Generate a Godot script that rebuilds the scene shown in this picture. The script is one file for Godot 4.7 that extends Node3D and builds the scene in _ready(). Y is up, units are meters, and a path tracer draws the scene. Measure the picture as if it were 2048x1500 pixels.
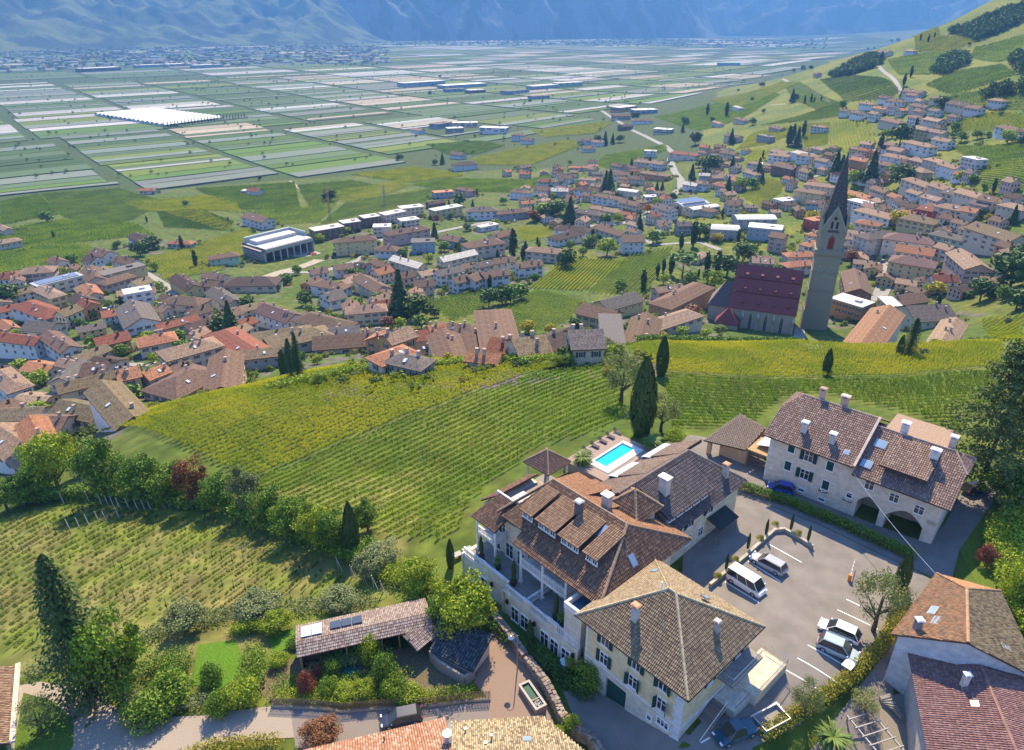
extends Node3D
# A wine village on a hillside above a wide valley of orchards, seen from the air against the sun.

const EYE := Vector3(0, 63, 0)
var rng := RandomNumberGenerator.new()
var M := {}
var LEAF := {}
var used := {}
var heights := PackedFloat32Array()
const GA := 151
const GL := 200
const L0 := 2.302585
const L1 := 9.680344

const TERRAIN := [0.601201,4.304257,-5.124527,0.910058,4.338050,-15.795989,0.858879,4.070135,23.017394,0.995159,4.247796,48.403448,0.828391,3.995471,-17.689078,0.548512,3.885792,98.020657,0.405405,3.928317,-3.764429,0.244054,4.009268,-31.585740,0.325532,3.927486,2.718547,0.527687,3.864871,-80.577198,0.547740,4.385766,-10.068597,0.812661,4.502363,-1.209915,1.028960,4.516827,-14.841318,1.141033,4.335494,-56.968029,1.251380,4.213304,-30.541347,1.007609,4.055960,-12.314056,0.009827,3.978511,3.373396,-0.370490,3.941325,-2.604076,-1.045560,4.151180,-12.863966,-1.283549,4.256158,14.963496,-0.523930,4.146094,3.124408,-0.858108,4.216314,11.691987,0.169092,4.043384,20.761691,-0.124210,4.281472,-19.257973,-0.206193,4.389884,25.430513,-0.048549,4.400506,8.355618,0.292334,4.798901,-17.708025,0.274862,4.622343,-42.050700,0.220612,4.658618,32.581959,0.319238,4.636800,25.955343,0.245695,4.554345,-17.982946,0.183848,4.588287,15.029766,0.488967,4.634491,53.773650,0.457927,4.737922,-28.922725,-0.033214,4.536302,-6.220141,-0.306243,4.619056,-18.843953,-0.671739,4.843350,-24.326758,-0.910697,5.166946,52.133653,-0.401651,5.183954,56.619222,-0.030176,5.164735,25.419670,0.218400,5.198868,1.765579,-0.084258,4.814625,-18.494598,-0.535713,4.978117,-24.607737,-0.747735,5.184499,70.804319,0.599798,4.768369,-5.908079,0.955797,4.871834,12.135347,0.576482,5.106555,-41.359166,0.881264,5.173561,-61.715463,0.338301,5.230916,53.429818,0.694454,5.293432,67.972512,0.956871,5.361753,55.028471,1.094798,5.068644,23.335021,1.081675,4.819443,-5.183684,1.143609,4.615856,-0.385584,1.241746,4.408051,71.719372,-1.149019,4.611311,-4.752056,-1.004515,4.544660,0.832385,-0.587549,4.494317,-34.618629,-0.906538,4.805817,-23.490287,-1.145570,4.993275,80.509235,-0.749947,4.697167,12.608046,-0.528404,4.535642,34.239359,-1.029861,5.030909,-68.308839,-1.114698,5.347212,-56.418998,-1.026816,5.455967,-2.210070,-0.892217,5.531321,51.891285,-0.724697,5.455789,-120.899042,-0.562217,5.535088,12.414790,-0.155001,5.535834,-54.180327,0.156286,5.593945,-38.118733,0.508897,5.762880,-45.879838,0.708787,5.869918,-28.525755,0.903569,5.908070,-44.026178,1.025550,5.865797,-100.783395,1.045999,5.941098,115.921510,-0.978771,6.045993,40.624494,-0.845299,6.049356,-11.434231,-1.031982,5.882263,-28.213885,-0.822890,5.749651,23.969251,-0.514817,6.235046,-40.603564,-0.598206,6.421052,20.639541,-0.932746,6.399116,7.394617,-0.961242,6.707678,38.834421,-0.262512,6.107503,-5.470191,-0.028008,6.205232,16.581339,0.091287,5.896327,37.680116,-0.328153,5.852156,18.851562,0.266545,6.004926,-0.908997,0.436447,6.028660,67.821448,0.202982,6.278117,-48.197724,0.355738,6.390796,12.953389,0.522048,6.450823,92.476704,0.728860,6.278934,127.543387,0.905036,6.263732,-92.886070,1.000343,6.237963,-187.553161,0.712787,6.517600,-649.809728,0.544595,6.064559,-6.042175,-0.359983,6.601851,26.674567,-0.026952,6.640747,-10.191730,-0.756378,6.729082,-55.030924,0.138970,6.815346,37.013498,0.302469,6.747233,3.833019,-0.137197,6.820494,-10.058906,-0.457397,6.881913,-0.617583,0.504109,6.827289,-11.134083,0.347263,7.106757,-101.261701,0.697364,6.644031,509.692136,0.829906,6.568767,297.677538,0.956364,6.412545,286.603971,0.811117,6.788505,-188.896618,0.686200,6.844054,-508.583386,0.933604,6.686377,-543.207154,0.916076,6.813296,515.217617,0.831038,7.040380,46.358891,0.899123,7.171548,-753.446790,0.815198,7.457202,7777.685942,0.660048,7.447122,715.910386,0.911664,7.481307,-9042.049955,0.715334,6.975958,592.478892,0.584757,7.106968,-56.102364,0.576142,7.520306,120.069239,0.488682,7.376893,-424.955596,0.341746,7.443349,7.358829,0.413959,7.281689,-16.428111,0.220205,7.246485,120.582376,-0.902561,7.189953,15.124304,-0.955802,7.773353,11.206253,-0.538967,7.513746,-5.650122,-0.130735,7.730531,7.333893,0.184602,7.797016,27.074082,0.386138,7.982877,70.882767,-0.430780,8.251848,18.356687,-0.024844,8.489086,-8.418944,0.281946,8.674313,43.387682,0.478025,8.489576,330.149164,-0.866241,8.358500,85.482481,0.535560,8.253322,1522.900559,-2.094395,8.294050,2.006337,-2.094395,9.104980,4.202384,-2.094395,9.680344,4.269348,-1.675516,8.294050,-0.843942,-1.675516,9.104980,-1.499773,-1.675516,9.680344,-3.210966,-1.256637,8.294050,-7.849645,-1.256637,9.104980,0.691103,-1.256637,9.680344,0.616979,-0.837758,8.294050,-83.276939,-0.837758,9.104980,-1.221360,-0.837758,9.680344,0.527418,-0.418879,8.294050,-19.264704,-0.418879,9.104980,2.568389,-0.418879,9.680344,2.987391,0.000000,8.294050,36.612598,0.000000,9.104980,0.892789,0.000000,9.680344,-3.895337,0.335103,8.294050,-211.943928,0.335103,9.104980,164.290451,0.335103,9.680344,262.508266,0.558505,9.104980,-84.178039,0.558505,9.680344,-544.531467,0.558505,8.294050,-1414.155175,1.005310,7.863267,2322.674848,1.396263,7.600902,86.085309,2.094395,7.377759,-69.139878,1.061160,9.680344,251.808223,1.675516,9.104980,48.459222,0.781908,8.006368,-472.992585,0.753982,8.699515,-357.406699,0.818210,7.467371,-12955.302482,0.882438,7.467371,13310.139830,0.882438,7.863267,-1570.415240,0.734435,7.549609,575.697084,0.670206,7.783224,-121.488458,0.865683,8.517193,4.340943,-2.094395,2.484907,6.057511,-1.117011,2.484907,-1.058261,0.000000,2.484907,1.280500,1.117011,2.484907,5.684991,2.094395,2.484907,-5.799240,-1.954769,3.688879,5.206464,-1.954769,4.499810,-2.818060,-1.954769,5.298317,-7.993658,-1.954769,6.214608,1.059118,-1.954769,7.313220,6.240547,-1.396263,7.090077,-25.855863,1.954769,3.688879,1.770734,1.954769,4.605170,-6.257734,1.954769,5.521461,-11.953237,1.954769,6.396930,-71.131785,1.396263,5.991465,73.506625,1.396263,6.684612,65.450277,1.340413,5.192957,-3.180357,0.000000,3.401197,-0.684459,-1.256637,3.401197,-10.587597,0.837758,3.401197,0.176315]
const TERRAIN_PLANE := [-728.4131898,86.7569252,44.9454593]
const HOUSES := [
[-30.7,-1276.2,-15,47.5,22,10,2,0,6,0,2,8],
[-100.5,-1294.2,18,28.7,18,9,2,4,6,0,0,8],
[-86.9,-1374.3,7,46.3,20,9,2,1,6,0,0,8],
[-132.4,-1380.9,58,41.8,22,8,2,6,5,0,0,8],
[10.7,-1174.9,-16,22.8,13,9,1,0,0,0,1,8],
[23.9,-1136.6,-34,19.3,13,6,0,0,0,0,1,8],
[-166.5,-1302.8,-41,28,12,6,0,0,4,0,0,8],
[-74.4,-1008.9,-38,22.2,13,6,0,0,0,1,3,8],
[-59.7,-911.7,23,32.5,14,7,1,0,1,0,3,8],
[14.8,-890.5,43,18.2,10,4,0,1,0,0,3,8],
[111.4,-1103.2,-3,19.6,13,6,0,0,0,2,0,21],
[126.5,-1078.1,-23,18.4,12,6,0,0,4,0,0,21],
[107.2,-1021.7,13,19.2,11,5,0,0,0,1,0,21],
[-289.5,-2430,42,160,40,13,2,6,6,1,0,12],
[-154.6,-2360.6,40,160,45,10,2,6,6,1,1,12],
[-165.2,-2198.4,30,64.2,30,9,2,6,5,1,1,12],
[-105.3,-2158.1,37,52,30,9,2,9,6,0,1,12],
[8.8,-2129.1,48,84.8,34,9,2,6,5,2,1,12],
[92.7,-2293.9,42,105.7,34,10,2,6,6,2,1,12],
[173.3,-2369,33,97.7,30,12,2,7,6,0,2,8],
[69.2,-1950,25,50.8,26,8,2,6,5,0,2,8],
[233.1,-1562.6,43,57,26,9,2,3,6,0,2,21],
[261.4,-1485,16,48.6,26,8,2,6,6,0,2,21],
[203.8,-1392.5,5,34.1,18,7,0,1,0,0,2,21],
[229.9,-1311.5,0,38.3,15,6,1,0,0,0,2,21],
[239,-1165.7,-29,28.2,16,7,2,1,6,0,2,21],
[191.1,-1248.6,29,24,14,6,0,9,1,0,2,21],
[-275.2,-762.1,-22,15.6,11,5,0,0,2,0,2,2],
[-289.6,-776.4,-9,8.8,7,3,2,0,6,0,2,2],
[-399.4,-782.6,3,18.1,10,4,0,1,3,0,0,2],
[-1743.3,-3231.1,55,160,60,14,2,9,6,0,2,2],
[-1655.1,-3498.4,42,123.2,50,12,2,6,6,4,0,12],
[-1557.7,-3582.5,47,117.5,60,12,2,6,6,3,0,12],
[-1390.8,-3497.6,41,124.2,60,12,2,6,6,2,0,12],
[940.3,-3338.2,-10,93.9,50,12,2,6,11,0,0,17],
[-413.9,-565.6,-37,23.4,8,5,0,1,4,0,2,11],
[-372,-506.3,50,19.7,10,6,1,1,4,0,2,11],
[-278.9,-519.4,-39,20.7,12,6,0,0,1,0,0,2],
[-246.6,-513.9,-6,19.8,9,4,1,1,3,0,0,2],
[-216.7,-597.5,-39,32,14,7,0,0,0,0,2,2],
[-196.4,-464.3,32,20.4,9,6,1,7,0,0,0,2],
[-277.3,-463.9,-33,18,13,6,0,0,0,0,2,11],
[-252.5,-446.1,-27,18.4,11,5,0,0,0,0,1,11],
[-284.4,-405.8,18,19.6,13,8,1,4,4,0,2,11],
[-260.5,-384.9,53,24.8,9,7,2,1,7,0,2,11],
[-235.8,-408.6,53,25.1,10,8,2,2,5,0,1,11],
[-248.7,-401.2,-55,28,12,6,0,1,0,0,2,11],
[-229.6,-390.5,58,20.1,10,6,1,4,0,0,1,11],
[-198.4,-353,33,12.9,9,9,2,0,6,0,1,11],
[-248.1,-356.9,-37,24.1,9,7,1,2,4,0,2,11],
[-231.1,-366.2,-50,20.2,9,5,0,1,3,0,1,11],
[-235.7,-328.7,-31,32.8,13,6,1,0,2,0,0,11],
[-221.5,-343.5,-35,16.4,10,6,0,2,1,0,1,11],
[-178.7,-313,-55,29.7,16,6,0,0,5,0,0,19],
[-166.2,-338.2,-14,22.6,12,7,1,1,0,0,2,19],
[-173.7,-327.9,-27,8,7,5,0,1,4,2,2,19],
[-186.9,-384.3,-47,28,11,6,0,2,1,0,2,19],
[-179.9,-408.4,-20,15.3,10,5,0,1,0,0,0,2],
[-153.2,-395.6,3,32.3,16,5,1,1,1,0,3,2],
[-151.8,-350.5,-47,28,11,6,0,1,5,0,2,19],
[-171.5,-382.5,-6,11.5,9,6,0,4,0,0,0,2],
[-109.4,-309.2,-36,24.2,12,7,0,0,8,0,3,2],
[-240.4,-310.5,-40,15.9,7,4,0,1,3,0,0,11],
[-216.3,-300.4,-10,15.9,12,6,0,1,5,1,3,11],
[-213.1,-279.4,-15,24.5,9,8,0,0,2,0,3,11],
[-191.4,-272.6,-41,25.9,9,7,0,0,0,0,3,11],
[-154.4,-300.8,45,19.3,8,5,0,1,2,0,2,19],
[-142.7,-295.4,60,13.2,9,5,0,1,1,0,2,19],
[-148.5,-269.8,32,15.6,12,6,1,1,3,0,0,19],
[-136.9,-281.9,66,9,8,5,0,1,4,1,2,19],
[-126.4,-252.1,42,22.6,13,7,1,1,4,0,0,19],
[-109.6,-259.4,-45,40,15,6,1,1,2,0,1,19],
[-95.2,-241.7,17,15.9,9,6,0,5,9,0,1,19],
[-96.7,-272.8,22,25.4,14,6,1,1,9,1,1,19],
[-88.2,-193.3,107,28,11,7,0,2,0,0,3,19],
[-111.3,-213.5,65,22.9,17,5,1,1,0,0,3,19],
[-130.5,-214.3,33,7.6,10,8,0,2,3,0,0,19],
[-123.9,-218.4,55,8.7,9,7,0,1,3,0,0,19],
[-157.9,-226.6,89,15.7,10,7,0,1,5,2,3,11],
[-149.4,-228.4,3,9.5,12,7,0,1,0,0,0,19],
[-144.8,-212.8,37,17.6,9,7,0,1,9,2,2,22],
[-170.2,-245.5,-21,13,7,5,0,1,4,0,3,11],
[-182.4,-227.4,-40,24.5,9,8,1,0,4,0,3,11],
[-152.8,-191.4,6,14.3,9,7,0,1,9,1,2,22],
[-126.8,-181.4,-19,16.9,10,6,0,0,9,1,2,22],
[-104.4,-163.4,-47,28,10,6,0,0,9,2,2,22],
[-132.3,-173.5,-2,12.9,11,7,0,1,0,2,2,22],
[-140.4,-171.4,9,10.1,9,7,0,1,0,1,2,22],
[-134.4,-163.1,-35,26.6,12,6,0,0,4,0,0,22],
[-120.7,-153.6,-50,28,8,6,0,1,3,0,2,22],
[-114,-502,18,30.9,11,10,1,2,0,0,1,2],
[-80.9,-532.5,36,36.6,12,9,1,4,0,0,0,18],
[-148.3,-556.2,37,24.9,12,8,2,9,6,1,1,2],
[-134.5,-578.9,31,15.1,11,8,2,9,6,2,1,2],
[-121.7,-598.8,34,14.8,11,8,2,9,6,3,1,2],
[-104.5,-613.6,44,21.8,11,8,2,1,6,2,0,18],
[-92,-639.6,27,21,11,8,2,1,6,2,2,18],
[-86.5,-584,30,15.8,10,8,2,1,6,1,2,18],
[-104.4,-559.4,6,14,10,8,2,1,6,1,0,18],
[-59.4,-632.7,40,30.4,10,8,2,2,6,0,2,18],
[-64.3,-498.6,7,16.9,11,8,2,6,5,0,0,18],
[-44.2,-511.4,-29,16.6,11,6,0,6,0,0,2,18],
[-26.8,-620.1,6,28.5,13,8,1,0,5,0,2,18],
[-0.3,-619,23,30.6,12,6,1,5,0,0,2,18],
[-20.1,-572,38,18,7,4,2,0,6,0,2,18],
[9.1,-713.8,-29,22.1,11,7,1,0,0,2,3,8],
[-70.9,-729.1,22,20.3,10,6,2,5,3,0,2,18],
[-49.1,-739.9,-41,22.9,10,6,1,4,0,0,3,8],
[-73.3,-677.7,37,18.9,9,4,0,9,1,0,2,18],
[37.5,-773.6,2,15.2,10,6,0,1,2,0,3,8],
[30.1,-725.6,-14,16.2,10,6,0,0,0,2,3,8],
[48.1,-716,-1,17.1,9,6,0,5,6,0,0,21],
[59.1,-790.1,-34,17.6,10,6,0,0,0,3,0,21],
[-35.8,-445.4,39,28,10,7,0,1,6,1,0,18],
[-19.9,-476.3,27,29,14,9,1,1,0,0,1,18],
[-8.3,-506.6,47,19.6,11,9,0,1,0,2,1,18],
[-66.1,-433.3,-40,28,10,7,0,1,6,2,0,18],
[-88.2,-485.5,-10,17.2,12,6,1,0,0,0,0,18],
[-84.3,-440.4,-41,18.7,9,5,0,1,0,3,2,3],
[-107.6,-431,27,12.3,10,6,0,0,0,0,1,2],
[-95.8,-433.4,-10,10.4,9,6,0,0,1,0,2,3],
[-102.6,-379.7,-24,23,11,6,1,0,0,0,3,2],
[-79.3,-379.1,-52,28,12,6,0,1,0,2,2,3],
[-94.5,-350.6,39,10.9,14,6,0,0,5,0,0,3],
[-69.8,-315.7,14,19.8,11,7,1,1,4,0,0,3],
[-49.3,-375.6,13,11.6,11,6,0,1,0,1,2,3],
[-37.5,-401.4,35,18,10,7,0,0,5,0,3,18],
[-29.4,-378.5,38,10.9,10,7,0,0,0,2,3,18],
[-21.4,-382.7,59,12.9,10,7,0,0,0,1,3,18],
[-14.3,-387.1,43,10.5,10,7,0,0,0,3,3,18],
[-6.4,-391.5,18,9.4,10,7,0,0,0,1,1,18],
[-17.8,-417.6,39,12.3,9,7,0,1,5,0,1,18],
[-5.7,-426.9,23,13.9,10,7,0,1,0,1,1,18],
[9.6,-412.5,25,17.9,10,7,0,0,0,2,1,18],
[23.1,-457,-18,28,11,7,1,1,4,0,1,18],
[40.2,-518.3,41,27.4,13,6,1,0,1,1,1,18],
[-67.9,-263.1,11,26,14,4,0,1,0,1,3,3],
[-50.8,-250.2,67,8.2,11,7,0,3,3,2,3,3],
[-31.5,-177.6,44,9.1,8,9,0,3,4,0,3,3],
[-33.6,-259.3,19,13.8,11,8,0,1,2,0,3,3],
[-34.7,-244,33,11.6,11,4,0,1,1,0,3,3],
[-21.1,-214.8,-76,28,12,4,0,1,0,2,3,3],
[-11.5,-216.6,-81,28,10,4,0,1,0,0,0,10],
[-2.3,-177.4,-22,7.6,10,4,0,1,2,0,3,10],
[4.3,-170.1,20,9.8,13,4,0,1,9,0,3,10],
[12,-177.4,47,11.7,12,4,0,1,1,0,3,10],
[-4.3,-216.1,-84,55.2,14,7,1,3,0,0,0,10],
[-22.2,-272.6,-12,20.4,12,8,1,3,0,0,1,3],
[-30.6,-262.1,25,7.5,9,10,0,3,3,1,3,3],
[-84.9,-294.9,-30,29.1,14,6,1,1,0,0,0,3],
[-71,-275.1,10,13.1,10,6,0,1,5,0,0,3],
[-57.4,-267.7,-10,9.5,8,6,0,1,4,0,3,3],
[-88.2,-267.7,32,26.3,14,6,1,1,9,2,1,19],
[-31,-165.8,45,12.4,8,5,1,1,3,0,3,3],
[-26.3,-161.7,-26,12.4,8,4,1,5,5,0,3,3],
[-6.9,-162.8,-16,9.2,7,3,0,1,3,0,3,10],
[80.5,-863.7,-5,26.3,9,4,1,1,3,0,0,21],
[60.8,-801.1,-18,24.1,11,6,1,0,1,2,0,21],
[38.3,-774.9,-16,22.1,10,6,1,0,0,1,3,8],
[32.1,-728.1,-14,18.5,10,6,0,0,0,3,3,8],
[48.2,-717.6,-15,17.5,9,6,0,0,6,0,0,21],
[74.3,-712.6,-31,25.1,12,6,1,0,1,1,0,21],
[81,-770.9,-19,17.5,9,6,1,1,4,0,0,21],
[86.6,-730.2,-38,12.2,9,6,0,3,4,0,3,21],
[123.6,-847.5,-42,16,10,6,0,1,0,0,0,21],
[119.5,-789.9,-8,17,11,6,0,0,0,0,3,21],
[131.6,-756,-25,16.9,11,6,0,1,0,1,0,7],
[155,-862.2,-30,23,10,6,1,1,4,0,3,21],
[168.7,-834.8,-48,18.1,12,7,0,0,4,0,1,21],
[153.8,-773.9,-38,34.2,11,6,1,3,4,0,0,7],
[177.2,-933.7,-16,15.2,8,8,2,0,6,0,1,21],
[208.6,-884.9,-36,36.6,12,7,1,1,2,0,2,7],
[113.2,-689.8,-32,20.9,9,7,3,1,6,0,0,7],
[90.2,-664,-43,32.6,11,7,1,0,0,0,0,7],
[105.7,-628.5,-48,20.7,11,7,0,1,0,2,0,7],
[129.6,-663.8,8,11.7,8,5,2,0,6,0,3,7],
[65.5,-605.8,-32,27.5,12,6,1,1,5,0,0,7],
[81.6,-615.4,-42,28.7,11,6,1,1,4,0,0,7],
[46.8,-537.6,-21,28.7,13,7,1,0,1,2,1,18],
[76.2,-529.9,-53,28,11,6,0,1,0,0,0,4],
[83.7,-481,5,16.1,14,9,0,0,0,0,2,15],
[127.7,-586.9,-56,20.3,13,9,0,0,5,0,0,4],
[153.9,-610.5,28,29.4,16,7,3,1,7,0,3,4],
[161.4,-595.2,27,29.5,9,6,3,1,6,0,3,4],
[162.5,-589.4,-48,18.5,10,5,1,1,0,0,3,4],
[184.5,-592.2,0,11.1,14,8,0,1,0,0,2,5],
[156.5,-511.8,-10,20.9,14,8,3,5,6,0,0,5],
[187.6,-542,1,31.2,14,8,3,5,6,0,1,5],
[184.3,-505.4,-22,23.1,14,9,2,6,6,0,2,9],
[181.9,-471.5,-39,11,11,10,4,4,0,0,2,9],
[131.1,-531.8,8,12.6,10,7,0,5,5,0,3,4],
[121.7,-443.7,55,14.9,7,4,0,1,4,0,2,15],
[157.5,-430,1,13.8,10,6,0,1,4,1,3,9],
[84.3,-361.4,25,18,8,6,0,4,4,0,3,15],
[88.3,-344.3,47,44.9,14,8,1,3,0,0,3,15],
[52.8,-331.3,35,24.6,14,6,0,2,5,0,0,15],
[40.5,-304.2,-35,19.1,14,7,0,2,0,0,1,10],
[46.9,-232.9,74,28,12,6,0,1,0,0,3,15],
[75.4,-303.9,36,29.2,12,6,1,1,4,0,3,15],
[34.9,-223.7,-94,44,8,4,2,1,5,0,1,10],
[18.2,-161.4,5,9,12,6,0,1,5,0,1,10],
[174.9,-697.4,-43,15.5,9,6,0,0,6,0,1,7],
[185.3,-693,-46,12.8,9,7,0,0,4,0,2,4],
[203.9,-715.2,2,11.6,11,7,0,3,4,0,1,7],
[198,-738.8,-17,11.6,9,6,0,6,6,0,1,7],
[236.4,-708.2,-73,23,9,8,1,0,4,0,0,16],
[258.2,-755.2,-44,25.5,10,6,1,1,4,0,0,16],
[284.4,-773.9,-40,22.7,10,7,1,0,4,0,2,16],
[270,-711.7,-63,28,13,7,0,9,0,0,2,16],
[253.1,-848.3,-53,21.3,10,6,0,1,0,1,0,16],
[299.8,-736.2,-51,22.7,10,7,1,0,4,0,1,16],
[301.6,-701.7,-70,15.7,9,6,0,0,4,0,1,16],
[259.4,-620.2,-44,26.1,11,9,1,2,4,0,3,16],
[272.7,-633.8,-37,25.5,11,9,1,1,4,0,1,16],
[257.8,-600.7,-14,16.5,9,5,0,6,0,0,3,16],
[240.1,-621.4,23,17.1,12,3,2,0,6,0,3,16],
[276.7,-560.7,-63,18.4,11,9,2,0,6,0,1,16],
[264.6,-509.7,-64,32.7,13,8,1,0,4,0,1,9],
[228.1,-525.2,25,14,10,8,2,8,3,0,1,9],
[211.3,-482.7,39,15.5,8,7,1,1,3,2,1,9],
[226.4,-458.2,-25,10.1,12,8,0,4,4,0,1,9],
[249.3,-487.3,-43,16.9,11,8,1,1,3,3,1,9],
[238.3,-450.8,18,28.5,14,10,1,1,5,0,2,20],
[252.1,-438.6,-33,29,16,9,1,1,8,0,2,20],
[244.5,-415.6,-33,21.4,13,9,0,0,3,0,2,20],
[232.8,-394.9,-35,24.7,16,10,1,2,8,0,2,20],
[259.9,-411.4,-63,10.3,10,9,0,1,4,0,2,20],
[253,-376.7,-102,32,15,9,0,4,4,0,0,13],
[286.2,-409.1,-77,33.1,16,10,0,1,9,0,2,13],
[274.5,-432.4,-57,24.5,11,7,1,7,5,0,2,20],
[276.3,-473,-53,24.4,14,7,1,2,9,0,2,20],
[288.8,-485.7,-53,14.2,10,7,0,8,2,0,2,20],
[297.3,-476,-57,20.1,12,7,1,1,4,0,2,20],
[302,-462.7,-55,10,10,6,0,1,3,0,2,13],
[286.5,-507.5,-71,15.1,10,7,0,1,1,0,2,20],
[303.7,-585.3,-81,19.9,10,6,0,1,0,0,3,6],
[291.5,-596.4,-73,27.6,10,6,0,1,3,0,1,16],
[296.9,-546.8,-83,15.6,9,6,0,1,3,0,3,6],
[305.4,-536.7,-82,14.7,9,6,0,0,4,0,3,6],
[301.8,-507.6,-75,16.6,9,6,0,0,4,0,2,20],
[315.5,-521.5,-84,24.3,10,6,0,1,4,5,1,6],
[330.9,-587.2,-82,25.9,12,9,1,2,4,2,1,6],
[315.7,-554,-87,34.5,12,8,1,1,4,0,3,6],
[347.7,-593.8,-79,23.1,10,8,1,1,4,0,1,6],
[341.6,-562.9,-86,23.3,9,8,0,0,4,2,1,6],
[354.4,-556.1,-79,15.2,10,9,2,0,6,0,1,6],
[344.1,-613.8,-78,19.6,9,8,1,4,4,0,1,6],
[343.3,-649.8,-66,28.5,11,7,1,0,4,1,1,6],
[323.2,-672.6,-64,14.7,10,6,0,3,3,2,3,6],
[331.7,-646.4,-67,27.2,12,6,1,1,0,0,3,6],
[314.7,-487.3,-76,20.1,11,6,0,1,4,0,2,13],
[315.6,-467.2,-65,12.5,12,6,0,1,0,0,2,13],
[311.2,-467.3,-68,13.2,10,5,0,5,5,0,2,13],
[324.4,-457.3,-66,10.1,11,6,0,1,1,0,2,13],
[317.2,-444.2,-71,18.4,11,6,1,1,4,0,2,13],
[311.4,-503.9,-70,10.5,10,6,0,1,5,0,1,6],
[192.6,-375.4,-109,37.7,14,8,0,9,0,0,1,0],
[175.9,-342.6,-53,17.1,12,9,2,3,6,0,1,0],
[203.9,-343.1,18,19.2,13,6,0,1,0,0,3,20],
[188.5,-325.8,-95,24,7,9,2,2,6,0,3,20],
[195.9,-312.1,7,21.9,20,6,0,1,5,0,3,20],
[131.5,-237.8,53,61,13,6,0,0,10,0,2,14],
[155,-230.8,51,28,9,5,0,5,4,0,3,20],
[216.8,-446.9,-21,7.6,10,8,0,1,5,0,1,9],
[199.1,-458.2,34,16.1,9,7,1,1,3,1,1,9],
[183.5,-435.6,5,20.8,10,7,1,1,3,1,3,9],
[177.6,-420.1,17,23.2,10,6,1,1,3,2,3,9],
[156.8,-425.5,-12,13.6,9,6,0,1,4,2,3,9],
[382.2,-1264.6,-87,35,10,6,1,0,6,2,2,16],
[336.7,-1091,-81,35,10,6,1,1,0,0,2,16],
[312.1,-1125.2,-84,34.2,9,6,1,1,4,0,1,21],
[286.8,-952.6,-65,27.4,11,7,0,1,0,2,0,16],
[312.3,-904.5,-71,24.1,9,7,2,5,5,0,2,16],
[339.4,-947.1,-70,24.8,9,4,0,1,0,0,2,16],
[365.8,-880,-63,20.8,9,7,1,0,4,0,0,6],
[405.5,-910.1,-69,13.5,9,6,0,0,0,2,2,6],
[410,-882.6,-76,21.3,10,6,0,0,0,1,2,6],
[427.6,-901.8,-71,22,9,6,1,0,4,0,2,6],
[445.2,-898.5,-72,15.6,9,6,0,0,0,3,2,6],
[443.8,-868.1,-70,26.2,11,6,1,0,0,0,2,6],
[426.5,-866.2,-75,20.9,9,6,0,1,3,0,2,6],
[415.2,-853.4,-84,16.5,9,7,0,0,4,0,2,6],
[408.5,-794.7,-86,39.4,13,6,1,1,0,0,1,6],
[460.2,-865.2,-78,17.3,9,6,0,0,0,0,3,17],
[466.2,-875.9,-73,28,11,6,0,1,0,1,3,17],
[459.8,-809.5,-85,21.8,10,6,0,1,0,2,3,17],
[452.5,-757.8,-88,31.6,13,6,0,1,1,0,3,17],
[451.7,-730.2,-79,18.8,11,6,0,0,0,0,1,17],
[468.6,-724.9,-80,18.8,9,6,1,0,4,2,1,17],
[419.1,-770.6,-87,20.4,10,7,0,0,0,0,1,6],
[442.1,-811.6,-82,27.5,10,6,0,1,0,0,1,6],
[438.2,-772.9,-89,18,9,6,0,0,5,0,1,6],
[421.2,-741.6,-83,24,10,6,0,1,4,4,1,6],
[395.8,-715.5,-80,25.8,12,9,1,2,4,1,1,6],
[367.1,-659.6,-78,35.8,11,9,1,0,4,2,1,6],
[402.1,-696.3,-74,19.3,10,6,0,1,4,3,1,6],
[387.2,-658.9,-76,20.5,10,7,0,0,4,1,1,6],
[426.7,-632.2,-99,36.6,12,7,1,0,0,0,1,6],
[359.3,-698,-47,12.2,10,6,0,1,4,1,1,6],
[352.6,-667.3,-70,16.7,11,7,0,1,4,2,1,6],
[624.1,-1297.1,-94,45,14,6,0,1,5,0,3,17],
[630.8,-1225,-90,29.7,9,6,1,0,4,1,1,17],
[543.3,-1358.1,-99,28,10,6,0,4,0,0,0,17],
[619.7,-1392,-102,28,8,4,0,4,4,0,0,17],
[292.7,-793.6,-76,28,11,6,0,0,4,0,2,16],
[303.1,-752.3,-71,35.8,11,6,1,0,6,1,2,16],
[325.4,-772.5,-76,18.9,9,4,0,1,4,0,0,6],
[323.2,-672.7,-63,18,11,6,0,3,3,1,3,6],
]
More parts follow.
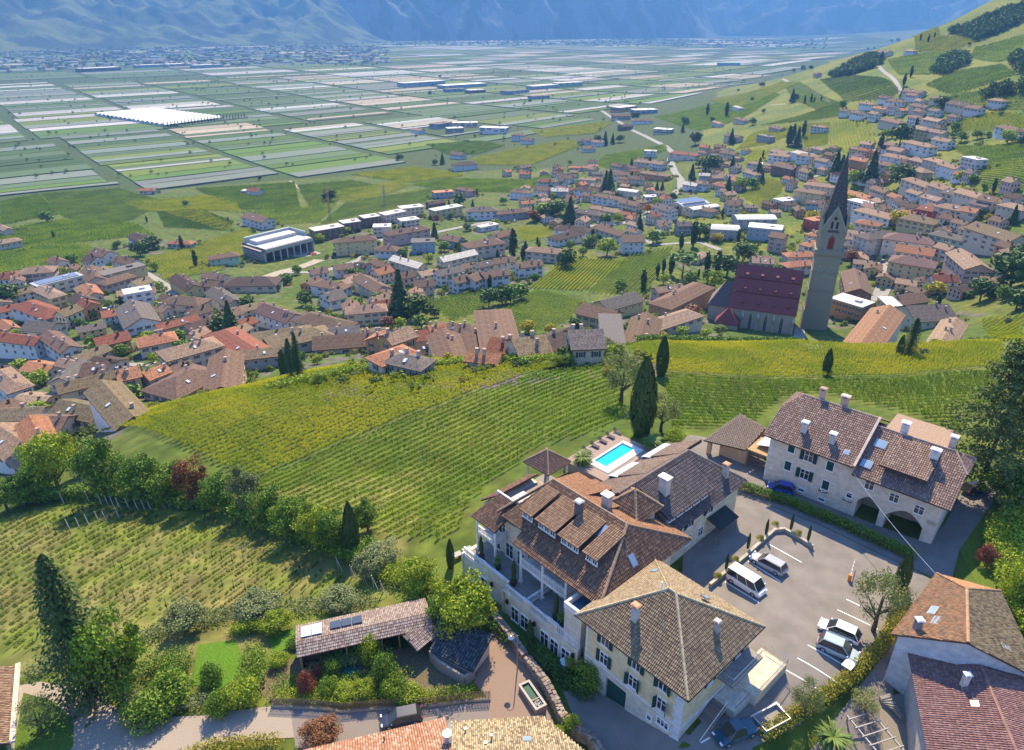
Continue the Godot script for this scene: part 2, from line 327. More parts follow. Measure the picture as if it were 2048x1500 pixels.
const TREES := [
[-361.6,-545.5,6.5,"c",0,2,11],
[-321.4,-614.6,6.5,"c",4,0,2],
[-244.4,-508.5,11,"c",3,0,2],
[-211.9,-455.1,12.1,"c",2,0,2],
[-251.7,-619.8,4.6,"c",1,0,2],
[-266.2,-498.7,9.8,"B",4,1,11],
[-264.7,-509.2,10,"B",0,0,2],
[-263.2,-483.9,11.7,"B",3,1,11],
[-291.4,-450.4,9,"b",3,2,11],
[-232.6,-440.9,6.9,"y",4,2,19],
[-326.2,-705.6,6.6,"b",0,0,2],
[-292,-507.3,6.6,"b",4,2,11],
[-272.5,-357.7,12.5,"B",0,0,11],
[-210.1,-328.9,5.5,"b",4,1,11],
[-199.6,-304.9,5.9,"b",5,1,11],
[-198.9,-323.2,4.7,"b",6,1,11],
[-210.8,-317.2,4.6,"b",3,1,11],
[-165.3,-271.8,6.8,"o",0,0,19],
[-175.2,-276,6.9,"y",3,0,19],
[-187.7,-286.5,5,"b",2,3,11],
[-185.1,-272.8,4.8,"b",3,3,11],
[-180.5,-295.4,3.6,"b",3,0,19],
[-126.8,-293.9,17.7,"f",1,1,19],
[-137.7,-342.5,8.1,"B",0,2,19],
[-151.6,-330,5.5,"b",2,2,19],
[-78.3,-216.2,10,"c",0,1,19],
[-79.8,-228.6,12.7,"f",2,1,19],
[-73.9,-217.1,10.5,"f",3,1,19],
[-137.4,-392.2,4.5,"b",3,3,2],
[-141.9,-446.7,5,"p",0,3,2],
[-138.3,-412.3,6.6,"b",2,3,2],
[-204.8,-387.8,6.2,"y",3,2,19],
[-221.1,-324.9,3.9,"b",2,1,11],
[-192.4,-262.9,2.7,"b",4,3,11],
[-191.2,-248.7,5.8,"y",3,2,22],
[-180.7,-239.9,6.3,"y",2,2,22],
[-189.1,-241,6.3,"b",2,2,22],
[-146.6,-284.6,6.3,"b",1,0,19],
[-147.7,-392.2,6.3,"B",3,3,2],
[-133.6,-299.1,9.4,"B",0,1,19],
[-240.5,-305.2,3.8,"b",1,3,11],
[-231.5,-337.4,4,"b",1,1,11],
[-177.6,-270.9,3.4,"y",2,3,11],
[-55.6,-328.8,24.4,"f",0,3,3],
[-46.1,-323.1,13,"B",2,3,3],
[-57.8,-328.8,7.8,"B",1,3,3],
[-12,-343.1,11.2,"B",2,0,10],
[-5.2,-348,8.9,"B",1,0,10],
[-0.6,-350.2,10.6,"b",0,0,10],
[4.9,-355.4,9.1,"b",1,2,10],
[10.3,-384.3,3.5,"b",2,2,10],
[-17,-319.1,5.3,"c",2,0,10],
[-13.9,-321.5,6.9,"c",1,0,10],
[0.7,-465.9,21.3,"c",2,1,18],
[9.3,-470.3,11.8,"c",4,1,18],
[7.1,-456,11.1,"c",3,1,18],
[18.9,-516.9,5.6,"c",5,1,18],
[-61,-545.3,12.8,"f",0,0,18],
[48.9,-593.3,22.3,"f",1,1,18],
[35.9,-607.1,17.7,"B",3,1,18],
[18,-603.1,10.8,"r",1,1,18],
[27.3,-614.4,14.1,"b",3,1,18],
[-37.6,-675.2,7.7,"f",0,2,18],
[-50.8,-683.5,12.6,"B",4,2,18],
[-182.7,-712.5,13.1,"B",2,2,2],
[-17.9,-177.5,3.6,"Y",0,3,3],
[7.4,-293.6,7.1,"Y",1,3,10],
[16.7,-293.1,5,"Y",2,3,10],
[-58,-303.7,6.6,"r",0,3,3],
[-51.9,-303.8,5.9,"y",1,3,3],
[-42.3,-304.1,7.3,"b",1,3,3],
[-38.4,-325.7,5.4,"B",0,1,3],
[13.5,-157.5,5.6,"B",2,3,10],
[-139.9,-438.9,6.9,"b",1,3,2],
[-138.9,-413.4,6.6,"B",1,3,2],
[-110.9,-355.3,8.3,"B",2,0,3],
[-102.2,-332,6.3,"b",6,0,3],
[-72.7,-357.7,5.9,"b",1,0,3],
[-56.4,-460.9,7.2,"y",1,0,18],
[-76.5,-482.9,6.4,"b",3,0,18],
[-111,-488.5,3.2,"B",2,1,2],
[34.7,-431.5,13.4,"B",1,2,10],
[-38.3,-381.5,3.5,"b",0,1,3],
[-72.2,-235.4,4.2,"y",0,1,19],
[-55,-216.7,2.8,"b",4,3,3],
[-38.5,-173.6,2.7,"b",3,3,3],
[3,-158.1,3.2,"b",3,3,10],
[-100.1,-401.8,3.7,"b",4,0,3],
[-54.4,-621.5,6.5,"b",2,2,18],
[-8.3,-686.8,7.1,"b",4,2,18],
[-65.6,-603.4,7.6,"r",0,2,18],
[-75.6,-413.9,5.6,"b",1,2,3],
[-93,-385.4,4.5,"y",0,0,3],
[99.6,-726.2,22.7,"f",0,0,7],
[96.5,-734.7,20.3,"f",2,3,21],
[138.2,-836.6,15.1,"f",1,3,21],
[166.4,-873.5,11,"c",0,3,21],
[49.6,-596.5,22.8,"f",2,1,18],
[35.3,-621,14.2,"b",4,1,18],
[18.3,-606,10.5,"r",2,1,18],
[27.1,-622.2,13.1,"y",0,1,18],
[43.1,-631.3,13.2,"b",6,1,18],
[142.6,-701.4,11.7,"f",2,3,7],
[148.7,-705.8,10.5,"f",1,3,7],
[188.8,-754,16.5,"f",0,1,7],
[218.8,-784.4,18.4,"B",4,1,7],
[213.6,-798.4,15.8,"B",3,1,7],
[211.4,-820.1,10.3,"B",2,1,7],
[236.7,-776.7,15.4,"f",2,0,16],
[205.2,-676.8,15,"f",0,1,4],
[216.6,-677.2,13.8,"y",0,1,4],
[227.9,-677.2,11.3,"b",0,2,5],
[241.5,-692.8,12.7,"f",0,3,16],
[281.1,-814.8,8.7,"c",1,0,16],
[118.5,-615.1,8.2,"o",0,0,4],
[144.8,-659.4,6.2,"r",0,0,4],
[149.3,-657.4,8.6,"B",1,0,4],
[130.2,-634.1,9.6,"y",1,0,4],
[101.2,-552.5,13.9,"f",0,0,4],
[88.9,-587.3,9.1,"y",2,0,4],
[77.9,-580.2,10.1,"b",3,0,4],
[98.4,-605.7,8.1,"B",2,0,4],
[65.4,-470.3,14.1,"y",2,0,15],
[57,-505.3,10,"b",2,0,15],
[66,-523.8,6.2,"B",1,0,15],
[107.3,-511.8,11.1,"p",0,2,15],
[102.9,-503.7,10,"b",0,2,15],
[118.6,-482,12.5,"c",1,2,15],
[128.7,-488.8,19.2,"c",2,2,15],
[139.3,-512.8,13.1,"b",3,0,5],
[147.9,-515.5,8.1,"B",0,0,5],
[148.3,-498.3,7.9,"Y",0,3,5],
[114.6,-523.7,5.2,"y",0,2,15],
[74.3,-378.5,12.7,"c",4,0,15],
[87.4,-405.1,9.2,"c",3,0,15],
[93.6,-418.1,9.4,"c",2,0,15],
[96.8,-411.2,13.5,"c",1,0,15],
[102.3,-404.7,15.8,"u",0,3,15],
[119.5,-415,14.4,"c",2,1,15],
[126.4,-416,15.3,"c",3,1,15],
[112.1,-405.1,5.9,"c",1,1,15],
[103.3,-388,8.9,"b",0,3,15],
[115.9,-382.6,12,"y",0,1,15],
[130,-408.1,15.9,"B",2,1,15],
[151.1,-446,13.5,"B",0,3,9],
[162.4,-462.4,7.4,"b",0,0,9],
[88.1,-390.1,7.3,"y",1,0,15],
[60.9,-374.7,7.1,"b",1,0,15],
[34.7,-441.6,10.8,"B",2,2,10],
[48.9,-472.1,6.7,"b",3,0,15],
[90.1,-328.7,8.6,"r",0,0,1],
[93.2,-327.3,6.5,"y",1,0,1],
[50.9,-266.1,3.6,"b",3,1,10],
[55.3,-266.1,3,"c",0,3,15],
[63.7,-276.5,5,"Y",0,3,15],
[61.5,-279.7,2.5,"y",3,3,15],
[76.7,-291.4,5.2,"y",2,0,1],
[85.8,-289,5.2,"y",0,3,1],
[95.3,-296.4,2.7,"l",0,3,1],
[28.9,-252.1,4.6,"B",1,3,10],
[26.6,-182.2,2.5,"b",1,1,10],
[115.1,-394.6,9,"B",1,1,15],
[298.1,-664.6,25,"f",1,1,16],
[301.7,-661.1,21.2,"f",2,1,16],
[313.1,-626.7,29.6,"f",0,3,6],
[305.1,-638.4,13.4,"y",2,1,16],
[331.1,-627.5,9.5,"y",2,3,6],
[319.8,-588.3,20.2,"B",3,3,6],
[311.1,-630.1,13.2,"B",2,3,6],
[251.9,-735.6,16.6,"f",1,0,16],
[280.3,-677.3,7.7,"b",0,3,16],
[294.5,-668.1,6.4,"b",3,1,16],
[233.2,-584.1,5.8,"b",0,2,9],
[234.7,-546,11,"Y",1,1,9],
[251.8,-569.9,6.8,"Y",2,1,9],
[270.1,-485.9,13.7,"Y",0,2,20],
[214.3,-429.5,10,"r",0,2,0],
[217.5,-409.3,7,"o",1,0,20],
[217.6,-422.9,4.5,"o",2,0,20],
[284.2,-594,10.5,"Y",3,1,9],
[287.4,-460,6.5,"B",0,2,20],
[289.9,-456.6,4.6,"b",3,2,20],
[306.7,-451.3,5.4,"Y",0,2,13],
[310.5,-448.1,3.6,"o",0,2,13],
[312.6,-436.5,11.4,"f",0,2,13],
[304.7,-458.2,2.8,"y",0,2,13],
[227.3,-356.4,8.6,"Y",0,3,20],
[226.1,-362.1,6.4,"y",0,3,20],
[229.3,-324.9,12.2,"B",2,3,13],
[243.6,-327.2,19.7,"B",1,3,13],
[261.3,-346.5,19.1,"B",0,1,13],
[221.8,-290,10.4,"B",3,3,13],
[230.2,-311.3,8.3,"b",1,3,13],
[231.2,-336.3,4.5,"b",2,3,13],
[204.3,-268.8,3.7,"l",0,3,13],
[330.7,-499.6,4.8,"b",0,2,13],
[335.6,-536.3,9.2,"y",4,1,6],
[335.1,-520.4,7,"b",12,1,6],
[103.6,-160.5,2.5,"l",0,1,14],
[203.9,-362.8,3.2,"y",0,2,14],
[285.3,-439.6,3.6,"b",2,2,20],
[343.8,-1313.9,20.9,"c",0,1,21],
[351.4,-1222.8,24.3,"c",3,2,16],
[281.2,-941.8,19.3,"f",3,0,16],
[519.2,-994,15.1,"c",2,3,17],
[485.1,-940.7,15.3,"c",3,3,17],
[593.1,-1238.3,18.5,"c",1,3,17],
[322.5,-856.1,22.8,"c",1,2,16],
[325.3,-851.4,24.4,"f",2,2,16],
[346.9,-877.7,19.7,"c",2,2,16],
[325.6,-837.1,22.4,"f",1,2,16],
[350.4,-696.1,18.7,"c",0,3,6],
[420,-1078.7,11.7,"c",4,2,6],
[422.5,-1062.5,12.5,"c",3,2,6],
[422.3,-1050.9,8.3,"c",2,2,6],
[427.4,-1040.2,8.2,"c",1,2,6],
[424.7,-1140.6,20.1,"f",0,0,6],
[527.8,-1603.1,10.8,"B",2,0,6],
[431.3,-1146.4,11.2,"B",1,0,6],
[684.6,-1307.3,11.9,"c",1,1,17],
[678.4,-1269.8,12.8,"c",2,1,17],
[696.3,-1287.2,9.4,"c",3,1,17],
[3309.4,-6788.1,31.1,"B",1,2,17],
[3399,-6860.7,34,"B",2,2,17],
[688.5,-1170.4,5.4,"B",0,1,17],
[374.3,-707.7,21.7,"B",1,1,6],
[382.3,-749.9,10.7,"y",1,1,6],
[421.9,-703.9,10,"b",6,1,6],
[406.6,-664.3,9.6,"b",8,1,6],
[418.2,-661.3,8.1,"b",9,1,6],
[424.5,-656.3,5.4,"b",11,1,6],
[411.1,-608.8,12.5,"y",5,1,6],
[402.3,-578,9.5,"B",3,1,6],
[452.2,-790,14,"B",2,1,6],
[460.4,-892,12.2,"f",0,2,6],
[381,-1132.4,6.8,"B",0,2,16],
[414.6,-939.3,11.1,"b",0,2,6],
[338.8,-1045.6,10.5,"b",3,2,16],
[338.8,-533.2,6.9,"b",10,1,6],
[340.3,-545.6,5.9,"y",3,1,6],
[495.6,-1658.8,6.4,"b",5,2,16],
[435.4,-1363.3,8,"b",4,2,16],
[459.9,-701.9,4.2,"b",13,1,6],
[445.6,-813.7,6.5,"b",2,1,6],
[2536.1,-5523.6,20.5,"B",2,0,17],
[2702.2,-5787.9,16.1,"B",1,0,17],
[1034.3,-2811.7,16,"B",5,0,17],
[1084.5,-2854.5,21.6,"B",4,0,17],
[611.1,-1567.5,8.9,"B",3,0,17],
[137.8,-1085.4,19.8,"f",2,0,21],
[127.2,-1089.7,15.6,"B",2,0,21],
[149.7,-1091.7,15.6,"f",1,0,21],
[162.4,-1103.2,12.2,"B",1,0,21],
[-154.2,-998.4,10,"B",2,0,8],
[-92.5,-964.1,14.8,"f",0,3,8],
[-101.9,-957,7.7,"B",1,0,8],
[-61.8,-1229.7,5.6,"b",0,0,8],
[-765,-1124,3,"b",6,2,11],
[-2008.2,-4276.9,15.2,"B",2,0,12],
[-303.6,-863.7,5.9,"B",3,2,2],
[-408.5,-613.6,11,"b",5,2,11],
[-190.5,-721,7.6,"B",1,2,2],
[73,-910.6,6.1,"b",1,0,21],
[227.4,-1375,15.7,"B",1,2,21],
[247,-988.6,18,"B",0,2,7],
[-228.6,-2104,10.4,"B",1,0,12],
[44.4,-1854.8,9.2,"B",0,2,8],
[288.1,-1234.6,14.2,"B",2,2,21],
[322.5,-1194.5,9.1,"B",0,1,21],
[-267.1,-2828.9,10.3,"B",0,2,12],
[264.4,-1144.7,14,"f",0,1,21],
[131.9,-794.2,3.8,"b",0,3,21],
[-204.5,-346.1,7.9,"c",0,1,11],
[-274.5,-378.7,6,"b",1,2,11],
[429,-760.8,7.8,"l",0,1,6],
[-15.5,-439.2,5.4,"B",1,1,18],
[-133.9,-545.2,5.2,"b",2,1,2],
[230.1,-537,5.1,"y",1,1,9],
[-26.2,-389.8,3.9,"b",0,3,18],
[136,-654.9,7.8,"b",2,0,4],
[41.1,-706.4,6.1,"y",3,0,21],
[309.3,-459.4,5.6,"B",2,2,13],
[281.6,-388.4,3.6,"B",1,2,13],
[279.4,-580.9,3.8,"y",3,1,9],
[-12.5,-262.4,7.6,"y",0,3,10],
[113.2,-351.2,4.2,"b",0,0,1],
[-135.3,-568.9,5.9,"y",2,1,2],
[413.5,-758.4,10.8,"c",0,1,6],
[436.5,-745,5.7,"b",4,1,6],
[334.1,-669,5.9,"b",3,3,6],
[146.4,-520.5,6.3,"b",1,0,5],
[-139,-223.8,5.1,"l",0,0,19],
[-230.6,-301.7,5.7,"y",1,3,11],
[128.9,-674.8,5.8,"b",0,3,7],
[-118.3,-231.2,8.2,"c",0,3,19],
[-254.6,-418.1,7.6,"B",2,1,11],
[156.6,-630.4,8.3,"c",1,3,4],
[-36.1,-490.2,7.1,"b",1,1,18],
[235.4,-723.4,9,"c",2,0,16],
[45.2,-598.8,7.8,"B",4,1,18],
[168.3,-505.2,4.4,"y",0,3,5],
[-36.9,-570.1,7.3,"l",0,2,18],
[-277.9,-417,7,"y",2,2,11],
[-44.3,-617.6,3.9,"B",3,2,18],
[-286.6,-418.9,3.6,"b",2,2,11],
[326.9,-755.4,4.2,"B",1,3,6],
[-60.4,-675.4,8,"c",1,2,18],
[130.8,-742.8,3.8,"b",2,0,7],
[140.7,-596.7,8.7,"c",2,3,4],
[207.7,-359.2,7.1,"c",1,3,20],
[-125.8,-205.4,6,"b",4,3,19],
[125.9,-768.6,7,"y",1,0,7],
[-89,-569.6,8.8,"c",0,0,18],
[253.9,-399.8,5.8,"l",0,1,20],
[-39.7,-209.1,5.8,"y",3,3,3],
[-42.7,-416.9,7.7,"B",1,3,18],
[9.6,-634.7,5.3,"b",2,1,18],
[89,-705.4,4.5,"b",5,0,7],
[-138.2,-232.9,4.1,"B",0,3,19],
[-9.7,-459.8,8.6,"c",1,1,18],
[244.4,-609.3,3.6,"B",0,2,9],
[132.7,-776.2,4,"b",3,0,7],
[-76.7,-487.6,4.7,"B",2,0,18],
[-150.3,-540.6,7.3,"y",1,1,2],
[206.6,-451.7,4.8,"b",0,1,9],
[-143.8,-574.2,6.4,"b",1,1,2],
[111.2,-664.8,6.3,"B",1,0,7],
[-59.1,-387.4,3.7,"B",0,2,3],
[19,-627.9,10,"c",7,1,18],
[-12.6,-380.6,9.2,"c",3,0,10],
[-98.2,-585,4,"y",2,0,18],
[241.6,-498.9,7.9,"y",2,1,9],
[53.1,-819.6,4.4,"B",3,0,21],
[309.2,-572.5,4.7,"b",4,3,6],
[183,-837.4,3.7,"b",0,2,7],
[41.3,-760.6,5.2,"B",0,3,8],
[344.5,-576.4,5.8,"b",7,1,6],
[189,-744.2,4.9,"B",1,1,7],
[-95.6,-423.9,6.5,"b",3,0,3],
[286,-738.1,4.2,"y",1,1,16],
[213.5,-331.6,9.3,"c",2,3,20],
[357,-681.5,3.9,"b",1,1,6],
[-158.7,-281.6,7.3,"y",1,0,19],
[4,-901.4,4.7,"y",0,3,8],
[185.2,-349.5,7.3,"c",0,2,14],
[42.2,-498,6.8,"b",5,1,18],
[-33.9,-505.9,6.4,"B",2,2,18],
[356.9,-608.7,6.6,"b",3,1,6],
[282.7,-543.7,7.8,"c",0,1,9],
[-273,-410.7,3.8,"y",1,2,11],
[205.1,-329.2,5.2,"B",0,3,20],
[-36.2,-733.4,8,"c",2,2,18],
[173.4,-577.4,8.1,"c",0,0,5],
[-183.2,-419.3,5.3,"y",0,0,2],
[-158.5,-245.2,5.3,"y",5,0,19],
[-106,-235.4,7.3,"b",3,3,19],
[131.6,-771.5,7.7,"b",4,0,7],
[-68,-514,4.6,"B",1,0,18],
[163.3,-687.8,5.1,"b",1,0,4],
[211.8,-497.6,4,"B",0,1,9],
[-24.8,-239.2,5.5,"B",4,3,3],
[80.6,-696.7,7.5,"y",0,3,21],
[209.5,-745.8,7.8,"c",0,2,4],
[-262.5,-459.1,6.3,"y",0,1,11],
[-135.8,-264.2,7.6,"b",2,3,19],
[-182.9,-257,4.8,"B",0,3,11],
[-1,-405.4,6,"y",0,2,10],
[260.3,-465.1,3.9,"b",1,2,20],
[120.1,-667.3,4.7,"B",0,3,7],
[290.9,-692,5.2,"b",1,1,16],
[90.4,-685.5,7.9,"l",0,0,7],
[28.8,-295.6,7.3,"B",0,1,10],
[-172.4,-268.7,7.9,"y",4,0,19],
[329.4,-487.3,10.4,"c",0,2,13],
[-112.6,-552.4,3.5,"l",0,1,2],
[62,-728.2,5.9,"y",1,0,21],
[-24,-398.9,3.7,"B",2,3,18],
[-80.8,-632.5,3.9,"y",2,2,18],
[-76.9,-452,5.7,"b",2,2,3],
[86,-684.3,4.4,"y",2,0,7],
[-86.3,-314.7,5.7,"b",5,0,3],
[-34.8,-600.4,5.6,"b",1,2,18],
[311.5,-665.9,4.2,"l",0,3,6],
[316.1,-736.3,4.3,"b",2,1,16],
[-164.7,-408.6,4.4,"B",2,3,2],
[93.2,-375.8,4.3,"y",1,3,15],
[70.1,-321.2,3.9,"y",2,3,15],
[323.3,-532.6,4.4,"y",2,1,6],
[155.2,-527.3,4.6,"y",0,0,5],
[-14.7,-409.2,5,"l",0,3,18],
[22.6,-477.3,4.8,"B",2,1,18],
[310,-803.7,3.6,"b",2,2,16],
[-100.2,-425,7,"B",1,0,3],
[322,-742.1,4.6,"b",1,3,6],
[330.8,-618.3,7.5,"y",3,3,6],
[-265.7,-347.3,4.3,"y",0,0,11],
[-160.4,-262.9,6.9,"b",2,0,19],
[13.6,-400.3,4.6,"b",3,2,10],
[169.1,-856.1,5.8,"b",1,0,7],
[-91.6,-450.3,8,"y",0,2,3],
[337.7,-675.2,5.2,"b",2,3,6],
[-102,-525.5,4,"b",5,0,18],
[297.4,-773.9,5.2,"b",1,2,16],
[-79.9,-237.3,6.2,"b",0,1,19],
[-13.8,-586.7,6.6,"y",1,2,18],
[-129.2,-606,7.1,"b",3,1,2],
[-259.4,-416.5,5.3,"B",1,1,11],
[6.6,-186.7,4.9,"b",1,3,10],
[139,-601.5,6.4,"B",0,3,4],
[16.9,-171,5.5,"b",2,3,10],
[-158.8,-205.5,6.1,"y",1,2,22],
[143.1,-508.4,3.7,"b",2,0,5],
[-49.1,-496.7,7.9,"b",1,0,18],
[335.4,-631.3,3.9,"y",1,3,6],
[-194.8,-242.4,5.3,"l",0,2,22],
[-58.7,-509.1,3.7,"b",2,0,18],
[191.7,-423.3,4.6,"b",0,2,0],
[-92.3,-556.2,6.5,"b",4,0,18],
[130.1,-780.3,10.4,"c",0,0,7],
[70.1,-877.7,5.4,"b",2,0,21],
[168.8,-500,3.5,"b",2,3,5],
[294,-519.9,4,"y",0,2,20],
[-202.4,-259,5.8,"y",3,3,11],
[-179.3,-363.8,4.8,"y",2,2,19],
[-132.7,-195.1,3.8,"b",1,2,22],
[62.4,-541.3,7.5,"B",2,0,15],
[-25.7,-250.1,5.8,"B",3,3,3],
[-39.4,-500.7,6.6,"B",1,2,18],
[164.2,-418.1,7,"b",0,2,1],
[173.9,-709.6,8,"y",0,2,4],
[410.5,-685.2,5.5,"b",5,1,6],
[-131.4,-517.3,7.2,"B",1,1,2],
[-24.1,-429.3,5.4,"y",0,3,18],
[167.3,-520.1,6.3,"b",1,3,5],
[-182.8,-340.6,6.1,"y",1,2,19],
[-144.6,-256.6,4.2,"y",2,0,19],
[-73.8,-330,6.4,"b",2,0,3],
[182,-449.9,3.7,"b",0,3,9],
[-158.3,-311.4,4.1,"b",1,2,19],
[54,-768.3,6.7,"y",2,0,21],
[165,-441.2,3.9,"y",0,3,9],
[18.7,-474.4,9.7,"c",6,1,18],
[60,-708.9,4.7,"b",3,0,21],
[-170.5,-256.3,5,"y",6,0,19],
[-94.7,-364.5,8.9,"c",0,0,3],
[64.8,-817.4,3.9,"l",0,0,21],
[-176.8,-348.4,6.7,"b",3,2,19],
[-132.5,-268.3,6.8,"b",1,3,19],
[162.2,-494.5,10.6,"c",0,3,5],
[50.8,-296,3.7,"b",2,1,10],
[-35.5,-270.7,4.8,"b",2,3,3],
[101.6,-683.8,7.7,"B",2,0,7],
[199.7,-515.2,5.8,"l",0,2,9],
[-31.7,-281.3,3.6,"y",2,3,3],
[-264.8,-409.3,3.5,"y",3,2,11],
[-5.5,-597.7,3.5,"b",3,2,18],
]
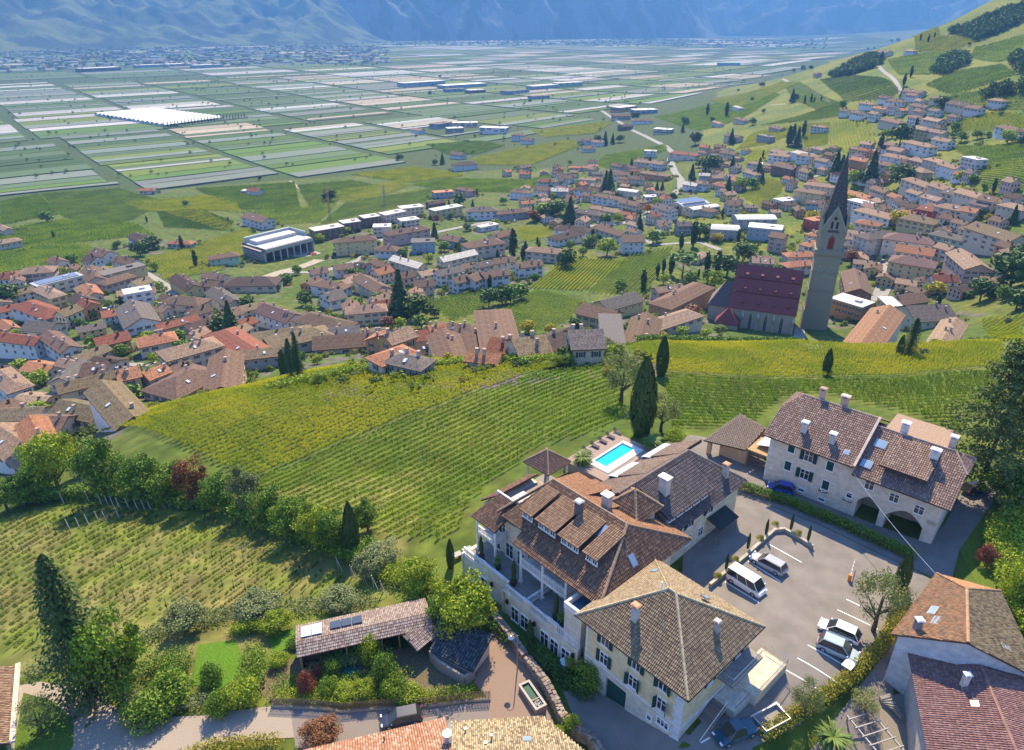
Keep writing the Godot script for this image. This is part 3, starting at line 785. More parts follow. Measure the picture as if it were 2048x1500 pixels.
const NEAR_TREES := [
[-46.9,-54.6,21.1,5.3,"F","tall dark fir, left of the garden lawn"],
[-43.1,-53.9,13.8,3.9,"N","leafy green tree, left of the garden lawn"],
[-90.3,-115.2,15.6,5.5,"N","leafy green tree, second nearest in front of the lower left houses"],
[-76.4,-108.4,14.1,4.7,"N","leafy green tree, second nearest beyond the row of slanted vine posts"],
[-90.1,-126,7.6,4.8,"N","leafy green tree, right of the lower left houses"],
[-68.6,-107.2,11,4.2,"N","leafy green tree, nearest beyond the row of slanted vine posts"],
[-61.9,-105.1,8.8,3.9,"N","leafy green tree, left of the middle of the tree hedge"],
[-56.8,-103.1,11.2,3.4,"R","rust-tinged tree, left of the middle of the tree hedge"],
[-50.8,-99.9,8.4,3.5,"N","leafy green tree, in front of the middle of the tree hedge"],
[-44.8,-96.9,10.2,3.1,"L","silvery grey-green tree, right of the middle of the tree hedge"],
[-39.8,-92.5,8.5,3.3,"N","leafy green tree, second nearest left of the lower end of the tree hedge"],
[-34.1,-87.4,8.6,3.5,"N","leafy green tree, nearest left of the lower end of the tree hedge"],
[-28.9,-83.1,8.8,3.5,"N","leafy green tree, beyond the lower end of the tree hedge"],
[-25.7,-80.9,8.6,2.9,"N","leafy green tree, nearest right of the lower end of the tree hedge"],
[-22.9,-79.5,9.4,1.2,"C","slim dark cypress, right of the lower end of the tree hedge"],
[-93.8,-110.1,7.5,3.9,"N","leafy green tree, third nearest in front of the lower left houses"],
[-97,-109.4,7,3.5,"N","leafy green tree, fourth nearest in front of the lower left houses"],
[-106.9,-133.9,7.4,4.1,"N","leafy green tree, nearest in front of the lower left houses"],
[-22.2,-86.2,5.7,2.3,"N","leafy green tree, second nearest right of the lower end of the tree hedge"],
[-18,-75.8,4,2.9,"L","silvery grey-green tree, nearest right of the lower end of the tree hedge"],
[-19.1,-73.8,4.4,2.5,"L","silvery grey-green tree, second nearest right of the lower end of the tree hedge"],
[-12.2,-68.7,6.2,2.9,"Y","yellow-green tree, beyond the garden shed"],
[-5.5,-60.8,9.9,3.8,"N","leafy green tree, left of the hotel terrace"],
[-8.4,-62.6,5.9,2.3,"N","leafy green tree, beyond the slate-roofed barn"],
[23,-107.7,15.1,2.4,"C","slim dark cypress, beyond the swimming pool"],
[34.3,-144.9,10,1.5,"C","slim dark cypress, left of the brow below the church"],
[73.3,-147.2,6.8,1.1,"C","slim dark cypress, nearest right of the brow below the church"],
[22.4,-126.8,11.9,4.7,"O","grey-green olive tree, second nearest beyond the swimming pool"],
[26.9,-109.3,7.9,3.3,"O","grey-green olive tree, nearest beyond the swimming pool"],
[47.9,-66,6.3,0.9,"C","slim dark cypress, beyond the tiled house at the lower right"],
[100.2,-161.5,11.3,3,"D","dense dark conifer, right of the brow below the church"],
[99.2,-163.7,5.9,1,"C","slim dark cypress, second nearest right of the brow below the church"],
[68.2,-84.5,25.4,9.5,"K","huge spreading cedar, nearest right of the long pink house"],
[81.1,-96.1,16.1,5.6,"K","huge spreading cedar, second nearest right of the long pink house"],
[41.8,-59.6,8.8,3,"O","grey-green olive tree, right of the car park"],
[29.6,-48.4,6,1.6,"O","grey-green olive tree, in front of the car park"],
[36.9,-50.2,2.6,1.6,"O","grey-green olive tree, in front of the tiled house at the lower right"],
[11.5,-96,4.1,2,"P","fan palm, left of the swimming pool"],
[23.5,-100.3,3.1,2,"P","fan palm, right of the swimming pool"],
[-8.3,-73.7,5,0.6,"C","slim dark cypress, second nearest left of the hotel terrace"],
[2.1,-59.9,3.6,0.5,"C","slim dark cypress, in front of the hotel terrace"],
[-1.6,-69.3,3.8,0.4,"C","slim dark cypress, nearest left of the hotel terrace"],
[26.1,-98.4,2.4,1.3,"S","rounded green shrub, nearest right of the swimming pool"],
[-50,-50,5,1.9,"O","grey-green olive tree, beyond the round lawn by the gravel drive"],
[-37.4,-53.2,5.1,2.5,"S","rounded green shrub, nearest left of the dark green fence gate"],
[-38.9,-51.1,4.3,2.7,"S","rounded green shrub, second nearest left of the dark green fence gate"],
[-31.4,-51.5,3.6,1.5,"S","rounded green shrub, in front of the dark green fence gate"],
[-29.1,-52.6,4.6,1.9,"S","rounded green shrub, right of the dark green fence gate"],
[-33.9,-55.6,3.4,1.4,"S","rounded green shrub, left of the garden lawn"],
[-41,-65,4.4,2.8,"L","silvery grey-green tree, nearest beyond the garden lawn"],
[-32.4,-66.9,4.2,3.1,"L","silvery grey-green tree, second nearest beyond the garden lawn"],
[-28.8,-63.9,3.3,1.9,"Y","yellow-green tree, left of the garden shed"],
[-22.1,-67.6,3.1,2.7,"L","silvery grey-green tree, beyond the garden shed"],
[-22.5,-53.7,3.9,1.1,"T","reddish shrub, right of the garden lawn"],
[-21.9,-56.1,2.2,0.9,"T","reddish shrub, in front of the garden shed"],
[-20.3,-56.1,2.8,1.2,"S","rounded green shrub, second nearest in front of the garden shed"],
[-20,-53.6,2.9,1.2,"S","rounded green shrub, left of the dark parked car in the lane"],
[-16.4,-58.1,4.6,1.5,"S","rounded green shrub, nearest in front of the garden shed"],
[-14.2,-55.2,4.7,1.6,"S","rounded green shrub, left of the slate-roofed barn"],
[-12.8,-52.9,3.9,1.5,"S","rounded green shrub, second nearest beyond the dark parked car in the lane"],
[-16,-52.9,2.7,1.4,"Y","yellow-green tree, beyond the dark parked car in the lane"],
[-18.2,-53,2,1.3,"Y","yellow-green tree, left of the dark parked car in the lane"],
[-11.1,-52.5,2.7,1.5,"S","rounded green shrub, nearest beyond the dark parked car in the lane"],
[-19.5,-47.8,3,2.2,"R","rust-tinged tree, left of the dark parked car in the lane"],
[6,-48.6,3,1.2,"S","rounded green shrub, in front of the dry-stone wall"],
[4.9,-47.8,2.1,0.9,"Y","yellow-green tree, in front of the dry-stone wall"],
[8.6,-54.3,4.6,1.9,"S","rounded green shrub, nearest beyond the dry-stone wall"],
[7.1,-56.5,2.8,1.2,"S","rounded green shrub, second nearest beyond the dry-stone wall"],
[-1,-75.6,1.8,0.7,"S","rounded green shrub, beyond the hotel terrace"],
[59.8,-68.9,4,1.3,"T","reddish shrub, beyond the tiled house at the lower right"],
[31.6,-45.9,3.3,2,"P","fan palm, in front of the car park"],
[54.6,-56.9,3.8,1.3,"S","rounded green shrub, right of the tiled house at the lower right"],
[59.2,-62.2,6.1,2,"S","rounded green shrub, beyond the tiled house at the lower right"],
[69.2,-82.2,6,3.2,"N","leafy green tree, nearest right of the long pink house"],
[71.2,-80.5,7.5,3.2,"N","leafy green tree, second nearest right of the long pink house"],
[100.4,-313.6,3.1,3.4,"S","rounded green shrub, nearest left of the brow below the church"],
[42.2,-106.8,2.9,1.8,"S","rounded green shrub, left of the long pink house"],
[27.9,-102.6,3.5,1.7,"S","rounded green shrub, second nearest right of the swimming pool"],
[17.4,-163,3.9,2.8,"L","silvery grey-green tree, right of the old street of roofs"],
[13,-155.3,4.7,2.7,"N","leafy green tree, right of the old street of roofs"],
[44.8,-260.8,4.8,2.8,"S","rounded green shrub, second nearest left of the brow below the church"],
[24.4,-172.4,4.8,3.5,"L","silvery grey-green tree, left of the brow below the church"],
[8.8,-156.9,2.3,1.7,"S","rounded green shrub, right of the old street of roofs"],
[-16.5,-168.6,2.8,2.7,"Y","yellow-green tree, right of the old street of roofs"],
[-25.5,-166.2,3.2,2.6,"S","rounded green shrub, in front of the old street of roofs"],
[-32,-165.4,3.6,2.4,"S","rounded green shrub, nearest left of the old street of roofs"],
[-39.6,-164.2,3.2,2.3,"S","rounded green shrub, second nearest left of the old street of roofs"],
[-48.8,-158.9,4.3,2.8,"N","leafy green tree, left of the old street of roofs"],
[-73.6,-203.6,10.2,1.5,"C","slim dark cypress, left of the old street of roofs"],
[-57.6,-170.5,14.7,2.2,"D","dense dark conifer, nearest left of the old street of roofs"],
[-59,-168.2,12.5,1.7,"D","dense dark conifer, second nearest left of the old street of roofs"],
[-29.9,-51.7,2.3,1.1,"Y","yellow-green tree, right of the dark green fence gate"],
[-26.9,-57.9,2.4,1.2,"S","rounded green shrub, right of the garden lawn"],
[-26.1,-61.1,1.6,1.1,"S","rounded green shrub, left of the garden shed"],
]
const VINEYARDS := [
["P",[-50.0,-111.0,-108.8,-160.2,-108.3,-192.1,-95.9,-215.9,-47.4,-185.2,-22.2,-227.3,13.3,-159.3,26.0,-165.2],-0.749,1.9,0.6,1.3,"py","broad yellow-green pergola vineyard sloping down to the old village roofs"],
["R",[-49.5,-109.7,26.2,-163.8,21.9,-117.0,15.1,-109.6,8.7,-108.2,3.2,-106.2,0.9,-101.4,-5.2,-93.5,-6.7,-89.3,-7.3,-82.4,-10.4,-80.2,-17.3,-82.2,-25.7,-89.4,-37.2,-100.7],-0.749,1.95,0.7,0.95,"gy","striped green vineyard with tight rows beside the gabled hotel"],
["R",[34.7,-144.9,96.4,-140.1,108.9,-139.5,93.8,-117.7,74.9,-103.0,74.7,-111.8,65.9,-132.9,55.7,-128.4,43.9,-111.8,29.0,-109.1],0.115,2.0,0.7,0.95,"g","level green vine rows behind the long pink house"],
["P",[30.6,-173.7,91,-274,83.8,-180.8,102.4,-178.7,120.2,-176.5,166,-221,110.4,-143.1,97.6,-142.0,35.0,-146.5],0.030,1.9,0.65,1.25,"py","bright yellow vineyard on the brow below the church"],
["S",[-94.3,-103.8,-81.0,-107.1,-51.1,-97.3,-36.2,-86.5,-31.7,-82.1,-18.1,-68.9,-21.8,-69.0,-30.0,-67.7,-38.9,-67.0,-44.2,-65.6,-49.3,-67.3,-52.3,-62.8,-57.5,-62.8,-66.5,-65.8],-1.185,2.0,0.5,0.8,"d","sparse young vineyard on the grassy slope below the hedge of trees"],
["R",[-17,-306,13,-375,40,-351,24,-308,8,-292,-3,-272],-1.092,2.2,1.0,1.1,"gy","ruled vineyard plot wedged between the old roofs and the row houses"],
["P",[10,-378,36,-468,78,-455,40,-372],-1.255,2.2,1.0,1.3,"y","yellow-green vineyard above the ruled plot in mid village"],
["R",[42,-370,83,-474,116,-490,92,-424,72,-358],-1.166,2.4,1.0,1.1,"gy","vineyard terrace in front of the cypress group"],
["P",[-46,-359,-18,-380,-13,-345,-29,-315],-0.656,2.4,1.2,1.3,"g","flat green vineyard patch beside the fir clump"],
["P",[3,-581,35,-579,42,-553,7,-520],-0.905,2.4,1.2,1.3,"y","small vineyard between the twin cypresses and the parking lot"],
["P",[211,-654,251,-708,264,-682,213,-603],-0.938,2.4,1.2,1.3,"y","narrow vineyard beside the curved-roof sports halls"],
["P",[255,-794,286,-877,303,-859,267,-770],-1.141,2.4,1.3,1.4,"yy","glowing yellow vineyard plot among villas"],
["R",[389,-905,413,-861,372,-745,335,-721,337,-774],-1.213,3.2,1.0,1.5,"y","pale vineyard square ruled by rows of posts"],
["R",[395,-663,413,-592,339,-472,330,-499,373,-590],1.599,2.8,1.2,1.4,"gy","hillside vineyard at the right edge above the village"],
["R",[366,-941,387,-904,348,-809,329,-822],0.644,2.8,1.2,1.4,"y","yellow vineyard left of the square of posts"],
["R",[340,-1017,383,-991,426,-976,400,-914,370,-954],0.960,3.0,1.6,1.7,"g","long green vineyard under the curving hill road"],
["R",[433,-734,462,-714,468,-683,444,-642,433,-683,417,-698],0.838,2.8,1.4,1.5,"y","bright strip vineyard over the right-hand houses"],
["P",[-522,-721,-514,-771,-420,-650,-431,-625,-441,-600],-0.914,2.8,2.0,2.0,"g","green vineyard corner by the turquoise pool"],
["P",[-511,-771,-445,-809,-388,-759,-362,-738,-340,-629,-359,-591,-415,-645],-1.325,2.8,2.0,2.0,"g","wide dark green vineyard beyond the pool garden"],
["P",[-401,-727,-365,-744,-331,-765,-288,-736,-257,-664,-312,-683,-350,-670],-0.528,2.8,2.0,2.0,"y","mottled yellow vineyard in the middle of the valley edge"],
["P",[-338,-670,-305,-687,-244,-615,-239,-578,-296,-593],0.447,2.8,1.8,1.9,"g","darker vineyard with fine ruled lines near the white farmhouse"],
["P",[-340,-678,-313,-697,-248,-608,-232,-582,-243,-578],0.655,2.8,1.8,1.9,"yy","narrow bright yellow vineyard wedge"],
["P",[-427,-578,-403,-626,-329,-609,-289,-560,-318,-539,-340,-523,-387,-520],-0.435,2.8,1.8,1.9,"gy","lower green vineyard with the farm track"],
["P",[-378,-506,-365,-521,-323,-520,-297,-493,-292,-454,-317,-435,-318,-417],-1.080,2.6,1.6,1.7,"gy","vineyard behind the pink apartment house"],
["P",[-254,-471,-238,-543,-223,-593,-187,-497,-194,-441,-215,-416],-1.380,2.6,1.6,1.7,"y","yellow-green vineyard left of the unfinished concrete hall"],
["P",[-360,-810,-302,-823,-255,-840,-202,-671,-262,-677],-0.735,2.8,2.2,2.1,"g","green vineyard round the lone red-roofed farm"],
["P",[-245,-815,-190,-842,-149,-803,-178,-733,-196,-682],-0.779,2.8,2.2,2.1,"g","vineyard beside the pale farm track"],
["P",[-257,-664,-196,-682,-176,-725,-169,-613,-217,-599],-1.014,2.8,2.2,2.1,"gy","vineyard strip behind the pylons"],
["P",[-196,-766,-131,-837,-115,-808,-136,-731,-167,-705],-1.040,2.8,2.2,2.1,"y","yellow vineyard panel between two dark ones"],
["P",[-166,-602,-165,-697,-123,-745,-69,-798,-86,-702,-139,-643],-1.066,2.8,2.2,2.1,"g","dark vineyard behind the unfinished apartment row"],
["P",[-115,-808,-73,-845,21,-819,64,-875,14,-746,-50,-756],-0.231,2.8,2.2,2.1,"gy","vineyard behind the middle houses"],
["P",[-200,-888,-126,-939,-77,-893,-57,-864,-117,-822],-0.208,2.8,2.4,2.2,"y","vineyard in front of the dark-roofed farmhouse"],
["P",[-137,-1155,-52,-1185,-11,-1119,-46,-1045,-88,-1035],-0.362,3.0,2.4,2.3,"g","dark green vineyard below the white office blocks"],
["P",[-54,-1001,-3,-1075,92,-1159,101,-1088,23,-920,-42,-946],-0.816,3.0,2.4,2.3,"y","yellow vineyard beside the grey netted strip"],
["P",[103,-900,126,-983,177,-1007,217,-1041,209,-980,169,-922,125,-835],-0.751,2.8,2.0,2.0,"gy","ruled vineyard behind the white cube house"],
["P",[31,-1291,142,-1350,184,-1361,137,-1217,54,-1200],-0.642,3.2,2.6,2.4,"y","vineyard along the road out of the village"],
["P",[268,-1396,374,-1492,509,-1554,463,-1305,348,-1135,286,-1123],-0.520,3.2,2.6,2.5,"gy","vineyard at the toe of the hill"],
["P",[424,-1613,546,-1550,525,-1385,487,-1374,400,-1314],0.856,3.4,2.8,2.6,"y","yellow vineyard above the hill toe"],
["P",[505,-1404,525,-1385,431,-1021,421,-933,399,-967,426,-1131],1.717,3.2,2.4,2.3,"gy","vineyard inside the bend of the hill road"],
["P",[527,-1303,543,-1227,525,-1089,470,-916,450,-908,427,-965],1.593,3.2,2.4,2.3,"g","green vineyard under the dark wood"],
["P",[607,-1246,647,-1198,653,-1154,602,-1093,535,-978,537,-1057],0.657,3.4,2.6,2.5,"gy","vineyard right of the hill farm"],
["P",[3078,-6413,704,-1285,710,-1182,658,-1163,641,-1231],1.312,3.6,3.0,2.8,"y","high yellow vineyard under the forest"],
["P",[688,-1153,741,-1131,642,-968,602,-949,659,-1111],0.523,3.6,2.8,2.7,"gy","high vineyard at the right edge"],
["P",[497,-914,564,-954,583,-917,531,-807,498,-807,480,-827],0.438,3.2,2.6,2.5,"g","terraced green vineyard below the right wood"],
["P",[486,-812,493,-727,472,-689,463,-725,441,-768,460,-846],1.300,3.2,2.4,2.3,"gy","vineyard band over the upper houses"],
["P",[624,-1422,663,-1397,611,-1255,590,-1267],1.296,3.6,2.8,2.6,"y","tiny vineyard beside the hill farm"],
["P",[274,-896,314,-972,329,-980,369,-933,356,-912,307,-888],-0.200,2.8,1.8,1.9,"y","vineyard ribbon above the villas"],
["R",[210,-293,215,-275,143.1,-179.8,171,-228],-0.698,2.6,1.0,1.2,"y","vineyard corner with slanting rows at the right edge below the church barns"],
]
const FORESTS := [
[528,-1275,580,-1337,630,-1360,611,-1266,581,-1213,538,-1215],
[541,-986,622,-1120,651,-1129,645,-1087,594,-1002,532,-938],
[715,-1285,754,-1282,825,-1281,777,-1196,729,-1181,704,-1185],
[475,-776,495,-768,509,-756,495,-731,477,-748],
[605,-938,650,-982,527,-787,534,-813],
]
const ROADS := [
[[129.3,-1834,189.9,-1715.5,193.1,-1408.5,200.3,-1255.3,209,-1157.4,213.4,-1021,209.6,-952.3,194.7,-894.4,182.2,-805.1,178.6,-757.5,170,-717.8,150.3,-674.4,135.2,-644.6,115.4,-608.3],7.5,"road","pale main road curving through the village"],
[[574.8,-1619.4,507.2,-1360,467.3,-1165.9,435.6,-1056.5,423.9,-1001.8],5,"road","grey hill road bending below the wood"],
[[581.5,-1218.3,532.3,-1075,485.8,-957,467.9,-907.3],5,"road","grey farm road dropping from the hill farm"],
[[334.7,-1167.4,362.6,-1185.5,391.7,-1205.9,415.4,-1208.3,420,-1155.2],3.5,"track","pale track at the foot of the hill"],
[[-263.9,-851.7,-236.1,-793.9,-211.3,-738.1],4,"track","pale farm track ending in the vineyards"],
[[-236.2,-434.7,-208.8,-403.1,-193.4,-379,-176.7,-345.4,-160.5,-315.2],5,"road","lane between the gabled houses and walled gardens"],
[[-136.1,-482.7,-144.1,-460.6,-153,-445.5,-158.5,-422.7],9,"track","dusty building-site yard before the concrete hall"],
[[-153,-445.5,-126.3,-444.1,-106.9,-478.8,-103.9,-543.2,-70.1,-557.5,-43.7,-584.4,-10.5,-613.6],6,"road","street passing the yellow apartment blocks"],
[[44,-577.6,65,-580.1,90,-581.1,118.7,-602.8],7,"road","broad street by the car park trees"],
[[95.6,-538.2,104,-499.9,136.7,-500.7,144.7,-476.7],5,"road","lane under the twin cypresses"],
[[241.7,-450.2,229.7,-413.8,211.7,-381.4,196.8,-358.3],8,"road","square lined with parked cars beside the church tower"],
[[-237.1,-345.5,-213.3,-340.4,-213.4,-355.2],5,"road","garden drive with two parked cars"],
[[-231,-289.1,-196.4,-270.4,-174.8,-256.1,-144,-252.3],4,"road","narrow lane through the lower old village"],
[[144.3,-326.1,83.8,-180.8,82.6,-171.9],5,"road","steep path down to the church door"],
[[313.4,-691.3,300.3,-680,273.7,-681.2],5,"road","drive beside the wooden chalet"],
]
const SMALL_HOUSES := [221,-433,64,12,9,4,4,4,216,-419,162,10,7,5,1,4,218,-409,62,11,9,5,2,0,217,-390,51,8,9,5,2,0,221,-376,147,10,8,5,2,4,220,-361,112,9,9,4,2,0,237,-479,134,12,8,5,2,4,230,-376,57,11,8,4,1,1,233,-363,174,12,7,7,0,2,232,-343,17,11,8,5,4,1,252,-464,21,10,9,5,0,0,244,-342,164,10,7,5,1,4,264,-551,111,9,9,4,1,9,261,-538,30,8,7,5,0,2,262,-357,172,11,8,5,4,2,277,-544,123,11,8,7,2,4,278,-528,15,8,8,7,2,4,278,-492,121,10,8,7,0,3,281,-452,38,10,7,5,1,0,281,-389,105,10,7,7,3,0,277,-378,73,13,9,5,2,0,291,-618,23,8,9,4,1,1,289,-574,116,10,9,5,1,3,291,-559,96,11,9,5,1,4,291,-528,91,10,8,7,0,1,297,-496,120,9,8,5,3,0,289,-463,130,9,8,7,1,0,292,-454,119,9,8,5,1,0,290,-439,127,11,7,5,1,0,307,-660,121,12,7,6,0,2,311,-642,28,11,8,5,0,1,312,-632,114,9,7,4,0,0,311,-613,18,12,8,7,1,4,304,-436,108,8,8,6,4,0,326,-690,34,10,8,6,0,5,323,-617,13,9,8,7,3,0,338,-718,126,10,8,5,2,9,340,-702,125,10,8,5,4,2,341,-688,48,13,8,6,3,4,341,-630,10,11,8,7,0,0,338,-539,106,11,9,5,0,2,337,-528,96,8,7,7,1,5,335,-480,99,8,8,7,4,4,351,-724,125,12,9,6,1,4,351,-691,131,9,9,6,0,1,352,-627,99,10,8,5,3,0,-6,-853,37,8,9,6,1,3,15,-852,136,12,7,5,0,0,15,-832,161,12,9,6,1,2,14,-743,79,11,9,6,1,4,13,-684,145,10,7,5,1,0,14,-662,23,12,8,6,1,3,14,-643,20,11,9,4,3,0,38,-851,86,10,9,4,4,4,30,-743,163,10,7,5,1,0,31,-701,96,10,8,5,1,0,30,-682,60,12,9,4,1,4,33,-660,106,11,9,5,1,0,33,-637,23,8,7,5,2,0,30,-619,20,11,9,4,3,3,30,-602,108,9,9,5,0,4,36,-576,66,10,8,6,3,5,53,-873,171,8,9,6,0,0,56,-851,81,10,8,6,3,2,52,-832,157,11,9,5,0,1,55,-770,158,8,8,7,0,5,51,-743,167,9,8,4,1,3,57,-728,168,10,8,5,4,2,59,-685,144,12,7,5,0,2,52,-662,47,13,9,7,2,0,54,-642,54,8,9,5,1,4,58,-574,64,12,9,7,1,4,51,-558,164,11,7,4,0,0,58,-513,131,9,8,5,2,5,72,-832,168,9,9,5,2,9,79,-784,163,9,7,4,2,2,72,-742,48,10,8,7,3,3,74,-685,135,12,7,6,1,0,76,-639,139,8,9,4,1,2,79,-579,150,8,8,5,0,1,72,-557,39,9,9,5,1,0,99,-891,170,11,8,6,0,0,98,-873,2,11,8,4,0,3,97,-847,91,11,7,5,0,0,94,-832,137,8,9,7,1,9,97,-811,176,12,9,5,4,5,95,-787,162,9,9,4,2,0,101,-769,163,8,9,4,0,5,97,-745,146,13,7,5,1,5,97,-702,144,12,8,4,0,0,99,-597,145,13,8,5,4,2,100,-580,123,8,8,5,1,3,98,-556,132,11,8,5,0,4,94,-533,132,9,9,5,0,0,114,-829,142,10,8,4,2,0,121,-811,164,9,8,5,1,5,121,-768,159,13,8,5,1,0,116,-749,160,11,7,5,1,0,116,-728,145,9,8,5,3,4,116,-704,154,10,9,5,0,1,117,-664,103,9,7,4,3,5,116,-639,34,10,8,6,2,9,116,-576,36,8,9,7,1,2,121,-557,9,11,9,5,0,5,117,-538,92,10,7,6,1,0,137,-852,48,9,8,5,1,0,140,-830,138,9,8,6,1,0,139,-812,175,11,8,5,2,2,138,-723,67,10,8,5,2,1,138,-703,60,9,9,4,1,3,142,-686,8,10,8,4,0,9,139,-658,3,10,9,4,4,4,139,-640,94,11,9,7,0,2,160,-888,148,12,9,5,0,0,-304,-421,16,12,7,4,2,4,-305,-411,17,11,9,5,3,3,-301,-397,26,9,9,7,0,2,-291,-436,141,12,9,7,0,0,-287,-424,17,11,7,5,3,9,-289,-393,114,8,7,6,1,0,-290,-382,19,9,8,4,2,4,-272,-442,155,9,9,7,0,1,-276,-425,103,9,7,5,2,0,-270,-409,23,8,9,4,0,1,-271,-368,53,12,7,5,0,9,-272,-351,136,12,9,5,1,4,-260,-424,69,10,8,4,3,4,-259,-336,45,12,8,5,0,2,-241,-377,132,9,9,4,2,4,-211,-381,64,10,9,7,0,9,-211,-365,28,9,9,5,0,4,-213,-332,145,9,8,7,3,2,-216,-320,72,10,7,7,1,9,-200,-364,116,10,9,6,0,0,-194,-330,68,9,8,5,1,9,-197,-323,31,8,9,5,0,2,-196,-303,34,11,8,4,2,5,-199,-246,144,11,9,5,1,1,-180,-349,163,9,7,6,4,0,-184,-248,163,12,9,5,0,3,-168,-271,39,12,9,7,3,2,-171,-259,62,13,8,5,1,9,-165,-214,172,11,9,4,1,4,-168,-203,101,8,9,6,1,0,-151,-317,52,10,8,7,1,0,-156,-245,163,11,9,5,1,1,-136,-336,39,12,9,4,1,9,-138,-318,56,12,9,5,0,0,-136,-306,154,13,8,5,0,9,-126,-336,126,11,7,4,1,0,-124,-302,48,9,8,5,1,2,-121,-286,71,11,7,5,1,4,-125,-278,62,10,7,4,4,4,-123,-233,54,9,7,5,0,0,-119,-416,32,10,7,7,0,4,-118,-395,74,12,8,5,3,0,-97,-409,32,10,9,5,3,0,-96,-398,62,13,8,5,3,4,-79,-411,46,11,9,7,1,3,-81,-332,108,9,8,5,0,0,-64,-395,35,12,8,7,4,0,-68,-361,125,12,8,4,4,0,-69,-348,43,10,9,5,0,4,-65,-331,19,11,7,6,1,2,-51,-416,29,13,9,4,1,4,-52,-361,98,8,7,5,1,4,-52,-347,16,12,9,6,1,0,-52,-332,19,10,8,7,1,4,-28,-427,33,9,9,5,1,0,396,-759,98,9,9,5,2,4,394,-738,15,12,8,5,1,3,414,-715,92,10,8,5,1,1,433,-848,101,10,9,7,0,1,432,-828,11,9,9,6,1,3,433,-793,106,9,9,7,1,0,436,-733,101,12,9,5,1,0,453,-834,94,11,8,6,0,4,201,-699,45,13,9,4,1,4,202,-684,127,12,8,5,1,2,195,-664,47,8,7,5,0,4,196,-643,21,11,9,6,2,4,198,-621,94,8,8,5,1,0,202,-598,1,11,9,4,4,5,222,-818,126,8,8,5,3,4,218,-800,124,13,8,6,1,2,223,-783,143,11,9,5,2,5,217,-759,170,12,7,4,4,0,216,-738,73,13,8,4,0,9,221,-723,1,9,8,5,0,4,220,-703,100,12,8,5,1,3,217,-680,47,11,8,5,4,3,221,-604,120,11,9,5,3,1,217,-580,6,8,8,4,1,4,242,-919,146,11,9,7,1,3,236,-897,140,12,8,4,1,0,242,-879,36,12,9,7,4,1,236,-857,36,11,9,6,4,5,240,-821,127,9,7,5,2,0,240,-798,133,9,8,4,1,4,240,-777,140,11,8,5,1,4,236,-762,49,11,9,6,1,5,243,-739,132,9,7,5,0,4,235,-601,16,11,9,5,1,1,236,-577,83,12,8,6,3,0,256,-901,152,13,9,7,3,0,258,-881,123,13,7,5,1,0,256,-863,127,9,9,7,0,5,257,-823,123,8,9,4,4,9,262,-739,140,8,7,4,2,0,262,-679,117,9,8,5,0,2,259,-662,48,12,7,6,1,1,258,-582,165,9,9,6,0,0,256,-564,20,9,7,7,4,2,276,-860,32,11,7,4,0,0,279,-742,133,11,9,4,3,0,282,-696,33,13,8,7,4,9,279,-682,108,12,8,7,1,9,277,-660,54,10,8,4,1,2,297,-821,101,11,7,4,3,9,302,-721,34,10,8,5,2,2,296,-684,110,9,8,4,1,4,299,-656,114,13,9,6,0,3,315,-782,20,10,8,5,2,9,315,-719,114,11,8,6,3,0,336,-759,107,10,8,4,2,0]
const LANDMARKS := ["the church tower","the red church roof","the unfinished concrete hall","the big fir clump","the solar-roofed hall","the curved-roof sports halls","the square of posts","the main road bend","the white office blocks","the stepped-gable house","the ruled village vineyard","the red-roofed white house","the blue-grey factory sheds","the big dark oak by the right edge","the barn with the tower shadow","the umbrella pine","the wooden chalet","the hill farm","the white-roofed row house","the orange-roofed big house","the yellow square building","the flat white cube","the lower left corner hedge"]
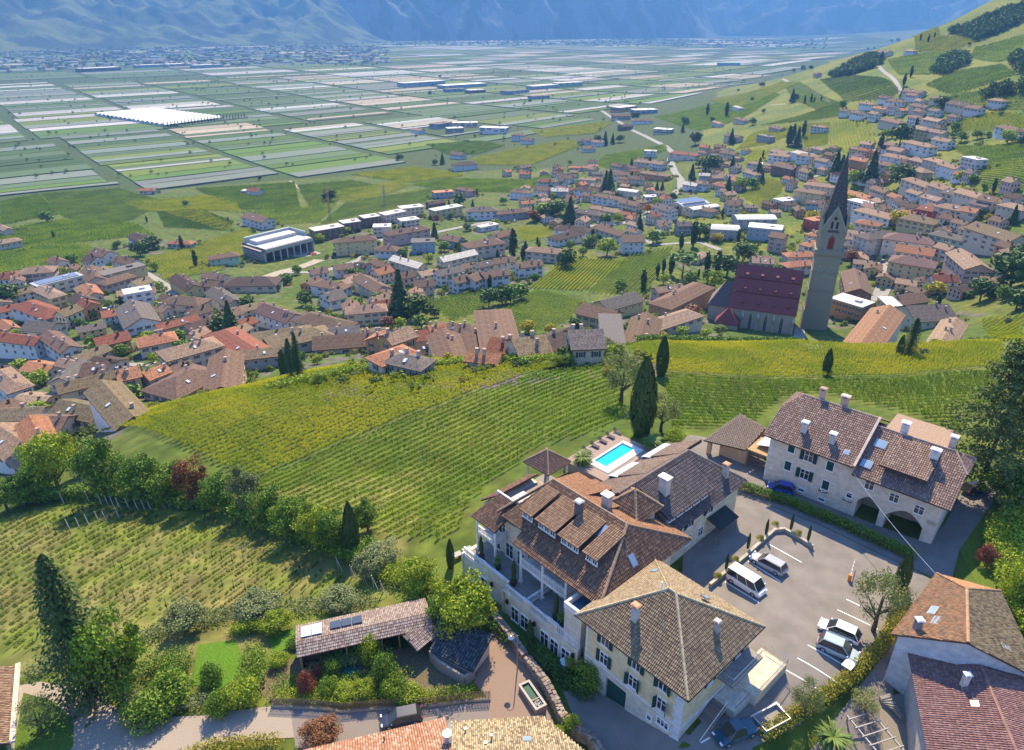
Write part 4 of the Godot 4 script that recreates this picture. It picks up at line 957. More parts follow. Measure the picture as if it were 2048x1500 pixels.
const PARCELS := [
334,492,-903,-855,4,170,327,-902,-865,2,-5,146,-1059,-1011,2,334,492,-853,-818,2,170,327,-932,-903,2,171,321,-1020,-975,6,335,490,-1034,-986,2,4,151,-1120,-1071,3,335,490,-984,-940,3,
335,490,-1113,-1071,4,-5,146,-1009,-978,3,171,321,-974,-938,4,-4,154,-945,-930,2,838,1031,-1197,-1123,3,512,661,-971,-926,6,138,355,-1574,-1502,4,-93,119,-1702,-1627,0,678,836,-934,-889,3,
838,1031,-1120,-1053,6,164,317,-1255,-1212,2,-5,146,-976,-952,4,335,490,-1069,-1036,4,373,583,-1463,-1393,5,512,661,-1085,-1046,2,171,321,-1088,-1062,6,4,151,-1175,-1143,5,335,490,-938,-909,4,
2,145,-1333,-1286,5,1062,1266,-1179,-1106,5,373,583,-1627,-1568,5,2,145,-1283,-1237,3,336,486,-1296,-1252,5,679,831,-1055,-1008,5,336,486,-1212,-1169,4,607,804,-1554,-1487,2,171,321,-1060,-1038,3,
373,583,-1520,-1466,3,135,343,-1762,-1688,6,509,657,-1220,-1174,2,371,585,-1773,-1699,5,138,355,-1623,-1577,0,2,145,-1374,-1335,2,164,317,-1175,-1146,6,607,804,-1484,-1424,5,166,324,-1384,-1341,2,
336,486,-1250,-1214,2,854,998,-924,-882,5,138,355,-1500,-1458,3,512,661,-999,-973,2,831,1044,-1336,-1284,3,135,343,-1825,-1765,0,679,832,-1289,-1240,3,1289,1500,-1324,-1250,4,512,661,-924,-899,4,
342,493,-1393,-1345,1,-85,114,-1888,-1813,4,512,661,-1026,-1001,2,1060,1272,-1335,-1272,2,836,1043,-1698,-1623,1,342,493,-1441,-1395,1,854,998,-1014,-976,5,373,583,-1565,-1523,2,371,585,-1696,-1635,4,
166,324,-1339,-1301,5,679,832,-1196,-1151,1,831,1044,-1256,-1208,5,135,343,-1685,-1631,2,4,151,-1141,-1122,5,836,1043,-1567,-1498,5,2,145,-1407,-1376,5,600,808,-1747,-1686,3,171,321,-1037,-1022,0,
164,317,-1144,-1121,2,-93,119,-1491,-1454,3,1053,1267,-1521,-1449,5,166,324,-1420,-1386,5,1289,1500,-1118,-1056,4,838,1031,-1051,-1018,2,831,1044,-1488,-1445,1,831,1044,-1407,-1366,3,-93,119,-1624,-1590,0,
606,814,-1949,-1876,5,1053,1267,-1643,-1578,3,-93,119,-1560,-1527,4,2,145,-1235,-1210,5,145,356,-2024,-1957,3,-221,126,-3097,-2944,1,166,324,-1453,-1423,2,2,145,-1207,-1182,5,-93,119,-1759,-1727,3,
509,657,-1270,-1241,0,166,324,-1484,-1455,3,1525,1732,-1246,-1170,3,905,1270,-3099,-2949,0,1060,1272,-1384,-1338,4,2441,2784,-1807,-1650,6,-221,126,-3335,-3191,5,1525,1732,-1324,-1250,2,1289,1500,-1173,-1122,5,
-93,119,-1524,-1494,2,905,1270,-2944,-2799,5,372,573,-1906,-1841,0,600,808,-1636,-1589,2,336,486,-1167,-1144,3,512,661,-1044,-1028,3,164,317,-1210,-1193,3,826,1032,-1889,-1822,2,336,486,-1142,-1120,3,
-83,123,-2139,-2076,5,145,356,-2108,-2051,3,836,1043,-1620,-1571,1,600,808,-1683,-1639,0,1058,1274,-1925,-1853,1,164,317,-1119,-1104,3,371,585,-1816,-1776,0,1525,1732,-1167,-1101,1,831,1044,-1442,-1410,5,
372,573,-2018,-1960,3,1286,1641,-2720,-2597,0,1058,1274,-1762,-1691,3,373,583,-1391,-1365,4,1053,1267,-1575,-1524,5,1062,1266,-1104,-1073,0,336,486,-1318,-1298,1,1289,1500,-1219,-1176,0,831,1042,-2093,-2018,3,
854,998,-973,-950,4,164,317,-1191,-1177,3,-93,119,-1587,-1562,2,-85,114,-1810,-1767,6,529,880,-3493,-3344,2,145,356,-1929,-1879,0,1682,2028,-2473,-2343,3,1062,1266,-1233,-1204,5,144,350,-2267,-2193,0,
854,998,-948,-926,2,1291,1498,-1588,-1531,1,529,880,-3224,-3079,3,1062,1266,-1070,-1041,4,509,657,-1113,-1093,6,2441,2784,-1644,-1524,5,1148,1759,-5425,-5043,5,-83,123,-2045,-1992,0,826,1032,-1818,-1765,3,
910,1255,-3327,-3171,3,509,657,-1291,-1272,1,-85,114,-1930,-1891,0,-92,122,-2252,-2189,3,1053,1267,-1446,-1403,0,372,573,-1957,-1909,0,679,831,-1006,-988,2,600,806,-2042,-1983,5,-93,124,-2418,-2344,6,
509,657,-1172,-1154,2,-215,119,-3552,-3410,4,509,657,-1133,-1115,3,166,324,-1299,-1280,3,1744,1957,-1352,-1283,1,1846,2460,-5350,-4991,4,3230,3848,-4460,-4115,6,831,1044,-1363,-1339,3,2047,2407,-1943,-1853,2,
169,508,-3516,-3389,3,1688,2026,-2953,-2813,1,-93,119,-1724,-1705,0,607,804,-1421,-1397,1,604,801,-2206,-2132,3,1527,1727,-1528,-1462,0,679,832,-1237,-1216,0,1525,1732,-1374,-1328,3,2045,2412,-2670,-2541,2,
2433,2790,-2503,-2362,3,4604,5260,-3322,-2985,5,2806,3157,-2044,-1892,0,509,657,-1239,-1223,4,1060,1272,-1269,-1241,3,-224,122,-3886,-3724,1,679,831,-1143,-1128,0,1846,2460,-5687,-5360,2,831,1044,-1281,-1259,3,
148,496,-3939,-3783,2,2523,3168,-4904,-4618,2,604,801,-2281,-2210,4,2441,2784,-1519,-1423,2,1286,1641,-2811,-2726,3,606,814,-1794,-1755,3,1286,1641,-2592,-2507,0,3927,4555,-3875,-3517,2,509,657,-1151,-1136,6,
376,577,-2235,-2182,5,2054,2417,-2192,-2097,2,368,585,-2495,-2429,6,-93,124,-2516,-2453,4,-221,126,-3186,-3102,5,2441,2784,-1905,-1813,5,529,880,-3338,-3230,4,134,350,-2473,-2405,2,169,508,-3298,-3188,3,
425,1076,-6275,-5901,3,606,814,-1873,-1836,3,5331,5991,-2802,-2406,3,1744,1957,-1414,-1356,1,166,324,-1278,-1263,6,1308,1647,-3218,-3104,3,1688,2026,-2807,-2690,3,1062,1266,-1201,-1181,5,1284,1494,-1746,-1692,3,
831,1042,-1990,-1940,2,145,356,-1875,-1841,6,3230,3848,-4105,-3820,2,1289,1500,-1053,-1025,0,134,350,-2540,-2477,2,606,814,-1832,-1797,3,1291,1498,-1489,-1450,1,1527,1721,-1974,-1898,2,2051,2404,-3371,-3211,5,
1748,1966,-1626,-1562,4,1284,1494,-1802,-1750,6,2449,2796,-2974,-2818,2,2431,2790,-2171,-2072,3,342,493,-1343,-1326,3,1291,1498,-1370,-1333,2,2819,3156,-2531,-2372,1,1290,1637,-3478,-3340,3,2051,2404,-3119,-2964,0,
1978,2182,-1475,-1402,4,2431,2790,-2066,-1969,5,1058,1263,-2066,-2007,2,144,350,-2189,-2142,3,1978,2182,-1398,-1326,2,1284,1494,-1689,-1639,6,2529,3151,-6072,-5673,3,600,808,-1586,-1562,5,1289,1500,-1247,-1222,1,
1291,1498,-1409,-1374,6,2047,2407,-2086,-2020,0,1291,1498,-1528,-1492,3,2449,2796,-2668,-2522,5,2047,2407,-2014,-1948,1,1058,1263,-2003,-1947,2,-97,124,-2680,-2616,2,1308,1647,-2924,-2827,4,679,832,-1214,-1198,0,
602,816,-2501,-2434,6,910,1255,-3433,-3332,0,-85,114,-1984,-1960,2,825,1038,-2385,-2319,3,4604,5260,-2976,-2721,2,-92,122,-2334,-2294,0,1689,2016,-3284,-3156,5,1755,1959,-1215,-1172,2,1527,1721,-1811,-1746,3,
1292,1495,-2308,-2232,1,1284,1494,-1851,-1806,5,1291,1498,-1446,-1413,4,-85,114,-1957,-1933,2,2449,2796,-2811,-2674,4,1846,2460,-4981,-4734,1,5331,5991,-3131,-2813,4,838,1035,-2262,-2206,2,2523,3168,-4608,-4393,3,
2054,2417,-2384,-2311,0,4641,5259,-4251,-3908,6,368,585,-2375,-2325,2,1682,2028,-2679,-2606,0,3204,3541,-1859,-1720,5,1295,1491,-2075,-2015,6,1065,1266,-2275,-2207,1,600,806,-2109,-2071,5,144,350,-2312,-2271,2,
1527,1721,-1742,-1680,0,376,577,-2102,-2063,2,2806,3157,-2158,-2051,6,1748,1966,-1527,-1474,5,831,1042,-1936,-1898,4,1292,1495,-2178,-2108,2,-228,121,-4374,-4224,3,4641,5259,-3898,-3573,3,164,317,-1102,-1095,6,
1308,1647,-3098,-3011,6,1843,2484,-6127,-5802,3,826,1032,-1761,-1731,0,1677,2026,-3624,-3487,2,3927,4555,-4140,-3885,2,1689,2016,-3150,-3034,5,368,585,-2425,-2379,2,5313,5996,-3574,-3226,3,169,508,-3383,-3303,3,
372,584,-2762,-2689,2,425,1076,-6558,-6286,5,537,896,-3817,-3709,5,1522,1728,-2122,-2053,3,1522,1728,-2196,-2127,1,1746,1952,-1872,-1808,0,-280,374,-6832,-6547,4,371,573,-2650,-2588,1,607,804,-1394,-1380,3,
3198,3548,-2552,-2393,1,2215,2418,-1436,-1361,1,-92,122,-2290,-2256,4,1682,2028,-2601,-2536,1,1058,1274,-1687,-1655,4,-87,113,-2911,-2839,3,376,577,-2178,-2143,5,6039,6693,-2920,-2536,3,1284,1494,-1635,-1597,5,
1053,1271,-2487,-2416,6,838,1035,-2202,-2154,0,1977,2197,-1654,-1589,6,1148,1759,-5789,-5589,1,1748,1966,-1470,-1423,4,4604,5260,-2711,-2497,4,145,507,-4543,-4388,5,2433,2790,-2270,-2182,3,2545,3188,-5149,-4919,6,
5313,5996,-3905,-3585,5,-87,113,-2809,-2739,3,596,809,-2797,-2729,5,2546,3152,-6529,-6136,5,596,809,-2724,-2656,1,1527,1721,-1868,-1816,5,537,896,-3602,-3504,5,3206,3871,-6029,-5716,4,-97,124,-2574,-2525,4,
-282,368,-6047,-5861,3,148,496,-3777,-3681,5,-215,119,-3635,-3557,6,376,577,-2139,-2106,2,4612,5279,-5170,-4823,3,3938,4584,-4736,-4445,2,1308,1647,-3005,-2930,0,825,1038,-2440,-2389,5,368,585,-2321,-2281,0,
2045,2412,-2535,-2460,1,-282,368,-5665,-5484,5,164,491,-4184,-4055,3,-280,374,-6536,-6283,3,537,896,-3702,-3608,4,2428,2773,-3211,-3076,2,1058,1274,-1794,-1765,3,1289,1491,-2499,-2428,5,1524,1734,-2495,-2420,4,
1058,1263,-2146,-2105,2,-83,123,-2073,-2048,3,-282,368,-5852,-5675,4,145,356,-1953,-1932,0,2433,2790,-2355,-2276,5,602,816,-2430,-2380,5,372,573,-2044,-2022,2,2428,2784,-3601,-3442,4,1065,1266,-2381,-2328,2,
424,1089,-7511,-7174,2,1746,1952,-1773,-1719,2,145,356,-2048,-2027,2,838,1032,-2710,-2642,6,838,1032,-2614,-2546,3,1058,1274,-1849,-1822,5,3206,3871,-5542,-5254,3,2054,2417,-2253,-2198,1,145,356,-2131,-2111,4,
1284,1494,-1887,-1855,5,2811,3164,-1728,-1659,5,2806,3157,-1886,-1803,0,1295,1491,-2011,-1966,6,537,896,-3910,-3823,3,1290,1637,-3573,-3484,2,1745,1951,-1993,-1931,0,1053,1271,-2663,-2603,1,1677,2026,-3403,-3295,5,
1748,1966,-1670,-1630,3,923,1265,-3902,-3804,2,2545,3188,-5356,-5159,5,2813,3163,-3034,-2911,2,149,347,-2868,-2798,0,3205,3877,-5131,-4925,0,1682,2028,-2530,-2478,3,1296,1646,-4045,-3929,5,1843,2484,-6386,-6138,1,
3240,3889,-6467,-6086,2,905,1270,-2794,-2748,1,1065,1266,-2203,-2155,5,1299,1654,-4509,-4356,3,1146,1771,-6170,-5936,3,1053,1271,-2549,-2492,1,602,816,-2593,-2548,5,1290,1637,-3333,-3248,6,1527,1727,-1564,-1532,4,
-83,123,-2164,-2143,0,2045,2410,-3668,-3548,4,923,1265,-3677,-3584,1,2428,2784,-3751,-3608,5,1744,1957,-1279,-1247,3,2813,3163,-2810,-2694,2,2045,2416,-3942,-3802,4,826,1032,-1728,-1706,2,3573,3933,-2521,-2378,5,
1296,1646,-3922,-3811,2,1977,2197,-1738,-1688,1,-236,113,-4755,-4612,6,3204,3541,-1960,-1865,1,148,496,-3674,-3597,5,137,345,-2776,-2729,3,2045,2410,-3541,-3428,6,2811,3164,-1653,-1592,0,1065,1266,-2324,-2279,0,
371,573,-2583,-2538,5,2054,2417,-2306,-2258,0,1524,1734,-2312,-2251,1,1745,1951,-2137,-2082,3,2045,2412,-2736,-2676,5,3230,3848,-4623,-4469,0,1296,1646,-3691,-3585,3,368,585,-2277,-2244,0,1296,1646,-3804,-3698,5,
1977,2197,-1790,-1743,2,927,1271,-4320,-4199,5,1522,1728,-2048,-1999,0,1745,1951,-2052,-1998,4,3579,3927,-1954,-1835,1,2208,2411,-1754,-1691,3,3202,3544,-2072,-1972,0,134,350,-2401,-2368,3,1292,1495,-2228,-2182,1,
909,1277,-4750,-4604,3,2812,3154,-3522,-3361,1,2045,2412,-2454,-2395,2,1524,1734,-2376,-2317,2,1981,2197,-2000,-1942,4,1148,1759,-5580,-5435,6,-228,121,-4153,-4054,3,1151,1770,-6824,-6526,3,3923,4549,-5565,-5284,2,
-215,119,-3404,-3346,1,2819,3156,-2365,-2278,3,602,816,-2544,-2506,3,-262,370,-7334,-7064,5,2811,3164,-1790,-1734,2,531,885,-4599,-4472,3,6039,6693,-3201,-2932,3,1058,1263,-2101,-2070,2,596,809,-2652,-2603,5,
1977,2197,-1840,-1795,5,3573,3933,-2370,-2244,0,3935,4582,-6035,-5719,2,838,1032,-2541,-2488,2,164,491,-4048,-3951,3,-224,122,-3717,-3647,3,600,806,-2068,-2046,3,1058,1274,-1818,-1797,1,424,1089,-7162,-6901,1,
910,1255,-3166,-3109,2,1295,1491,-1935,-1900,6,-224,122,-3962,-3892,5,-97,124,-2612,-2578,4,600,806,-1979,-1958,2,604,801,-2366,-2336,3,2051,2404,-3205,-3126,3,2050,2401,-4251,-4101,1,838,1035,-2150,-2119,3,
447,1073,-7898,-7538,3,1672,2037,-3913,-3813,3,2434,2646,-1474,-1419,5,6722,7351,-3629,-3245,2,2813,3163,-2686,-2590,1,1527,1727,-1429,-1404,4,1672,2037,-3806,-3709,2,2215,2418,-1535,-1488,0,2431,2790,-1963,-1915,4,
537,878,-4310,-4214,3,1527,1727,-1458,-1433,3,1981,2197,-1937,-1885,0,3566,3917,-2899,-2758,3,1146,1771,-6367,-6181,5,3919,4592,-6733,-6376,4,3938,4584,-4945,-4747,2,-93,124,-2448,-2422,3,2449,2793,-4090,-3943,2,
4641,5259,-3562,-3371,1,148,496,-3590,-3527,6,-87,113,-2734,-2689,6,2051,2404,-2958,-2884,3,537,878,-4119,-4025,3,3566,3917,-2749,-2611,0,1053,1271,-2598,-2554,2,3195,3549,-3437,-3292,6,3927,4555,-4429,-4281,2,
825,1038,-2478,-2444,1,153,498,-4915,-4780,3,137,345,-2587,-2550,2,927,1271,-4015,-3914,2,137,345,-2628,-2591,2,145,507,-4296,-4198,6,425,1076,-5890,-5730,5,5341,5951,-4484,-4198,5,149,347,-2987,-2936,0,
2045,2412,-2843,-2795,3,3191,3542,-3123,-3002,1,3579,3927,-2059,-1961,3,831,1042,-2015,-1994,3,2819,3156,-2272,-2199,1,6051,6681,-4447,-4119,1,3208,3551,-2868,-2759,1,-94,113,-3060,-3010,5,1755,1959,-1238,-1218,3,
1689,2016,-3028,-2965,2,1299,1654,-4348,-4236,5,2813,3163,-2904,-2817,6,1843,2476,-8225,-7865,0,3579,3927,-2219,-2124,6,3962,4302,-2220,-2091,1,1289,1491,-2363,-2318,1,2215,2418,-1483,-1440,1,3202,3544,-2270,-2190,2,
2045,2412,-2789,-2742,0,537,878,-4018,-3932,2,2428,2794,-4397,-4247,5,1748,1966,-1558,-1531,4,3205,3877,-4782,-4638,0,2428,2784,-3434,-3330,2,2805,3161,-3150,-3047,1,144,350,-2336,-2316,2,2053,2399,-4488,-4330,3,
372,584,-2806,-2767,6,927,1271,-4115,-4022,2,1293,1634,-4897,-4747,2,537,880,-4741,-4612,6,1119,1788,-7732,-7424,3,3240,3881,-7606,-7244,3,1686,2023,-4448,-4315,2,1677,2026,-3480,-3410,3,2428,2773,-3068,-2986,5,
3189,3550,-3822,-3667,1,144,350,-2359,-2340,2,6011,6685,-3677,-3436,0,537,878,-4207,-4126,2,4612,5279,-4811,-4609,2,3577,3911,-3323,-3173,3,-236,113,-4504,-4405,6,1682,2012,-4076,-3969,4,2208,2411,-1686,-1640,4,
137,345,-2725,-2693,5,531,885,-4464,-4366,5,530,893,-5081,-4935,4,1807,2491,-7289,-7055,4,2805,3161,-3254,-3157,5,2529,3151,-5662,-5493,6,4612,5255,-6639,-6281,0,137,345,-2688,-2656,0,3204,3541,-1714,-1650,0,
372,573,-1837,-1825,5,-262,370,-7052,-6848,1,604,801,-2332,-2309,3,3198,3548,-2385,-2304,3,923,1265,-3798,-3737,5,6039,6671,-5775,-5388,3,3938,4584,-5118,-4956,5,1748,1966,-1698,-1674,5,1686,2023,-4579,-4456,2,
1119,1788,-8031,-7746,1,-236,113,-4605,-4512,2,1981,2197,-2046,-2005,1,372,584,-2845,-2811,3,3927,4555,-4271,-4151,6,1686,2023,-4307,-4188,3,2809,3171,-4049,-3925,2,3198,3548,-2637,-2559,3,-211,116,-5081,-4958,4,
1524,1734,-2246,-2206,5,145,507,-4380,-4303,0,3205,3877,-4914,-4793,2,1151,1770,-7377,-7172,4,1843,2476,-7609,-7308,2,530,893,-5222,-5090,2,2523,3150,-6914,-6676,0,2208,2411,-1635,-1593,6,166,512,-5175,-5035,4,
3578,3922,-3656,-3507,3,3189,3550,-4016,-3883,3,5341,5951,-4844,-4621,3,1293,1634,-5034,-4906,3,604,801,-2305,-2285,3,-270,366,-8251,-8006,3,3960,4301,-3281,-3131,3,3962,4302,-2331,-2228,5,4612,5279,-4598,-4423,5,
2428,2773,-3288,-3218,1,2051,2416,-5131,-4976,3,6011,6685,-3423,-3219,3,6011,6685,-3893,-3689,0,2812,3160,-4270,-4124,6,6024,6684,-5037,-4751,3,5305,5959,-6223,-5926,0,1978,2182,-1532,-1507,4,1299,1654,-4228,-4141,1,
2805,3161,-3343,-3261,3,1527,1727,-1400,-1383,3,1294,1645,-5276,-5120,4,5305,5959,-5912,-5618,5,1682,2012,-4174,-4084,5,3206,3871,-5705,-5554,0,3195,3549,-3551,-3445,3,-264,394,-9605,-9209,4,1746,1952,-1804,-1777,1,
4349,4673,-2343,-2207,0,1146,1771,-6509,-6378,6,-215,120,-5226,-5095,3,4324,4673,-2721,-2583,5,2515,3182,-7577,-7306,3,909,1277,-4511,-4421,2,435,1066,-9412,-9013,2,4611,5280,-6194,-5952,1,2515,3182,-8012,-7745,3,
166,512,-5446,-5318,3,1689,2025,-5231,-5071,3,1978,2182,-1503,-1479,2,3566,3917,-3004,-2907,3,3919,4592,-6995,-6747,2,2435,2773,-4583,-4431,5,2812,3154,-3627,-3530,0,3959,4306,-2569,-2461,1,2449,2793,-3865,-3764,0,
1295,1491,-1961,-1939,5,917,1272,-4971,-4856,3,2208,2411,-1795,-1759,5,2045,2416,-3795,-3718,1,166,512,-5309,-5184,6,425,1076,-6681,-6569,5,927,1271,-4192,-4122,1,149,347,-2908,-2873,6,2518,3178,-8698,-8358,3,
-280,374,-6273,-6155,3,1837,2492,-8698,-8355,3,5314,5957,-6987,-6633,3,1524,1734,-2415,-2381,2,1807,2491,-7042,-6859,5,-270,366,-7569,-7352,5,-228,121,-4217,-4160,1,1146,1771,-5926,-5805,4,3906,4587,-7345,-7055,5,
923,1265,-3731,-3684,1,1527,1721,-1894,-1873,0,4627,5255,-5534,-5331,0,3191,3542,-2994,-2912,3,4339,4693,-3144,-3004,5,3240,3889,-6849,-6655,5,2435,2773,-4734,-4593,3,-215,120,-5354,-5235,3,6736,7384,-3921,-3666,6,
-92,122,-2185,-2173,0,416,1097,-8498,-8239,4,3962,4302,-2010,-1921,3,529,880,-3073,-3045,3,5324,5949,-5231,-5004,4,1977,2197,-1683,-1658,1,1811,2455,-6841,-6686,5,416,1097,-8766,-8512,2,4628,5253,-7582,-7242,1,
1286,1641,-2501,-2481,3,1299,1654,-4133,-4058,3,3215,3866,-8343,-8006,3,2428,2794,-4238,-4137,6,3202,3544,-2132,-2079,2,2518,3178,-8343,-8032,4,1745,1951,-1927,-1899,0,2045,2416,-4018,-3949,4,825,1038,-2315,-2295,0,
4349,4673,-2198,-2082,0,1981,2197,-1880,-1850,1,909,1277,-4596,-4519,5,6005,6691,-6204,-5883,0,2809,3171,-3854,-3758,6,4612,5279,-4411,-4268,0,1811,2455,-6550,-6403,5,371,573,-2533,-2511,3,-225,111,-5713,-5580,3,
1685,2035,-4760,-4654,6,2812,3160,-4398,-4279,6,825,1038,-2290,-2271,0,530,893,-5333,-5231,3,1151,1770,-7160,-7002,1,1689,2025,-5376,-5240,3,3935,4582,-6220,-6047,3,3960,4301,-3122,-3003,4,3959,4306,-2669,-2577,3,
1843,2476,-7851,-7623,3,1151,1770,-6990,-6836,3,4615,5264,-8218,-7852,5,-94,113,-3005,-2975,2,372,584,-2684,-2660,3,2523,3150,-7103,-6927,3,917,1272,-5128,-5033,2,8124,8770,-4331,-3961,1,537,880,-4921,-4839,6,
537,880,-4831,-4749,6,-249,374,-8646,-8385,1,2546,3157,-9218,-8823,3,-211,116,-4950,-4862,6,918,1252,-5518,-5389,6,424,1089,-6889,-6753,5,3923,4549,-5272,-5134,6,2529,3151,-5482,-5372,2,918,1252,-5317,-5191,5,
3948,4552,-8554,-8161,5,2051,2416,-4967,-4852,5,1294,1645,-5463,-5345,3,1289,1491,-2394,-2368,5,-211,116,-4854,-4768,3,-228,121,-4047,-4000,0,3240,3889,-6643,-6480,5,6741,7380,-4873,-4625,0,2053,2399,-4750,-4655,6,
6707,7355,-6348,-6017,2,1977,2197,-1585,-1564,5,149,347,-3020,-2992,5,1289,1491,-2424,-2398,0,6741,7380,-4611,-4365,1,7427,8059,-4035,-3770,5,2053,2399,-4590,-4497,5,1685,2035,-4862,-4769,3,8105,8794,-5217,-4851,1,
137,345,-2652,-2633,5,918,1252,-5648,-5527,2,450,1086,-10144,-9775,1,3578,3922,-3439,-3337,5,3195,3549,-3217,-3141,0,2546,3157,-9599,-9234,3,-249,374,-9024,-8784,0,1672,2037,-3701,-3654,6,5305,5959,-5604,-5393,2,
4324,4673,-2574,-2474,0,3202,3544,-2183,-2139,0,1292,1495,-2104,-2085,5,-94,113,-2948,-2921,5,1126,1791,-9786,-9463,3,3579,3927,-2117,-2066,6,917,1272,-4848,-4764,2,6024,6684,-5249,-5051,3,6005,6691,-6484,-6219,2,
6051,6681,-4106,-3930,6,1053,1271,-2411,-2390,0,6741,7380,-4351,-4122,1,153,498,-4992,-4924,2,-270,366,-7870,-7707,0,7435,8067,-4723,-4440,3,2812,3154,-3704,-3635,3,2215,2418,-1561,-1540,5,3969,4311,-2912,-2826,0,
7437,8093,-5473,-5167,1,927,1271,-4376,-4327,2,3240,3881,-7821,-7620,0,1981,2197,-2074,-2051,3,-87,113,-2834,-2814,5,3962,4302,-2083,-2018,6,1293,1634,-4738,-4658,6,153,498,-4772,-4707,0,1977,2197,-1559,-1541,0,
-280,374,-6144,-6063,1,3937,4554,-8129,-7853,3,1745,1951,-2077,-2057,1,1148,1759,-5033,-4976,4,1123,1762,-9296,-9052,2,2435,2773,-4911,-4809,6,1843,2484,-5791,-5703,5,3215,3866,-8610,-8359,0,1811,2455,-6674,-6562,3,
4727,5077,-2341,-2244,0,6005,6691,-6742,-6500,3,3206,3871,-5243,-5148,1,6023,6671,-7120,-6804,3,3208,3551,-2701,-2649,4,923,1265,-3476,-3444,5,838,1035,-2115,-2103,1,3577,3911,-3165,-3087,3,5341,5951,-4056,-3923,6,
1689,2025,-4980,-4876,2,2515,3182,-7293,-7122,3,7424,8094,-5893,-5574,0,4611,5280,-5939,-5785,3,2050,2401,-4093,-4031,6,8141,8762,-6099,-5703,3,4628,5253,-7227,-6986,3,447,1073,-8065,-7911,3,3910,4596,-9855,-9480,2,
2813,3163,-2583,-2543,1,1119,1788,-8334,-8180,3,3189,3550,-3659,-3582,3,153,498,-4633,-4574,2,6711,7381,-6854,-6556,1,421,1070,-10618,-10253,2,3225,3882,-10154,-9772,5,153,498,-4699,-4641,0,3935,4582,-5707,-5582,0,
2449,2793,-3935,-3873,2,1837,2492,-9056,-8838,1,6736,7384,-4102,-3935,3,8105,8794,-4834,-4542,4,4339,4693,-2826,-2735,1,4627,5255,-5318,-5188,6,-289,359,-9915,-9626,5,6716,7385,-7433,-7094,3,
]


class MB:
	var v := PackedVector3Array()
	var n := PackedVector3Array()
	var c := PackedColorArray()
	var t := PackedVector2Array()
	func tri(a: Vector3, b: Vector3, d: Vector3, col: Color, hint := Vector3.ZERO, ua := Vector2.ZERO, ub := Vector2.ZERO, ud := Vector2.ZERO) -> void:
		var k := (d - a).cross(b - a).normalized()
		if hint != Vector3.ZERO and k.dot(hint) < 0.0:
			k = -k
			var q := b; b = d; d = q
			var w := ub; ub = ud; ud = w
		v.append(a); v.append(b); v.append(d)
		for i in 3:
			n.append(k); c.append(col)
		t.append(ua); t.append(ub); t.append(ud)
	func quad(a: Vector3, b: Vector3, d: Vector3, e: Vector3, col: Color, hint := Vector3.ZERO) -> void:
		tri(a, b, d, col, hint); tri(a, d, e, col, hint)
	func face(p: Array, col: Color, hint: Vector3, uo := Vector3.ZERO, us := Vector3.ZERO, ut := Vector3.ZERO) -> void:
		for i in range(1, p.size() - 1):
			var a: Vector3 = p[0]
			var b: Vector3 = p[i]
			var d: Vector3 = p[i + 1]
			if us == Vector3.ZERO: tri(a, b, d, col, hint)
			else: tri(a, b, d, col, hint, Vector2((a - uo).dot(us), (a - uo).dot(ut)), Vector2((b - uo).dot(us), (b - uo).dot(ut)), Vector2((d - uo).dot(us), (d - uo).dot(ut)))
	func box(o: Vector3, s: Vector3, col: Color, yaw := 0.0, pitch := 0.0, roll := 0.0) -> void:
		xbox(Transform3D(Basis.from_euler(Vector3(pitch, yaw, roll)), o), s, col)
	func xbox(x: Transform3D, s: Vector3, col: Color) -> void:
		var h := s * 0.5
		for k in 3:
			for sg in [-1.0, 1.0]:
				var nn := Vector3.ZERO; nn[k] = sg
				var a := Vector3.ZERO; a[(k + 1) % 3] = h[(k + 1) % 3]
				var b := Vector3.ZERO; b[(k + 2) % 3] = h[(k + 2) % 3]
				var m := nn * h[k]
				quad(x * (m - a - b), x * (m + a - b), x * (m + a + b), x * (m - a + b), col, x.basis * nn)
	# span: a box from corner to corner
	func span(a: Vector3, b: Vector3, col: Color) -> void:
		box((a + b) * 0.5, (b - a).abs(), col)
	func tube(a: Vector3, b: Vector3, r0: float, r1: float, sides: int, col: Color, caps := true) -> void:
		var w := (b - a).normalized()
		var u := w.cross(Vector3.RIGHT if absf(w.x) < 0.8 else Vector3.UP).normalized()
		var q := w.cross(u)
		for i in sides:
			var d0 := u * cos(TAU * i / sides) + q * sin(TAU * i / sides)
			var d1 := u * cos(TAU * (i + 1) / sides) + q * sin(TAU * (i + 1) / sides)
			quad(a + d0 * r0, a + d1 * r0, b + d1 * r1, b + d0 * r1, col, d0 + d1)
			if caps:
				tri(b, b + d0 * r1, b + d1 * r1, col, w)
				tri(a, a + d0 * r0, a + d1 * r0, col, -w)
	func mesh() -> ArrayMesh:
		var m := ArrayMesh.new()
		if v.is_empty(): return m
		var a := []
		a.resize(Mesh.ARRAY_MAX)
		a[Mesh.ARRAY_VERTEX] = v; a[Mesh.ARRAY_NORMAL] = n; a[Mesh.ARRAY_COLOR] = c; a[Mesh.ARRAY_TEX_UV] = t
		m.add_surface_from_arrays(Mesh.PRIMITIVE_TRIANGLES, a)
		return m

func numbered(called: String) -> String:
	var k: int = used.get(called, 0)
	used[called] = k + 1
	return called if k == 0 else "%s_%03d" % [called, k]

func tag(o: Node3D, label: String, category: String, group := "", kind := "") -> Node3D:
	if label: o.set_meta("label", label)
	if category: o.set_meta("category", category)
	if group: o.set_meta("group", group)
	if kind: o.set_meta("kind", kind)
	return o

func thing(called: String, label: String, category: String, at := Vector3.ZERO, yaw := 0.0, group := "") -> Node3D:
	var o := Node3D.new()
	o.name = numbered(called)
	o.position = at
	o.rotation.y = yaw
	add_child(o)
	return tag(o, label, category, group)

